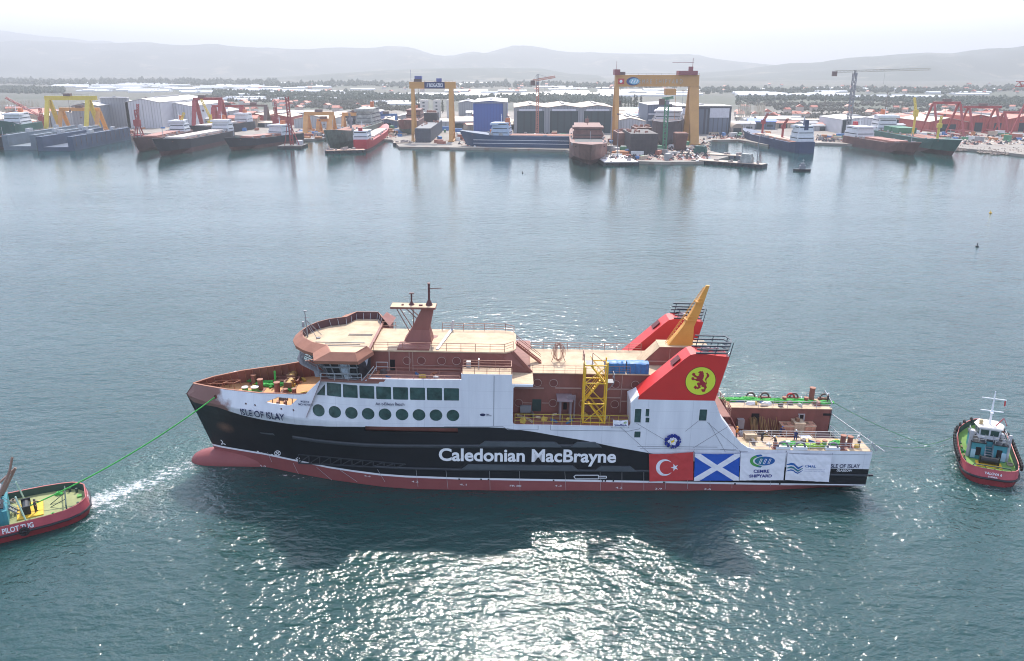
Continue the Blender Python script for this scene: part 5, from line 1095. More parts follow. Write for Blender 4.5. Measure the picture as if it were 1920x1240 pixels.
# slipway rails running into the water
for k, (px0, py0, px1, py1) in enumerate(((1273, 278, 1308, 303), (1282, 276, 1318, 302))):
    a, c = G(px0, py0, GZ), G(px1, py1, GZ); t = thing('slipway_track', ['left pale slipway track running down to the water', 'right pale slipway track running down to the water'][k], 'slipway', a); MB().bar((0, 0, .25), (c - a) + Vector((0, 0, .2)), 1.6, .5).build('beam', pw, t)
# ---- yard clutter: sheds, containers, plate stacks
rnd = random.Random(11)
CL = [mat('box_' + n, c, .6, var=.2, scale=.4) for n, c in (('white', (.66, .66, .64)), ('blue', (.07, .2, .45)), ('rust', (.34, .12, .08)), ('orange', (.5, .2, .08)), ('green', (.08, .25, .14)), ('tan', (.5, .4, .3)), ('grey', (.3, .3, .3)))]
def cont_mesh(m, nm='site_container'):
    b = MB(); b.box(-3, 3, -1.2, 1.2, .05, 2.55); me = b.build('t', m); d = me.data; bpy.data.objects.remove(me); d.name = nm; return d
CM = [cont_mesh(m) for m in CL]; CN = ['white', 'blue', 'rust red', 'orange', 'green', 'tan', 'grey']
def inyard(px, py):
    return True
zones = [(560, 640, 246, 260, 22), (640, 770, 240, 258, 30), (860, 1060, 252, 268, 46), (1140, 1180, 262, 296, 22), (1180, 1330, 262, 300, 36), (1330, 1440, 252, 261, 18), (1530, 1600, 256, 264, 12), (1700, 1920, 252, 268, 48), (0, 560, 240, 252, 40), (820, 870, 240, 270, 10)]
for x0, x1, y0, y1, n in zones:
    for i in range(n):
        px, py = rnd.uniform(x0, x1), rnd.uniform(y0, y1)
        if 1262 < px < 1325 and py > 272: continue
        k = rnd.randrange(7); p = G(px, py, GZ); o = bpy.data.objects.new('site_container', CM[k]); COL.objects.link(o)
        o.location = p; s = rnd.uniform(.6, 1.25); o.scale = (s * rnd.uniform(.6, 1.6), s, s * rnd.uniform(.5, 1.5)); o.rotation_euler.z = rnd.uniform(-.6, .6) + (1.57 if rnd.random() < .3 else 0)
        tag(o, CN[k] + ' container or stores box among many standing on the shipyard quays', 'container', 'boxes and containers on the shipyard quays')
# crowded low sheds behind the quays
def shed_proto(i, wm, rm, lab):
    t = thing('shed', lab, 'shed', (0, 0, 0), 'low sheds crowded behind the shipyard halls'); MB().prism([(-5, 0), (-5, 4), (0, 5.2), (5, 4), (5, 0)], -8, 8, 'x').build('wall', wm, t)
    MB().prism([(-5.4, 4.0), (0, 5.3), (5.4, 4.0), (5.4, 4.3), (0, 5.6), (-5.4, 4.3)], -8.4, 8.4, 'x').build('roof', rm, t); MB().box(-3, 1, -5.15, -4.95, .1, 3.2).build('door', dk, t); MB().box(3, 6.5, -5.15, -4.95, 1.5, 2.6).build('window', dk, t); return t
SP = [shed_proto(0, WALL['grey'], ROOF['tan'], 'low grey shed with tan roof crowded among others behind the shipyard halls'), shed_proto(1, WALL['pale'], ROOF['grey'], 'low pale shed with grey roof crowded among others behind the shipyard halls'), shed_proto(2, WALL['tan'], ROOF['red'], 'low brown shed with rusty roof crowded among others behind the shipyard halls'), shed_proto(3, WALL['slate'], ROOF['blue'], 'low slate shed with blue roof crowded among others behind the shipyard halls')]
for i in range(95):
    k = rnd.choice((0, 0, 1, 1, 2, 2, 3)); z = rnd.choice(((300, 780, 212, 232), (300, 780, 222, 240), (0, 200, 205, 228), (860, 960, 222, 246), (1380, 1760, 226, 244), (1380, 1600, 232, 246), (1150, 1220, 214, 230), (1700, 1920, 216, 226)))
    p = G(rnd.uniform(z[0], z[1]), rnd.uniform(z[2], z[3]), GZ); o = SP[k] if not SP[k].get('used') else copy_tree(SP[k])
    SP[k]['used'] = 1; o.location = p; s = rnd.uniform(.7, 1.7); o.scale = (s * rnd.uniform(.8, 1.8), s, s * rnd.uniform(.8, 1.3)); o.rotation_euler.z = rnd.uniform(-.4, .4)
for s in [o for o in COL.objects if 'used' in o.keys()]: del s['used']
# rubble and scrap on the quays
def scatter(name, label, zones, n, smin, smax, m, seed, flat=.5, kind='stuff'):
    rr = random.Random(seed); b = MB()
    for i in range(n):
        z = rr.choice(zones); p = G(rr.uniform(z[0], z[1]), rr.uniform(z[2], z[3]), GZ if len(z) < 5 else z[4]); s = rr.uniform(smin, smax); a = rr.uniform(0, 3.1); c, d = math.cos(a) * s, math.sin(a) * s; h = s * flat * rr.uniform(.4, 1.4); q = rr.uniform(.3, 1)
        b.add([(p.x - c, p.y - d, p.z), (p.x + d * q, p.y - c * q, p.z), (p.x + c, p.y + d, p.z), (p.x - d * q, p.y + c * q, p.z), (p.x, p.y, p.z + h)], [(0, 1, 4), (1, 2, 4), (2, 3, 4), (3, 0, 4)])
    o = b.build(name, m); tag(o, label, None, None, kind); return o
ZQ = [(0, 250, 243, 255), (560, 745, 243, 260), (860, 1060, 253, 275), (1140, 1330, 262, 300), (1140, 1330, 280, 301), (1330, 1440, 253, 261), (1700, 1920, 254, 272), (1530, 1620, 256, 266)]
scatter('scrap', 'rusty scrap and offcuts lying about the shipyard ground', ZQ, 2600, .5, 2.2, hatchr, 3)
scatter('rubble', 'pale rubble, timber and plate offcuts on the shipyard ground', ZQ, 1500, .6, 2.6, CL[5], 4)
scatter('debris', 'small white and grey loose items on the shipyard ground', ZQ, 900, .5, 1.8, CL[0], 5)
scatter('rocks', 'brown rock armour along the right shore', [(1790, 1860, 277, 283, .4), (1860, 1925, 283, 290, .4), (1835, 1930, 280, 287, .6)], 900, .7, 2.0, mat('rock', (.26, .21, .17), .9, var=.3), 6, .7)
scatter('scaffolding', 'low dark stacks and trestles across the shipyard ground', ZQ, 1500, .7, 2.4, dblk, 8, .9)
# thin lamp masts in the yards
for k, (px, pyb, pyt) in enumerate(((1157, 300, 213), (1390, 303, 264), (1276, 250, 170), (1103, 240, 199), (280, 232, 182))):
    p = G(px, pyb, GZ if k != 1 else 1); h = V(960, pyt, p.y).z - p.z; t = thing('floodlight_mast', ['thin floodlight mast on the white decked pontoon side of the big gantry', 'thin mast at the outer end of the work barge', 'thin floodlight mast left of the big gantry right leg', 'thin mast behind the rust brown ship', 'thin mast in front of the large pale grey hall'][k], 'mast', p); MB().tube([(0, 0, 0), (0, 0, h)], .28, 6, r2=.15).build('pole', cgrey, t); MB().box(-1.2, 1.2, -.3, .3, h - .8, h).build('lamp_head', cdark, t)
# ---- greenhouses, villages, woods, fields on the plain
ghm = mat('greenhouse_film', (.66, .67, .66), .35, var=.05)
def gh_mesh(): 
    b = MB(); b.prism([(-1, 0), (-1, .6), (-.5, 1), (0, .6), (.5, 1), (1, .6), (1, 0)], -.5, .5, 'x'); o = b.build('t', ghm); d = o.data; bpy.data.objects.remove(o); d.name = 'greenhouse'; return d
GH = gh_mesh()
rows = [(100, 330, 158, 172, 26), (230, 700, 165, 180, 46), (620, 960, 178, 181, 22), (850, 1160, 172, 186, 36), (1000, 1140, 178, 184, 14), (1140, 1300, 172, 182, 18), (1380, 1600, 176, 181, 20), (1560, 1760, 182, 186, 16), (1000, 1900, 164, 178, 22), (0, 900, 156, 166, 26), (690, 790, 193, 197, 6), (430, 640, 186, 190, 12)]
for x0, x1, y0, y1, n in rows:
    for i in range(n):
        px, py = rnd.uniform(x0, x1), rnd.uniform(y0, y1); p = G(px, py, GZ); o = bpy.data.objects.new('greenhouse', GH); COL.objects.link(o); o.location = p; k = p.y / 2000
        o.scale = (rnd.uniform(25, 95) * k, rnd.uniform(6, 18) * k, rnd.uniform(3.5, 6.0)); o.rotation_euler.z = rnd.uniform(-.08, .08)
        tag(o, 'long low white greenhouse among many strung across the hazy plain', 'greenhouse', 'greenhouses on the plain behind the yards')
hsm = [cont_mesh(mat('house_wall_' + str(i), c, .8), 'house') for i, c in enumerate(((.62, .6, .55), (.5, .42, .36)))]
def house_mesh(i):
    b = MB(); b.box(-4, 4, -4, 4, 0, 5.5); b.prism([(-4.5, 5.4), (0, 8), (4.5, 5.4)], -4.5, 4.5, 'y', 1); o = b.build('t', [MATS['house_wall_%d' % i], ROOF['red']]); d = o.data; bpy.data.objects.remove(o); d.name = 'house'; return d
HM = [house_mesh(0), house_mesh(1)]
for i in range(150):
    if i < 70: px, py = rnd.uniform(400, 1920), rnd.uniform(160, 176)
    elif i < 110: px, py = rnd.uniform(360, 700), rnd.uniform(195, 212)
    else: px, py = rnd.uniform(1380, 1900), rnd.uniform(205, 226)
    p = G(px, py, GZ); o = bpy.data.objects.new('house', HM[i % 2]); COL.objects.link(o); o.location = p; s = rnd.uniform(.7, 1.2) * max(1, p.y / 2200); o.scale = (s, s, s); o.rotation_euler.z = rnd.uniform(0, 3)
    tag(o, 'small pale house with pitched roof, one of many dotted over the plain', 'house', 'houses scattered over the plain')
leaf = mat('dark_foliage', (.10, .115, .08), .9, var=.35, scale=.08); leafb = mat('bare_winter_foliage', (.13, .12, .09), .9, var=.3, scale=.1)
def clumps(name, label, rows, n, smin, smax, m, seed):
    rr = random.Random(seed); b = MB()
    for i in range(n):
        x0, x1, y0, y1 = rr.choice(rows); px = rr.uniform(x0, x1); py = y0 + (y1 - y0) * (px - x0) / (x1 - x0) + rr.gauss(0, 1.7) + 1.2 * math.sin(px * .021 + y0) ; p = G(px, py, GZ); s = rr.uniform(smin, smax) * (p.y / 1500)
        vs = []; 
        for j in range(3):
            zz = s * (0, .75, 1.35)[j]
            for k in range(6): a = k * 1.047 + rr.random(); r_ = s * (.75, .8, .25)[j] * rr.uniform(.6, 1.3); vs.append((p.x + math.cos(a) * r_, p.y + math.sin(a) * r_ * .8, GZ + zz * rr.uniform(.8, 1.15)))
        b.add(vs, [(j * 6 + k, j * 6 + (k + 1) % 6, (j + 1) * 6 + (k + 1) % 6, (j + 1) * 6 + k) for j in range(2) for k in range(6)] + [tuple(range(12, 18))])
    o = b.build(name, m); tag(o, label, None, None, 'stuff')
clumps('woods', 'hazy dark tree belts across the plain below the hills', [(0, 520, 156, 157), (0, 120, 170, 172), (500, 1300, 160, 163), (1300, 1920, 172, 170), (620, 1150, 184, 186), (1040, 1160, 190, 196), (1380, 1920, 186, 190), (950, 1180, 188, 192), (540, 780, 190, 187), (400, 700, 178, 180), (1700, 1920, 194, 196)], 8000, 1.8, 6, leaf, 21)
clumps('scrub', 'brownish scrub and bare orchard rows on the plain', [(1380, 1920, 196, 200), (1450, 1920, 206, 212), (540, 780, 200, 205), (380, 640, 186, 190), (1400, 1700, 216, 222), (560, 760, 195, 193), (1380, 1560, 226, 228)], 4200, 1.4, 4.5, leafb, 22)
def poplar(px, py, h, label, group=None, bare=False):
    p = G(px, py, GZ); rr = random.Random(int(px * 3)); t = thing('poplar_tree', label, 'tree', p, group)
    MB().tube([(0, 0, 0), (rr.uniform(-.3, .3), 0, h * .9)], h * .02 + .15, 6, r2=.06).build('trunk', mat('bark', (.16, .12, .09), .9), t)
    b = MB()
    for i in range(70 if not bare else 46):
        z = h * rr.uniform(.15, 1.0); R0 = h * (.13 if not bare else .26) * math.sin(min(1, max(.1, (1.02 - z / h) * 1.6)) * 1.4); a = rr.uniform(0, 6.28); q = R0 * rr.uniform(.1, 1); c = Vector((math.cos(a) * q, math.sin(a) * q, z))
        if bare: b.bar((0, 0, z * .8), c + Vector((0, 0, h * .06)), .12)
        else:
            s = h * .055 * rr.uniform(.6, 1.4); u = Vector((rr.uniform(-1, 1), rr.uniform(-1, 1), rr.uniform(-.5, 1))).normalized(); v = u.orthogonal().normalized() * s; w_ = u.cross(v).normalized() * s; b.add([c - v, c + w_, c + v, c - w_ + u * s * .8], [(0, 1, 2, 3)])
    b.build('crown', leaf if not bare else MATS['bark'], t)
for i, (px, py, h) in enumerate(((1161, 204, 17), (1165, 204, 19), (1172, 204, 15), (1183, 205, 16), (1189, 205, 21), (1193, 205, 20), (1201, 204, 19), (1178, 205, 13), (781, 212, 20), (786, 212, 17), (830, 212, 16), (1158, 205, 14))):
    poplar(px, py, h, 'slim dark poplar in the row beyond the shipyard halls', 'poplars beyond the shipyard halls')
poplar(1660, 206, 26, 'tall bare spreading tree on the plain right of the tower crane', None, True); poplar(1546, 206, 20, 'bare tree on the plain left of the tall tower crane', None, True); poplar(1690, 212, 15, 'small bare tree right of the tall spreading one', None, True)
# plantation of thin pale poles
b = MB(); rr = random.Random(5)
for x0, x1, yb_, hp_ in ((1382, 1405, 236, 22), (1412, 1432, 234, 22), (0, 78, 214, 16), (190, 196, 214, 15)):
    for i in range(int((x1 - x0) * 2.2)):
        p = G(rr.uniform(x0, x1), yb_ - rr.uniform(0, 5), GZ); b.bar(p, p + Vector((rr.uniform(-.3, .3), 0, hp_ * rr.uniform(.8, 1))), .22)
o = b.build('plantation', mat('pale_pole', (.42, .38, .30), .8)); tag(o, 'rows of thin pale poles of a young bare plantation behind the yards', None, None, 'stuff')
# quay edge fenders/walls
# ------------------------------------------------------------------ banners hung on the ferry's side
def cloth(corners, fold=.05, seed=1, yoff=.42):
    q = [HP(*c) for c in corners]    # top-left, top-right, bottom-right, bottom-left
    def P(u, v, o=0.0):              # u to the right, v down
        x = (q[0][0] * (1 - u) + q[1][0] * u) * (1 - v) + (q[3][0] * (1 - u) + q[2][0] * u) * v
        z = (q[0][1] * (1 - u) + q[1][1] * u) * (1 - v) + (q[3][1] * (1 - u) + q[2][1] * u) * v
        d1 = abs(u * .62 - (1 - v) * .62); w_ = math.exp(-(abs(u - (1 - v)) * 9) ** 2) * .6
        f = fold * (noise.noise(Vector((u * 5 + v * 3, v * 4 - u * 3, seed))) + .6 * noise.noise(Vector((u * 13 - v * 9, v * 3, seed + 5))) + w_ + .8 * math.sin(u * math.pi) * math.sin(v * math.pi))
        sag = .10 * math.sin(u * math.pi) * (1 - v) ** 2
        return Vector((x, -hb(x, z) - yoff - f - o, z - sag))
    return P, q
def fabric(name, col, sc_=.2): return mat(name, col, .8, var=.06, scale=1.2)
def banner(label, corners, m, seed, name='banner'):
    P, q = cloth(corners, seed=seed); c = P(.5, .5); t = onship(bpy.data.objects.new(name, bpy.data.meshes.new(name)), c); COL.objects.link(t)
    n, k = 44, 28; vs = [P(i / n, j / k) - c for j in range(k + 1) for i in range(n + 1)]; fs = [(j * (n + 1) + i, j * (n + 1) + i + 1, (j + 1) * (n + 1) + i + 1, (j + 1) * (n + 1) + i) for j in range(k) for i in range(n)]
    t.data.from_pydata(vs, [], fs); t.data.materials.append(m); t.data.polygons.foreach_set('use_smooth', [True] * len(fs)); tag(t, label, 'banner', 'banners hung along the after hull')
    for u, v in ((0, 0), (1, 0), (0, 1), (1, 1)): MB().bar(P(u, v) - c, P(u, v) - c + Vector(((u - .5) * .3, .25, (.5 - v) * .5)), .04).build('lashing', MATS['rope_grey'], t)
    def shape(name, loops, mm, o=.03, tess=True):
        bm = bmesh.new()
        if tess:
            L = [[Vector((u, v, 0)) for u, v in l] for l in loops]; pts = [p for l in L for p in l]; vv = [bm.verts.new(p) for p in pts]
            for tr in tessellate_polygon(L):
                try: bm.faces.new([vv[i] for i in tr])
                except ValueError: pass
        else:
            pts, ff = loops; vv = [bm.verts.new((u, v, 0)) for u, v in pts]
            for f in ff:
                try: bm.faces.new([vv[i] for i in f])
                except ValueError: pass
        if tess:
            for a in range(1, 22): bmesh.ops.bisect_plane(bm, geom=bm.verts[:] + bm.edges[:] + bm.faces[:], plane_co=(a / 22, 0, 0), plane_no=(1, 0, 0))
            for a in range(1, 14): bmesh.ops.bisect_plane(bm, geom=bm.verts[:] + bm.edges[:] + bm.faces[:], plane_co=(0, a / 14, 0), plane_no=(0, 1, 0))
        for v in bm.verts: v.co = P(v.co.x, v.co.y, o) - c
        me = bpy.data.meshes.new(name); bm.to_mesh(me); bm.free(); me.materials.append(mm); o_ = bpy.data.objects.new(name, me); COL.objects.link(o_); o_.parent = t; return o_
    def txt(s, u0, u1, vb, cap, mm, bold=.02, o=.035, nm='lettering'):
        vs, fs, _ = text2d(s, bold); return shape(nm, ([(u0 + (u1 - u0) * u, vb - v / .682 * cap) for u, v in vs], fs), mm, o, False)
    return t, shape, txt
def arc(cx, cy, rx, ry, a0, a1, n=24): return [(cx + rx * math.cos(R(a0 + (a1 - a0) * i / n)), cy + ry * math.sin(R(a0 + (a1 - a0) * i / n))) for i in range(n + 1)]
fred = fabric('banner_red', (.50, .045, .045)); fblue = fabric('banner_blue', (.012, .085, .42)); fwhite = fabric('banner_white', (.74, .74, .78)); fgreen = fabric('logo_green', (.06, .30, .06)); fnavy = fabric('logo_blue', (.012, .10, .32)); fteal = fabric('logo_teal', (.02, .16, .22)); ftext = fabric('banner_navy', (.01, .02, .20)); fgrey = fabric('banner_grey_text', (.38, .40, .55))
asp = 83 / 53
t, shape, txt = banner('red flag banner with white crescent and star, leftmost of four on the hull', [(1216, 849), (1299, 845), (1298.7, 898), (1217, 900.3)], fred, 1)
cr = .305; oc = arc(.345, .50, cr / asp, cr, 38, 322, 40); ic = arc(.39, .50, cr * .80 / asp, cr * .80, 312, 48, 36); shape('crescent', [oc + ic], fwhite)
star = []; 
for i in range(10): a = R(180 + i * 36); r_ = .145 if i % 2 == 0 else .055; star.append((.575 + r_ / asp * math.cos(a), .505 + r_ * math.sin(a)))
shape('star', [star], fwhite)
t, shape, txt = banner('blue flag banner with white diagonal cross, second of four on the hull', [(1302, 848), (1386, 848), (1383.6, 898.5), (1300, 899)], fblue, 2)
shape('saltire', [[(0, 0), (.12, 0), (.5, .40), (.88, 0), (1, 0), (1, .12), (.62, .5), (1, .88), (1, 1), (.88, 1), (.5, .60), (.12, 1), (0, 1), (0, .88), (.38, .5), (0, .12)]], fwhite)
t, shape, txt = banner('white banner with green and blue oval emblem and navy yard name, third of four', [(1387.5, 847), (1471.5, 847), (1467, 898), (1385, 898.3)], fwhite, 3)
shape('emblem_swoosh', [arc(.48, .27, .27, .245, 95, 265, 30) + arc(.545, .27, .265, .185, 258, 102, 30)], fgreen)
shape('emblem_tip', [arc(.48, .27, .27, .245, 236, 265, 10) + arc(.545, .27, .265, .185, 258, 232, 10)], fnavy, .034)
shape('emblem_tip', [arc(.48, .27, .27, .245, 95, 116, 10) + arc(.545, .27, .265, .185, 112, 102, 10)], fteal, .034)
shape('emblem_oval', [arc(.545, .27, .225, .165, 0, 360, 36)[:-1]], fnavy); shape('emblem_shade', [arc(.545, .27, .225, .165, 100, 260, 24)], fteal, .036)
for k in range(3):
    x = .405 + k * .1; shape('emblem_bar', [[(x, .37), (x + .045, .185), (x + .085, .20), (x + .04, .385)], [(x + .014, .36), (x + .03, .372), (x + .07, .21), (x + .053, .203)]], fwhite, .045)
txt('CEMRE', .305, .66, .705, .105, ftext, .035); txt('SHIPYARD', .215, .73, .885, .105, ftext, .035)
t, shape, txt = banner('white banner with blue wave emblem and small navy letters, rightmost of four', [(1475, 848), (1558, 851), (1552, 901.3), (1470, 897.5)], fwhite, 4)
for k, (dv, th, mm) in enumerate(((0, .085, fnavy), (.13, .075, fteal), (.25, .05, fnavy))):
    up_ = [(.005, .40 + dv - 0 * th), (.10, .335 + dv), (.165, .345 + dv), (.21, .405 + dv), (.27, .485 + dv * .8), (.375, .40 + dv * .75)]; lo_ = [(x, y + th * (.35 if i in (0, 5) else 1)) for i, (x, y) in enumerate(up_)]
    shape('wave_mark', [up_ + lo_[::-1]], mm)
txt('CMAL', .42, .665, .47, .085, fnavy, .02); txt('Caledonian Maritime Assets Ltd', .42, .87, .555, .032, fgrey, 0); txt('Stiureadh Maoin na Mara', .42, .87, .625, .032, fgrey, 0)
t, shape, txt = banner('small white bank sign tied to the yellow rail at the end of the side opening', [(1148.7, 785), (1177, 785.3), (1177, 798), (1148.7, 797.8)], fwhite, 6, 'sign')
t['category'] = 'sign'; txt('Vak\u0131fBank', .08, .92, .86, .26, ftext, .02); shape('sign_mark', [arc(.80, .36, .10, .2, 0, 360, 14)[:-1]], fabric('sign_green', (.4, .5, .28)))
# rosette
cx_, cz_ = HP(1260.5, 826); t = thing('wreath', 'round wreath of blue, white and yellow flowers hung above the red flag', 'wreath', (cx_, -hb(cx_, cz_) - .25, cz_), ship=True)
for nm_, r0, r1, n, m in (('blue_flowers', .62, 1.08, 150, fabric('flower_blue', (.01, .025, .22))), ('white_flowers', .2, .6, 70, fwhite), ('yellow_flowers', 0, .24, 18, fabric('flower_yellow', (.7, .5, .04)))):
    b = MB(); rr = random.Random(n)
    for i in range(n): a = rr.uniform(0, 6.283); r_ = rr.uniform(r0 ** 2, r1 ** 2) ** .5; b.ball((r_ * math.cos(a), -rr.uniform(0, .1), r_ * math.sin(a) * .96), .12, .1, .12, n=6, k=3)
    b.build(nm_, m, t)
# ------------------------------------------------------------------ loose things on the ferry
def on(name, label, cat, x, y, z, group=None, rz=0): return thing(name, label, cat, (x, y, z), group, True, rz)
# yellow stair tower
x0, x1 = Z(1091, 784, 10.15)[0], Z(1131, 784, 10.15)[0]; t = on('stair_tower', 'yellow steel scaffold stair tower standing in the side opening', 'stair tower', (x0 + x1) / 2, -7.4, 10.12); wd = (x1 - x0) / 2; ht = 9.0
for i, (sx, sy) in enumerate(((-1, -1), (1, -1), (1, 1), (-1, 1))): MB().bar((sx * wd, sy * 1.0, 0), (sx * wd, sy * 1.0, ht - (.8 if sx < 0 else 0)), .2).build('post', safety, t)
b = MB()
for z in (0.1, 2.9, 5.9, 8.5):
    for sy in (-1, 1): b.bar((-wd, sy, z), (wd, sy, z), .14)
    for sx in (-1, 1): b.bar((sx * wd, -1, z), (sx * wd, 1, z), .14)
b.build('ledger', safety, t); b = MB()
for k in range(3):
    z0, z1 = (0.1, 2.9, 5.9)[k], (2.9, 5.9, 8.5)[k]; s = 1 if k % 2 == 0 else -1; b.bar((-wd * s, -1.02, z0), (wd * s, -1.02, z1), .09); b.bar((-wd * s, 1, z1), (wd * s, 1, z0), .08)
b.build('brace', safety, t)
for k in range(3):
    z0, z1 = (0.15, 2.9, 5.9)[k], (2.9, 5.9, 8.5)[k]; s = -1 if k % 2 == 0 else 1; b = MB(); A = Vector((s * wd * -.85, 0, z0)); B = Vector((s * wd * .55, 0, z1)); yy = -.45 if k % 2 == 0 else .45
    for d in (-.38, .38): b.bar(A + Vector((0, yy + d, 0)), B + Vector((0, yy + d, 0)), .06, .2); b.bar(A + Vector((0, yy + d, 1)), B + Vector((0, yy + d, 1)), .06)
    for i in range(10): p = A.lerp(B, (i + .5) / 10); b.box(p.x - .12, p.x + .12, yy - .38, yy + .38, p.z, p.z + .04)
    b.build('stair_flight', safety, t)
b = MB(); b.box(-wd, -wd + 1.2, -1, 1, 8.5, 8.56); b.box(wd, wd + 1.0, -.8, .6, 5.9, 5.98); b.rail([(wd + 1, -.8, 5.95), (wd + 1, .6, 5.95)], h=1.2, n=2); b.bar((wd + 1, -.8, 5.9), (wd, -.8, 4.6), .08); b.build('landing', grey, t)
b = MB(); b.rail([(-wd - .2, -1, 8.5), (-wd - .2, 1, 8.5)], h=1.6, n=3, r=.05); b.bar((-wd + .9, -1, 8.5), (-wd + .9, -1, 10.3), .09); b.bar((-wd + .9, -1, 10.3), (wd, -1, 8.6), .06); b.build('handrail', RP, t)
# yellow temporary railing along the opening
t = on('temporary_railing', 'yellow temporary safety railing along the lower edge of the side opening', 'railing', 48.9, -9.1, 10.12); b = MB(); b.rail([(.1, 0, 0), (15.6, 0, 0)], h=1.5, n=3, sp=1.25, r=.028); b.build('rail', mat('dull_yellow', (.50, .40, .06), .6), t)
# blue tarpaulined boxes on the aft roof
for k, (a, c) in enumerate(((1133.5, 1173), (1173.8, 1216))):
    x0, y0 = Z(a, 700, 16.2); x1, _ = Z(c, 700, 16.2); t = on('tarpaulin_box', ['left half of the long blue tarpaulin covered crate pair on the after roof', 'right half of the long blue tarpaulin covered crate pair on the after roof'][k], 'crate', (x0 + x1) / 2, -4.1, 16.2); w_ = (x1 - x0) / 2 - .05; bb = MB(); n = 12; vs = []
    rr = random.Random(k); prof = [(-.85, 0), (-.9, .9), (-.8, 1.45), (-.4, 1.62), (.4, 1.6), (.8, 1.42), (.85, 0)]
    bb.loft([[(-w_ + 2 * w_ * i / n, y + rr.uniform(-.04, .04), z + (rr.uniform(-.06, .06) if z > .1 else 0)) for y, z in prof] for i in range(n + 1)]); bb.build('cover', mat('blue_tarpaulin', (.035, .16, .36), .5, var=.3, scale=1.5, bump=.4), t, smooth=True)
    b = MB(); 
    for i in range(4): x = -w_ + 2 * w_ * (i + .5) / 4; b.bar((x, -.93, .05), (x, -.92, .9), .04); b.bar((x, -.9, .9), (x, -.8, 1.5), .04)
    b.build('strap', MATS['rope_grey'], t)
# cable coils hanging near the roof stair
t = on('cable_bundle', 'tangle of brown cable loops on a stand beside the roof stair', 'cable', 55.2, -.6, 16.2); rr = random.Random(4)
for k in range(9): 
    pts = []; a0 = rr.uniform(0, 3); 
    for i in range(15): a = i * 6.283 / 14; pts.append((math.cos(a) * rr.uniform(.9, 1.0) * (.35 + k * .09) * math.cos(a0) , math.cos(a) * math.sin(a0) * .5, 1.5 + math.sin(a) * 1.3 + .2 * math.sin(a * 3 + k)))
    MB().tube(pts, .028, 5).build('cable_loop', RP, t)
b = MB(); b.bar((-1, 0, 0), (0, 0, 2.8), .08); b.bar((1, 0, 0), (0, 0, 2.8), .08); b.build('stand', RP, t)
# tarpaulins round the wheelhouse
for k, (p, lab) in enumerate(((((25.2, -9.2, 18.7), (26.4, -9.25, 18.7), (26.5, -8.4, 16.3), (25.9, -8.5, 16.1)), 'torn silvery tarpaulin hanging under the wheelhouse brim'), (((26.5, -9.3, 18.7), (28.9, -7.2, 18.7), (28.3, -6.6, 16.4), (26.4, -8.5, 16.2)), 'large pale grey tarpaulin wrapping the aft corner of the wheelhouse'))):
    c = Vector(p[0]); o = bpy.data.objects.new('tarpaulin', bpy.data.meshes.new('tarpaulin')); COL.objects.link(o); onship(o, c); n = 10; vs = []
    for j in range(n + 1):
        for i in range(n + 1):
            u, v = i / n, j / n; q = (Vector(p[0]) * (1 - u) + Vector(p[1]) * u) * (1 - v) + (Vector(p[3]) * (1 - u) + Vector(p[2]) * u) * v; q.y -= .25 * abs(noise.noise(Vector((u * 3, v * 3, k * 9)))) + .12; vs.append(q - c)
    o.data.from_pydata(vs, [], [(j * (n + 1) + i, j * (n + 1) + i + 1, (j + 1) * (n + 1) + i + 1, (j + 1) * (n + 1) + i) for j in range(n) for i in range(n)]); o.data.materials.append(mat('silver_tarpaulin', (.42, .47, .52), .4, var=.35, scale=2)); tag(o, lab, 'tarpaulin')
# ---- mooring gear
def bollard(name, label, x, y, z, h, r, m, cap=None, group=None):
    t = on(name, label, 'bollard', x, y, z, group); MB().cyl(0, 0, 0, h, r, n=14).build('post', m, t); MB().cyl(0, 0, h, h + .1, r * 1.15, n=14).build('cap', cap or m, t); MB().box(-r * 1.7, r * 1.7, -r * 1.4, r * 1.4, 0, .08).build('foot', m, t); return t
fz = 10.15
for lab, px, py, hh, r, m in (('maroon mooring post at the centre of the foredeck, left of the pair', 476.5, 720, 1.4, .4, maroon), ('taller maroon mooring post, right of the centre pair on the foredeck', 489, 731, 1.6, .4, maroon), ('maroon mooring post nearer the bridge on the foredeck', 520.5, 738, 1.7, .42, maroon),
      ('low green capped bollard by the near bulwark of the foredeck', 460, 735, .7, .42, greenp), ('larger green capped bollard beside the maroon posts', 478.6, 737, .9, .5, greenp), ('small maroon bollard under the bridge front at the near side', 536, 741, .9, .3, maroon), ('small bollard with green rope at the foot of the bridge front', 552, 741.5, 1.0, .32, maroon)):
    x, y = Z(px, py, fz); y = max(y, -hb(x, 10.3) + .6); bollard('mooring_bollard', lab, x, y, fz, hh, r, m, orange_primer if m is maroon else wlet, 'mooring posts on the foredeck')
def rope(name, label, pts, r, m=green, cat='rope', ship=True):
    c = Vector(pts[0]); o = MB().tube(pts, r, 6).build(name, m, org=c, smooth=True); tag(o, label, cat)
    if ship: onship(o, c)
    else: o.location = c
    return o
def pile(name, label, x, y, z, sx, sy, m=green, seed=1, n=9, hh=.35, cat='rope'):
    rr = random.Random(seed); pts = []
    for i in range(n * 14): a = i * .55; k = rr.uniform(.35, 1); pts.append((x + math.cos(a) * sx * k, y + math.sin(a) * sy * k, z + .1 + rr.uniform(0, hh)))
    return rope(name, label, pts, .11, m, cat)
pile('rope_coil', 'long heap of bright green hawser on the centre of the foredeck', *Z(508, 722, fz), fz, 2.6, 1.0, seed=2)
pile('rope_coil', 'flat heap of bright green hawser near the far bulwark of the foredeck', *Z(470, 714, fz), fz, 1.6, .9, seed=3)
pile('rope_coil', 'small heap of green hawser by the near bulwark of the foredeck', *Z(545, 733, fz), fz, .6, .6, seed=4, n=5)
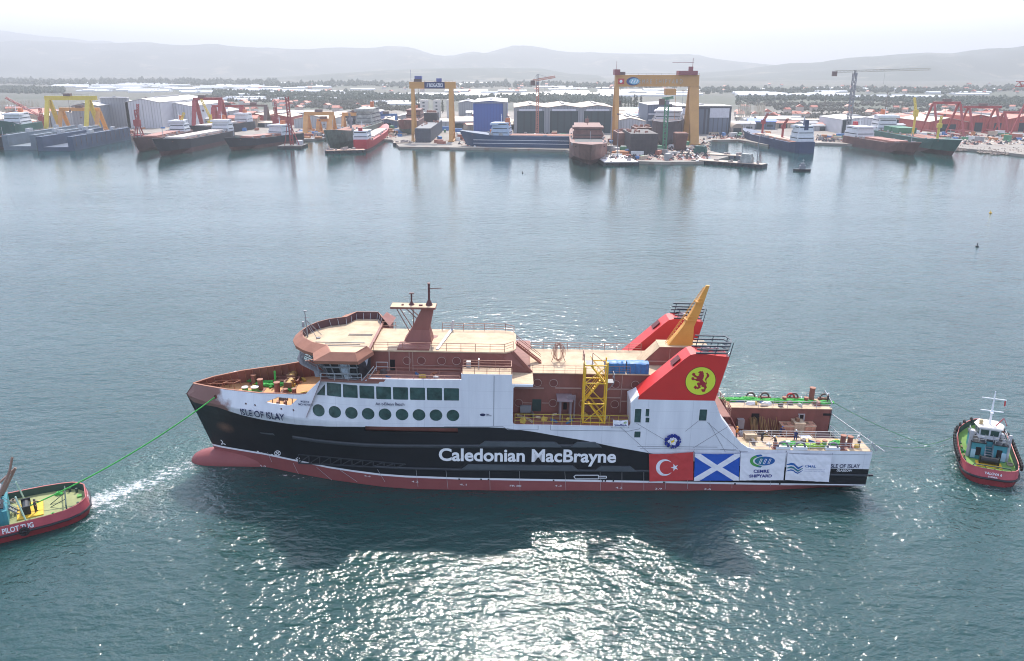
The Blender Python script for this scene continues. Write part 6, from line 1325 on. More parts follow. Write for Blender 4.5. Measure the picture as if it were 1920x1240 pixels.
a, c = Z(515, 697, fz + 2.2), Z(514, 712, fz); rope('hanging_rope', 'green rope hanging over the far bulwark of the foredeck', [(a[0], a[1], fz + 2.3), (a[0] + .1, a[1] - .3, fz + 1.2), (a[0], a[1] - .4, fz + .2), (a[0] - .5, a[1] - 1.4, fz + .2)], .16)
for lab, px, py in (('white topped roller fairlead by the far bulwark of the foredeck', 443, 712), ('white ventilator head by the far bulwark, left of the hanging rope', 513, 706), ('white ventilator head by the far bulwark, right of the hanging rope', 533, 704)):
    x, y = Z(px, py, fz); t = on('deck_ventilator', lab, 'ventilator', x, y, fz); MB().cyl(0, 0, 0, 1.0, .2).build('stem', grey, t); MB().ball((0, 0, 1.1), .5, .5, .28).build('head', wlet, t)
x, y = Z(539, 722, fz); t = on('hatch_coaming', 'open rectangular maroon hatch coaming on the foredeck near the bridge', 'hatch', x - .3, y + 1.0, fz); b = MB()
for a, c, e, g in ((-1.9, 1.9, -.9, -.7), (-1.9, 1.9, .7, .9), (-1.9, -1.7, -.7, .7), (1.7, 1.9, -.7, .7), (-.1, .1, -.7, .7)): b.box(a, c, e, g, .0, .7)
b.build('coaming', maroon, t); MB().box(-1.7, 1.7, -.7, .7, .0, .08).build('opening', dark, t)
for k in range(3):
    x, y = Z(388 + k * 22, 720 - k * .8, fz + .9); t = on('rope_guide', ['rope guide frame nearest the bow tip', 'middle rope guide frame near the bow tip', 'aftmost rope guide frame near the bow tip'][k], 'frame', x, max(y, -hb(x, 10.3) + 1.2), fz, 'rope guide frames at the bow'); b = MB(); q = [(-.8, -.5), (.7, -.5), (1.3, .7), (-.2, .7)]
    for (u, v), (u2, v2) in zip(q, q[1:] + q[:1]): b.bar((u, v, 1.1), (u2, v2, 1.1), .09); b.bar((u, v, 0), (u, v, 1.1), .07)
    b.build('tube', orange_primer, t)
x, y = Z(562, 716, fz); 
for k, (dx, dy, lab) in enumerate(((0, .5, 'yellow and brown anchor winch at the centre by the bridge front'), (-.2, 3.2, 'yellow anchor winch nearer the far bulwark'), (.4, -2.6, 'yellow brown mooring winch at the near side of the bridge front'))):
    t = on('mooring_winch', lab, 'winch', x - 1.2 + dx, y + dy, fz, 'winches on the foredeck'); MB().tube([(0, -1.0, .8), (0, 1.0, .8)], .5, 12).build('drum', mat('winch_ochre', (.45, .28, .08), .6, var=.3, scale=3), t); b = MB(); [b.box(-.6, .6, yy, yy + .12, 0, 1.3) for yy in (-1.1, 0, 1.0)]; b.build('frame', mat('winch_brown', (.22, .12, .07), .6), t); MB().box(-1.0, .9, -1.3, 1.3, 0, .12).box(-1.0, -.5, .3, 1.0, 0, .9).build('bed', MATS['winch_brown'], t)
b = MB(); rr = random.Random(3)
# gear seen through the mooring opening
mx, my = HP(522, 753); t = on('mooring_fairlead', 'brown roller fairlead frame standing inside the slanting bulwark opening', 'fairlead', mx, -hb(mx, 10.3) + .9, fz); MB().box(-1.6, 1.6, -.3, .3, .4, .55).box(-.4, -.1, -.3, .4, 0, 1.5).box(.6, .9, -.3, .4, 0, 1.5).build('frame', orange_primer, t)
mat('dark_chock2', (.13, .13, .16), .6)
# stern gear, z = 7 mooring decks
for lab, px, py, r, sgn in (('arched rope chock on the near stern rail, leftmost of three', 1467, 841, .7, -1), ('arched rope chock on the near stern rail, middle of three', 1499, 842, .7, -1), ('arched rope chock on the near stern rail nearest the stern', 1561, 844, .7, -1), ('arched rope chock on the far side deck, leftmost', 1408, 749, .65, 1), ('arched rope chock on the far side deck, second from the left', 1434, 749, .65, 1), ('arched rope chock on the far side deck beside the red one', 1487, 748, .65, 1), ('rust red arched chock on the far side deck', 1481, 748, .6, 1), ('arched rope chock on the far side deck nearest the stern', 1545, 750, .65, 1)):
    x, y = Z(px, py, 7.0); t = on('rope_chock', lab, 'chock', x, sgn * 8.95, 7.0, 'rope chocks on the stern decks'); b = MB(); pts = [(-r, 0, 0)] + [(-r * math.cos(i * math.pi / 10), 0, .35 + r * math.sin(i * math.pi / 10)) for i in range(11)] + [(r, 0, 0)]; b.tube(pts, .15, 6); b.build('arch', MATS['dark_chock2'] if sgn < 0 else (red if 'rust red' in lab else mat('dark_chock', (.10, .07, .06))), t); MB().box(-r - .3, r + .3, -.25, .25, 0, .35).build('sill', white if sgn < 0 else maroon, t)
for lab, px, py, hh, r in (('tall maroon post at the near stern corner', 1578, 842, 2.0, .36), ('maroon post just left of the stern corner rails', 1592, 838, 1.5, .36), ('small maroon bollard on the near stern deck, left', 1453, 840, .7, .3), ('small maroon bollard on the near stern deck, middle', 1532.5, 838, .8, .3), ('green topped bollard on the near stern deck', 1545, 838, .9, .3),
      ('maroon bollard on the far side deck, left one', 1470, 754, .8, .32), ('maroon bollard on the far side deck, right one', 1510.5, 755, .8, .32), ('tallest maroon post on the far side deck', 1520.5, 752, 2.2, .42), ('low maroon bollard near the far stern corner', 1533, 760, .5, .35)):
    x, y = Z(px, py, 7.0); y = min(-5.9, max(-8.9, y)) if y < 0 else max(5.8, min(8.6, y)); bollard('mooring_bollard', lab, x, y, 7.0, hh, r, greenp if 'green' in lab else maroon, orange_primer, 'mooring posts on the stern decks')
for k, (px, py, sx, sy, lab) in enumerate(((1368, 752, 2.0, .5, 'green hawser laid along the far side deck, forward end'), (1400, 752, 2.6, .6, 'green hawser laid along the far side deck beside white sacks'), (1455, 754, 2.4, .6, 'green hawser laid along the far side deck amidships'), (1495, 755, 2.6, .6, 'thick green hawser heap on the far side deck'), (1545, 758, 1.6, .6, 'green hawser heap at the far stern corner'), (1479, 835, 1.2, .6, 'green and white rope heap on the near stern deck'), (1515, 839, 2.4, .3, 'yellow green hawser along the near stern deck edge'), (1568, 834, 1.2, .6, 'green hawser heap behind the tall near corner post'))):
    x, y = Z(px, py, 7.0); y = min(-5.9, max(-8.6, y)) if y < 0 else max(6.2, min(8.3, y)); pile('rope_coil', lab, x, y, 7.0, sx, sy, green if k != 6 else mat('lime_rope', (.28, .48, .06), .7), 30 + k)
for k, (px, py, lab) in enumerate(((1408, 758, 'white sheeted heap on the far side deck, left one'), (1438, 758, 'white sheeted heap on the far side deck, right one'), (1478, 833, 'crumpled white plastic sheet on the near stern deck'))):
    x, y = Z(px, py, 7.0); y = min(-6, max(-8.6, y)) if y < 0 else max(5.9, min(8.3, y)); rr = random.Random(k); b = MB(); n = 10
    secs = [[(math.cos(i * 6.283 / n) * s * rr.uniform(.75, 1.1), math.sin(i * 6.283 / n) * s * .5 * rr.uniform(.8, 1.1), zz + rr.uniform(-.05, .05)) for i in range(n)] for s, zz in ((1.0, .03), (.9, .25), (.55, .45), (.1, .5))]; b.loft(secs); o = b.build('plastic_sheet', mat('white_plastic', (.7, .7, .7), .4, bump=.5)); tag(o, lab, 'sheet'); onship(o, (x, y, 7.0))
crw = mat('box_cream', (.52, .40, .27), .7, var=.35, scale=1.2); crr = mat('box_cream_rust', (.50, .26, .17), .7, var=.5, scale=1.5)
for k, (a, c, py, hh, dd, m, lab) in enumerate(((1461.5, 1483.5, 814, 1.7, 1.7, crr, 'open orange brown work box on the vehicle deck, leftmost of three'), (1483.8, 1503.5, 814, 2.2, 1.9, crw, 'tall cream work box on the vehicle deck, middle of three'), (1504, 1526, 817, 1.8, 1.9, crr, 'cream and rust work box on the vehicle deck, rightmost of three'))):
    x0, y0 = Z(a, py, 3.05); x1, _ = Z(c, py, 3.05); y0 = 4.45;  t = on('work_box', lab, 'box', (x0 + x1) / 2, y0 - 1.0, 3.05, 'work boxes on the stern vehicle deck'); w_ = (x1 - x0) / 2 * .97; b = MB(); b.box(-w_, w_, 0, dd, .1, hh); b.build('body', m, t)
    b = MB(); b.box(-w_ - .05, w_ + .05, -.06, 0.0, hh - .15, hh + .04); b.box(-w_ - .05, w_ + .05, dd, dd + .06, hh - .15, hh + .04); b.box(-w_ - .06, -w_, 0, dd, hh - .15, hh + .04); b.box(w_, w_ + .06, 0, dd, hh - .15, hh + .04); b.build('rim', crw, t)
    b = MB(); b.box(-w_ * .5, w_ * .1, dd * .3, dd * .7, hh, hh + (.5 if k == 1 else .06)); b.build('contents', MATS['winch_brown'], t)
for k, (px, py, w_, d_, lab) in enumerate(((1455, 818, 1.1, .8, 'open steel skid frame on the stern deck, left of the pair'), (1474, 818, 1.1, .8, 'open steel skid frame on the stern deck, right of the pair'), (1432, 826, 1.6, .8, 'pale pallet of parts beside the near casing'), (1509, 820, 1.0, .7, 'white generator unit between the skid frames and the rail'), (1407, 817, .8, .5, 'cream bundle by the foot of the funnel casing'))):
    zz7 = 3.05 if k < 4 else 7.05; x, y = Z(px, py + 7, zz7); y = min(y, 2.6) if k < 4 else -5.9; t = on('skid_unit', lab, 'deck gear', x, y, zz7); b = MB(); cx2 = [(-w_, -d_), (w_, -d_), (w_, d_), (-w_, d_)]
    for (u, v), (u2, v2) in zip(cx2, cx2[1:] + cx2[:1]):
        for z in (.1, .75): b.bar((u, v, z), (u2, v2, z), .1)
        b.bar((u, v, 0), (u, v, .8), .1)
    b.build('frame', orange_primer if k < 2 else crw, t)
    if k >= 2: MB().box(-w_ * .9, w_ * .9, -d_ * .9, d_ * .9, .15, .7).build('load', wlet if k == 3 else crw, t)
# yellow pipe rack against the far wall
t = on('pipe_rack', 'rack of dull yellow props leaning against the far inner wall of the stern', 'rack', Z(1435, 808, 3.05)[0] - .5, 3.6, 3.05); b = MB(); rr = random.Random(8)
for i in range(24): x = rr.uniform(-2.2, 2.2); b.bar((x, rr.uniform(-.5, .3), 0), (x + rr.uniform(-.3, .3), 1.4, rr.uniform(2.0, 2.6)), .07)
b.build('prop', mat('prop_yellow', (.28, .17, .06), .6), t)
# small loose gear
rr = random.Random(77)
gm = [mat('gear_' + str(i), c, .7, var=.3, scale=3) for i, c in enumerate(((.5, .4, .3), (.12, .1, .1), (.45, .2, .12), (.5, .5, .48), (.06, .15, .3), (.55, .38, .08)))]
def gear(x, y, z, lab, grp):
    k = rr.randrange(6); t = on('loose_gear', lab, 'deck gear', x, y, z, grp, rr.uniform(0, 3)); a, c, h = rr.uniform(.15, .6), rr.uniform(.12, .35), rr.uniform(.12, .6)
    b = MB()
    if k % 2: b.box(-a, a, -c, c, 0, h); b.box(-a * .8, a * .8, -c * .8, c * .8, h, h + .05)
    else: b.tube([(-a * 2, 0, .1), (a * 2, 0, .1)], .08, 6); b.tube([(-a * 2, .18, .1), (a * 1.6, .2, .1)], .08, 6); b.tube([(-a * 1.7, .08, .24), (a * 1.8, .1, .24)], .08, 6)
    b.build('item', gm[k], t)
for i in range(26): gear(rr.uniform(81.5, 97.5), rr.uniform(-5.0, 4.2), 3.05, 'small loose tools, pipes and boxes lying about the stern vehicle deck', 'loose gear on the stern vehicle deck')
for i in range(14): gear(rr.uniform(82.5, 97.5), rr.uniform(-8.4, -6.0), 7.0, 'small loose tools, pipes and boxes lying about the near stern deck', 'loose gear on the near stern deck')
for i in range(12): gear(rr.uniform(81.5, 97), rr.uniform(5.7, 8.2), 7.0, 'small loose tools and boxes lying along the far side deck', 'loose gear on the far side deck')
for i in range(14):
    x = rr.uniform(6, 18); gear(x, rr.uniform(-1, 1) * (hb(x, 10.3) - 1.2), 10.15, 'small loose fittings lying about the foredeck', 'loose gear on the foredeck')
for i in range(12): gear(rr.uniform(30, 48), rr.uniform(-8.2, -5.8), 16.05, 'small loose boxes and pipes lying along the bridge deck walkway', 'loose gear on the bridge deck walkway')
for i in range(12): gear(rr.uniform(49.5, 64), rr.uniform(-8.6, -5.8), 10.12, 'small loose boxes and pipes lying on the floor of the side opening', 'loose gear in the side opening')
# ------------------------------------------------------------------ people
def skin_body(joints, edges, mats_z, name='body'):
    me = bpy.data.meshes.new(name); me.from_pydata([j[:3] for j in joints], edges, []); o = bpy.data.objects.new(name, me); COL.objects.link(o)
    md = o.modifiers.new('s', 'SKIN'); md.use_smooth_shade = True
    for i, j in enumerate(joints): me.skin_vertices[0].data[i].radius = (j[3], j[3] if len(j) < 5 else j[4]); me.skin_vertices[0].data[i].use_root = (i == 0)
    bpy.context.view_layer.update(); m2 = bpy.data.meshes.new_from_object(o.evaluated_get(bpy.context.evaluated_depsgraph_get())); m2.name = name
    bpy.data.objects.remove(o); bpy.data.meshes.remove(me)
    if len(m2.materials) == 0: pass
    return m2
skinm = mat('skin', (.45, .27, .19), .6, var=.05)
def person(label, x, y, z, rz, top, legs, helmet, pose='stand', arms=(0.2, 0.2), ship=True):
    t = thing('person', label, 'person', (x, y, z), None, ship, rz); bend = {'stand': 0, 'lean': .35, 'bend': .8}[pose]
    hipz = .92 if pose != 'bend' else .84; sx = math.sin(bend); cz = math.cos(bend)
    def U(h, side=0, f=0): return (f + sx * h, side, hipz + cz * h)       # up the spine, facing +x
    J = [(*U(0), .15, .12), (*U(.25), .14, .11), (*U(.46), .17, .12), (*U(.56), .06), (*U(.66, 0, .02), .085, .095), (*U(.78, 0, .02), .085, .09)]
    E = [(0, 1), (1, 2), (2, 3), (3, 4), (4, 5)]
    for s in (-1, 1):
        b0 = len(J); J += [(.0, s * .1, hipz - .05, .1), (.03 + .1 * bend, s * .13, .48, .075), (-.03, s * .14, .1, .05), (.12, s * .15, .04, .045)]; E += [(0, b0), (b0, b0 + 1), (b0 + 1, b0 + 2), (b0 + 2, b0 + 3)]
    hands = []
    for s, a in ((-1, arms[0]), (1, arms[1])):
        b0 = len(J); sh = Vector(U(.5, s * .2)); el = sh + Vector((math.sin(a) * .28, s * .06, -math.cos(a) * .28)); wr = el + Vector((math.sin(a + .5) * .25, -s * .02, -math.cos(a + .5) * .25)); J += [(*sh, .06), (*el, .05), (*wr, .035), (*(wr + (wr - el) * .3), .04, .02)]; E += [(2, b0), (b0, b0 + 1), (b0 + 1, b0 + 2), (b0 + 2, b0 + 3)]
        d = (wr - el).normalized(); root = b0 + 3; base = wr + (wr - el) * .3
        for k in range(4):
            f0 = len(J); off = Vector((0, 0, 0)) + d.cross(Vector((0, 1, 0))).normalized() * (k - 1.5) * .02; L = (.07, .08, .075, .06)[k]; J += [(*(base + off + d * L * .6), .009), (*(base + off + d * L + Vector((0, -s * .02, 0))), .008)]; E += [(root, f0), (f0, f0 + 1)]
        f0 = len(J); th = base - d * .03 + d.cross(Vector((0, 1, 0))).normalized() * .05; J += [(*th, .01), (*(th + d * .04), .009)]; E += [(root, f0), (f0, f0 + 1)]
    me = skin_body(J, E, None); me.materials.clear(); [me.materials.append(m) for m in (top, legs, skinm, black)]
    neck = Vector(U(.57))
    for p in me.polygons:
        c = p.center; up_ = (c - Vector(U(0))).dot(Vector((sx, 0, cz)))
        k = 0 if up_ > .0 else 1
        if up_ > .55 and (c - Vector(U(.7))).length < .25: k = 2
        if c.z < .12: k = 3
        if k in (0, 1) and abs(c.y) > .17 and c.z > .2 and any((c - Vector(J[i][:3])).length < .12 for i in (len(J) - 12, len(J) - 26) if 0 <= i < len(J)) : k = 2
        p.material_index = k; p.use_smooth = True
    o = bpy.data.objects.new('body', me); COL.objects.link(o); o.parent = t
    hp = Vector(U(.80, 0, .01)); MB().ball(hp, .15, .125, .12, n=12, k=6).box(hp.x - .02, hp.x + .19, hp.y - .1, hp.y + .1, hp.z - .03, hp.z - .01).build('helmet', helmet, t, smooth=True)
    # face: nose, eyes
    fc = Vector(U(.71, 0, .10)); MB().ball(fc + Vector((.01, 0, 0)), .02, .015, .025, n=6, k=4).build('nose', skinm, t); MB().ball(fc + Vector((-.005, .035, .02)), .01, .012, .008, n=6, k=3).ball(fc + Vector((-.005, -.035, .02)), .01, .012, .008, n=6, k=3).build('eyes', black, t); MB().ball(fc + Vector((-.01, 0, -.05)), .01, .025, .006, n=6, k=3).build('mouth', mat('lip', (.3, .12, .1)), t)
    return t
wnavy = mat('work_navy', (.02, .03, .11), .8); wdk = mat('work_dark', (.06, .05, .06), .8); worg = mat('work_orange', (.65, .22, .03), .7); hwt = mat('helmet_white', (.8, .8, .8), .4)
def pp(px, py, z, ylim=None): x, y = Z(px, py, z); y = y if ylim is None else max(ylim[0], min(ylim[1], y)); return x, y
NEAR = (-8.8, -5.8)
x, y = pp(1490.5, 828, 7, NEAR); person('worker in navy overalls and white helmet standing at the middle of the near stern rail', x, y, 7.0, R(80), wnavy, wnavy, hwt)
x, y = pp(1453, 838, 7, NEAR); person('worker in dark clothes and white helmet bending over ropes on the near stern deck', x, y, 7.0, R(200), wdk, wdk, hwt, 'lean', (.8, .8))
x, y = pp(1425, 822, 7, NEAR); person('worker in black jacket and white helmet crouching beside the cream bundle', x, -6.4, 7.0, R(10), black, wdk, hwt, 'bend', (.9, .7))
x, y = Z(1462, 813, 3.05); person('worker in blue overalls leaning against the left work box', x - .4, 3.2, 3.05, R(20), wnavy, wnavy, mat('helmet_blue', (.05, .12, .4)), 'lean', (1.2, 1.0))
x, y = pp(1380, 822, 7, (-6.2, -5.8)); person('person in orange vest half hidden behind the white stern wing', x, y, 7.05, R(-30), worg, wdk, mat('helmet_orange', (.7, .3, .05)))
x, y = Z(1610, 838, 7); person('crew member in white shirt leaning at the stern corner platform', x, max(y, -8.7), 7.0, R(190), fwhite, wdk, hwt, 'lean', (.6, .4))
x, y = Z(1551, 757, 7); person('crew member in dark jacket at the far stern corner', x, min(8.3, max(y, 6.2)), 7.0, R(160), wdk, wdk, hwt)
# ------------------------------------------------------------------ tugs
tred = mat('tug_red', (.42, .075, .09), .5, var=.15, scale=.6); tpink = mat('tug_sunlit_red', (.52, .17, .15), .6, var=.12, scale=.8); tgreen = mat('tug_deck_green', (.15, .28, .06), .8, var=.25, scale=.5); tgrn2 = mat('tug_deck_olive', (.27, .29, .13), .8, var=.2, scale=.5); ttur = mat('tug_turquoise', (.05, .24, .29), .5, var=.12); tdark = mat('tug_inner_green', (.035, .07, .055), .7); tdred = mat('tug_boot_red', (.27, .035, .04), .6, var=.2)  # tpink: tug red with sunlight put into its colour, for the bulwark cap
def tug(name, label, stern, ang, L, B, deckm, tyres, written, wl):
    s = Vector((stern[0], stern[1], 0)); t = thing(name, label, 'tug boat', s, rotz=ang)      # +x towards the bow
    us = [0, .02, .05, .1, .18, .3, .5, .68, .8, .89, .95, .985, 1]; ws = [.42, .62, .78, .9, .97, 1, 1, .97, .87, .68, .46, .25, .04]
    def sec(z, k=1, dx=0, ins=0): return [(L * u + (dx if u < .3 else (-dx if u > .8 else 0)), (B / 2 * w - ins) * k) for u, w in zip(us, ws)]
    def topz(u): return 2.3 + (1.6 * max(0, (u - .45) / .55) ** 1.6) + .15 * max(0, (.1 - u) / .1)
    def loop(zf, k, dx, ins=0):
        a = sec(0, k, dx, ins); return [(x, max(y, .02), zf(u)) for (x, y), u in zip(a, us)]
    def shell(nm, zf0, k0, d0, zf1, k1, d1, m, i0=0, i1=0, par=t):
        a, c = loop(zf0, k0, d0, i0), loop(zf1, k1, d1, i1); b = MB(); n = len(a)
        for sg in (-1, 1): b.add([(x, sg * y, z) for x, y, z in a] + [(x, sg * y, z) for x, y, z in c], [(i, i + 1, i + 1 + n, i + n) for i in range(n - 1)])
        b.add([(a[0][0], -a[0][1], a[0][2]), (a[0][0], a[0][1], a[0][2]), (c[0][0], c[0][1], c[0][2]), (c[0][0], -c[0][1], c[0][2])], [(0, 1, 2, 3)])
        return b.build(nm, m, par, smooth=True)
    shell('hull', lambda u: -1, .86, .5, lambda u: 1.0 + (topz(u) - 2.3) * .5, 1.0, 0, tdred)
    shell('topside', lambda u: 1.0 + (topz(u) - 2.3) * .5, 1.0, 0, topz, .97, .35, tred)
    shell('bulwark_lining', lambda u: topz(u) - 1.0, .93, .5, topz, .95, .45, tdark, .05, .05)
    shell('bulwark_cap', topz, .955, .42, lambda u: topz(u) + .04, .98, .3, tpink)
    a = loop(lambda u: topz(u) - .95, .94, .5); n = len(a); b = MB(); b.add([(x, y, z) for x, y, z in a] + [(x, -y, z) for x, y, z in a], [(i, i + 1, i + 1 + n, i + n) for i in range(n - 1)]); b.build('deck', deckm, t)
    # rubber fender belt
    a = loop(lambda u: 1.05 + (topz(u) - 2.3) * .5, 1.015, -.06); b = MB(); b.tube([(x, -y, z) for x, y, z in a[::-1]] + [(x, y, z) for x, y, z in a], .16, 6); b.build('fender_belt', black, t)
    if tyres:
        for sg in (-1, 1):
            for i in range(15):
                u = .22 + .76 * i / 14; y = B / 2 * lerp(list(zip(us, ws)), u); x = L * u - (.35 if u > .8 else 0); MB().ring((x, sg * (y + .28), topz(u) - .25), .40, .17, 'y', 12).build('tyre_fender', MATS['rubber'], t)
    # deckhouse and wheelhouse
    h0 = 1.35
    b = MB(); b.box(L * .36, L * .66, -B * .30, -B * .07, h0, h0 + 2.6); b.box(L * .36, L * .66, B * .07, B * .30, h0, h0 + 2.6); b.box(L * .42, L * .66, -B * .07, B * .07, h0, h0 + 2.5); b.build('deckhouse', ttur, t)
    b = MB(); b.box(L * .35, L * .67, -B * .32, -B * .06, h0 + 2.6, h0 + 2.72); b.box(L * .35, L * .67, B * .06, B * .32, h0 + 2.6, h0 + 2.72); b.box(L * .43, L * .67, -B * .06, B * .06, h0 + 2.6, h0 + 2.7); b.build('house_top', black, t)
    for sg in (-1, 1):
        MB().box(L * .36 - .06, L * .36 + .02, sg * B * .18 - .35, sg * B * .18 + .35, h0 + .6, h0 + 1.9).build('window', dark, t); MB().box(L * .36 - .07, L * .36, sg * B * .26 - .3, sg * B * .26 + .3, h0 + .2, h0 + 1.5).build('door', mat('door_pale_blue', (.35, .5, .6)), t)
        MB().tube([(L * .40, sg * B * .33, h0), (L * .40, sg * B * .33, h0 + 4.2)], .3, 10, r2=.22).build('exhaust_stack', mat('stack_grey', (.42, .42, .44), .5, var=.3), t)
    b = MB()
    for i in range(9): b.box(L * .30 + i * .28, L * .30 + i * .28 + .25, -.45, .45, h0 + i * .29, h0 + i * .29 + .05)
    for sg in (-.5, .5): b.bar((L * .30, sg, h0 + .9), (L * .30 + 2.5, sg, h0 + 3.5), .05); b.bar((L * .30, sg, h0), (L * .30 + 2.5, sg, h0 + 2.6), .06, .2)
    b.build('stair', grey, t)
    wb = [(L * .46, -B * .17), (L * .46, B * .17), (L * .56, B * .22), (L * .64, B * .14), (L * .64, -B * .14), (L * .56, -B * .22)]; z0 = h0 + 2.7; cx3 = L * .55; wh_ = 1.75
    b = MB(); b.loft([[(x, y, z0) for x, y in wb], [(cx3 + (x - cx3) * 1.08, y * 1.08, z0 + wh_) for x, y in wb]]); b.build('wheelhouse', mat('tug_grey_white', (.55, .57, .6), .5, var=.15), t)
    b = MB()
    for (p, q) in zip(wb, wb[1:] + wb[:1]):
        for i in (0, 1):
            f = lambda k: (p[0] + (q[0] - p[0]) * k, p[1] + (q[1] - p[1]) * k); u0, u1 = f(.08 + i * .47), f(.47 + i * .47); g_ = lambda c, z, e: (cx3 + (c[0] - cx3) * e, c[1] * e, z); b.add([g_(u0, z0 + .6, 1.045), g_(u1, z0 + .6, 1.045), g_(u1, z0 + 1.5, 1.08), g_(u0, z0 + 1.5, 1.08)], [(0, 1, 2, 3)])
    b.build('wheelhouse_window', glass, t)
    b = MB(); b.loft([[(cx3 + (x - cx3) * 1.2, y * 1.22, z0 + wh_) for x, y in wb], [(cx3 + (x - cx3) * 1.15, y * 1.15, z0 + wh_ + .15) for x, y in wb]]); b.build('wheelhouse_roof', mat('tug_roof_cream', (.72, .66, .58), .6), t)
    b = MB(); m0 = z0 + wh_ + .1; b.tube([(cx3, 0, m0), (cx3 + .4, 0, m0 + 5.2)], .17, 8, r2=.08)
    for zz, w_ in ((2.1, 1.5), (4.0, 1.6)): b.bar((cx3 + zz * .08, -w_, m0 + zz), (cx3 + zz * .08, w_, m0 + zz), .12)
    b.box(cx3 - .5, cx3 + .6, -.2, .2, m0 + 1.9, m0 + 2.0); b.build('mast', wlet, t)
    MB().ball((cx3 - .4, 1.2, m0 + .5), .3, .3, .3).box(cx3 - .6, cx3 - .2, .9, 1.5, m0, m0 + .2).build('searchlight', mat('brass', (.5, .38, .2), .4), t)
    MB().bar((cx3 - .6, -.7, m0 + .1), (cx3 - .4, -1.6, m0 + 1.4), .12).bar((cx3 - .4, -1.6, m0 + 1.4), (cx3 - .3, -2.2, m0 + .2), .08).build('fire_monitor', tred, t)
    MB().add([(cx3 + .3, -1.55, m0 + 3.9), (cx3 + .3, -1.35, m0 + 3.9), (cx3 + .3, -1.4, m0 + 3.0), (cx3 + .3, -1.6, m0 + 3.1)], [(0, 1, 2, 3)]).build('flag', fred, t)
    # towing gear aft
    MB().box(L * .2, L * .31, -B * .22, B * .22, h0 - .02, h0 + .14).build('winch_bed', mat('tug_yellow', (.68, .42, .03), .6, var=.15), t)
    MB().tube([(L * .27, -1.1, h0 + .7), (L * .27, 1.1, h0 + .7)], .5, 12).box(L * .25, L * .29, -1.3, -1.1, h0, h0 + 1.3).box(L * .25, L * .29, 1.1, 1.3, h0, h0 + 1.3).build('towing_winch', black, t)
    b = MB(); b.tube([(L * .10, -B * .36, h0), (L * .10, -B * .3, h0 + 1.0), (L * .10, B * .3, h0 + 1.0), (L * .10, B * .36, h0)], .09, 6); b.bar((L * .1, -1, h0 + 1), (L * .17, -.4, h0), .08); b.bar((L * .1, 1, h0 + 1), (L * .17, .4, h0), .08); b.build('towing_arch', tdark, t)
    for sg in (-1, 1): MB().cyl(L * .05, sg * B * .22, h0, h0 + .7, .16, n=8).cyl(L * .08, sg * B * .3, h0, h0 + .6, .16, n=8).build('bitt', tdark, t)
    MB().box(L * .03, L * .05, -1.0, -.3, h0, h0 + .3).build('stern_locker', greenp, t)
    b = MB()
    for sg in (-1, 1): b.rail([(L * .36, sg * B * .31, h0 + 2.72), (L * .60, sg * B * .31, h0 + 2.72)], h=.95, sp=1.1, n=2, r=.025); b.rail([(L * .36, sg * B * .31, h0 + 2.72), (L * .36, sg * B * .08, h0 + 2.72)], h=.95, sp=1.1, n=2, r=.025)
    b.build('railing', steel, t)
    for sg in (-1, 1): MB().tube([(L * .52, sg * B * .25, h0 + 3.0), (L * .58, sg * B * .25, h0 + 3.0)], .3, 10).build('life_raft', mat('raft_white', (.6, .6, .58), .5), t)
    MB().ball((L * .40, -B * .24, h0 + 3.0), .35, .25, .3).build('ventilator', grey, t); MB().box(L * .70, L * .78, -B * .14, B * .14, h0, h0 + .9).build('bow_winch', mat('winch_dark', (.08, .10, .07), .6), t)
    for k, (gx, gy) in enumerate(((.16, .32), (.33, -.38), (.47, .40), (.62, -.38), (.13, -.3))):
        pts = [(L * gx + math.cos(q * .7) * .5 * (1 - q / 60), B * gy + math.sin(q * .7) * .4, h0 + .08 + q * .006) for q in range(40)]; MB().tube(pts, .06, 5).build('rope_coil', [green, mat('old_rope', (.28, .24, .18), .9)][k % 2], t)
    for k in range(5): MB().tube([(L * (.26 + .09 * k), B * .40, h0 + .3), (L * (.30 + .09 * k), B * .40, h0 + .3)], .12, 6).build('pipe', [tdark, MATS['winch_brown']][k % 2], t)
    # writing on the stern
    for s_, zz, cap, w_ in written:
        vs, fs, ww = text2d(s_, .02); me = bpy.data.meshes.new('tug_lettering'); wd_ = w_; out = []
        for u, v in vs:
            y = wd_ / 2 - u * wd_; k = v / .682 * cap; z = zz + k; out.append((-.06 + .17 * (z - 1.0) / 1.3 * 2 - .07, y, z))
        me.from_pydata(out, [], fs); me.materials.append(wlet); o = bpy.data.objects.new('tug_lettering', me); COL.objects.link(o); o.parent = t
    return t
ps = G(1858, 912); pb = G(1829, 822); ang = math.atan2(pb.y - ps.y, pb.x - ps.x)
TR_ = tug('tug_boat', 'red hulled tug with green deck and tyre fenders following behind the ferry stern', (ps.x, ps.y), ang, 16.0, 7.6, tgreen, True, [('YALOVA 6', 1.72, .34, 2.2), ('ISTANBUL', 1.34, .2, 1.2)], 0)
e0, e1 = G(0, 962.6, 2.4), G(130, 933.5, 2.4); angL = math.atan2(e0.y - e1.y, e0.x - e1.x); st = G(170, 949)
TL_ = tug('tug_boat', 'red hulled tug with olive deck and yellow winch pulling the ferry by its bow', (st.x, st.y), angL, 27, 9.6, tgrn2, False, [('PILOT', 1.7, .4, 2.0), ('ISTANBUL', 1.3, .22, 1.6)], 0)
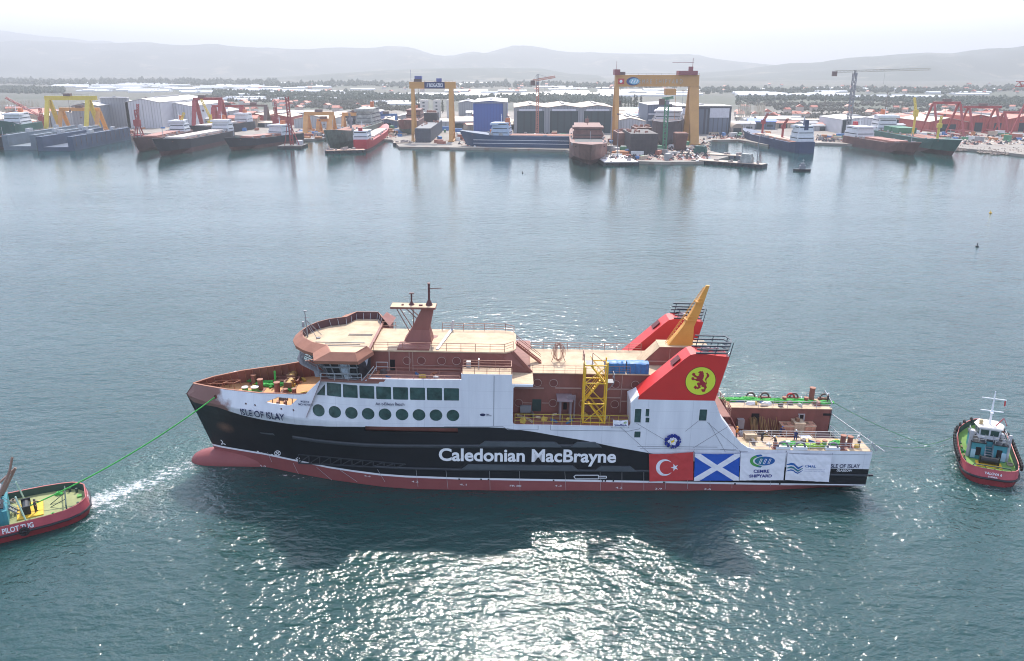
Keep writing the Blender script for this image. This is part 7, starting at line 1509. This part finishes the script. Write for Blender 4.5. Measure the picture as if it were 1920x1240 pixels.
# work arms and a crewman on the left tug
def tl(x, y, z): return TL_.matrix_world @ Vector((x, y, z))
b = MB(); b.bar((10.2, 1.2, 4.0), (8.2, .6, 7.6), .3); b.bar((8.2, .6, 7.6), (7.6, .2, 9.4), .22); b.bar((9.6, -.8, 4.0), (7.6, -.8, 7.4), .3); b.bar((7.6, -.8, 7.4), (10.6, .2, 5.4), .2); b.build('deck_crane', mat('crane_arm_brown', (.25, .16, .12), .6), TL_)
# white lettering on the left tug's near side
vs, fs, _ = text2d('PILOT TUG', .03); me = bpy.data.meshes.new('tug_lettering'); me.from_pydata([(6.3 - u * 3.4 + 3.6, 9.6 / 2 * .985 + .05, 1.35 + v) for u, v in vs], [], fs); me.materials.append(wlet); o = bpy.data.objects.new('tug_lettering', me); COL.objects.link(o); o.parent = TL_
for u in (7.6, 16): MB().ring((u, 9.6 / 2 + .15, 1.1), .45, .2, 'y', 14).build('tyre_fender', MATS['rubber'], TL_)
p = tl(6.2, 1.0, 1.5); person('crewman in black overalls on the yellow winch bed of the left tug', p.x, p.y, p.z, angL + 2.6, wdk, black, mat('helmet_black', (.03, .03, .03)), 'stand', (.3, 1.3), ship=False)
MB().box(9.2, 9.9, -2.8, 2.8, 1.4, 3.4).build('deckhouse_front', ttur, TL_)
b = MB(); b.bar((7.4, -2.6, 1.4), (8.0, -2.2, 4.8), .16); b.bar((7.4, 2.6, 1.4), (8.0, 2.2, 4.8), .16); b.build('towing_post', mat('mint_paint', (.45, .62, .52), .5), TL_)
# ------------------------------------------------------------------ tow lines
def sagline(name, label, A, B, r, sag, m=green, n=24):
    A, B = Vector(A), Vector(B); pts = [A.lerp(B, i / n) - Vector((0, 0, sag * 4 * (i / n) * (1 - i / n))) for i in range(n + 1)]
    o = MB().tube([p for p in pts], r, 6).build(name, m, org=A, smooth=True); o.location = A; tag(o, label, 'rope'); return o
A = SHIP @ Vector((fair[0] - .1, -hb(*fair) - .15, fair[1])); B = tl(6.9, .2, 2.1)
sagline('tow_rope', 'thick green tow rope from the ferry bow down to the left tug', A, B, .09, 1.0)
A = SHIP @ Vector((98.4, 8.6, 7.6)); B = TR_.matrix_world @ Vector((11, 3.75, 2.4)); M_ = G(1735, 834, .3)
sagline('tow_rope', 'thin green line from the far stern corner of the ferry towards the right tug', A, M_, .04, .5, mat('dark_green_line', (.03, .20, .06), .7), n=20); 
A2 = SHIP @ Vector((98.9, -7.5, 7.4)); sagline('tow_rope', 'thin green line from the near stern corner of the ferry towards the right tug', A2, M_ + Vector((.5, -.6, 0)), .035, .5, MATS['dark_green_line'])
sagline('tow_rope', 'green line lying from the water up to the side of the right tug', M_, B, .04, .3, MATS['dark_green_line'])
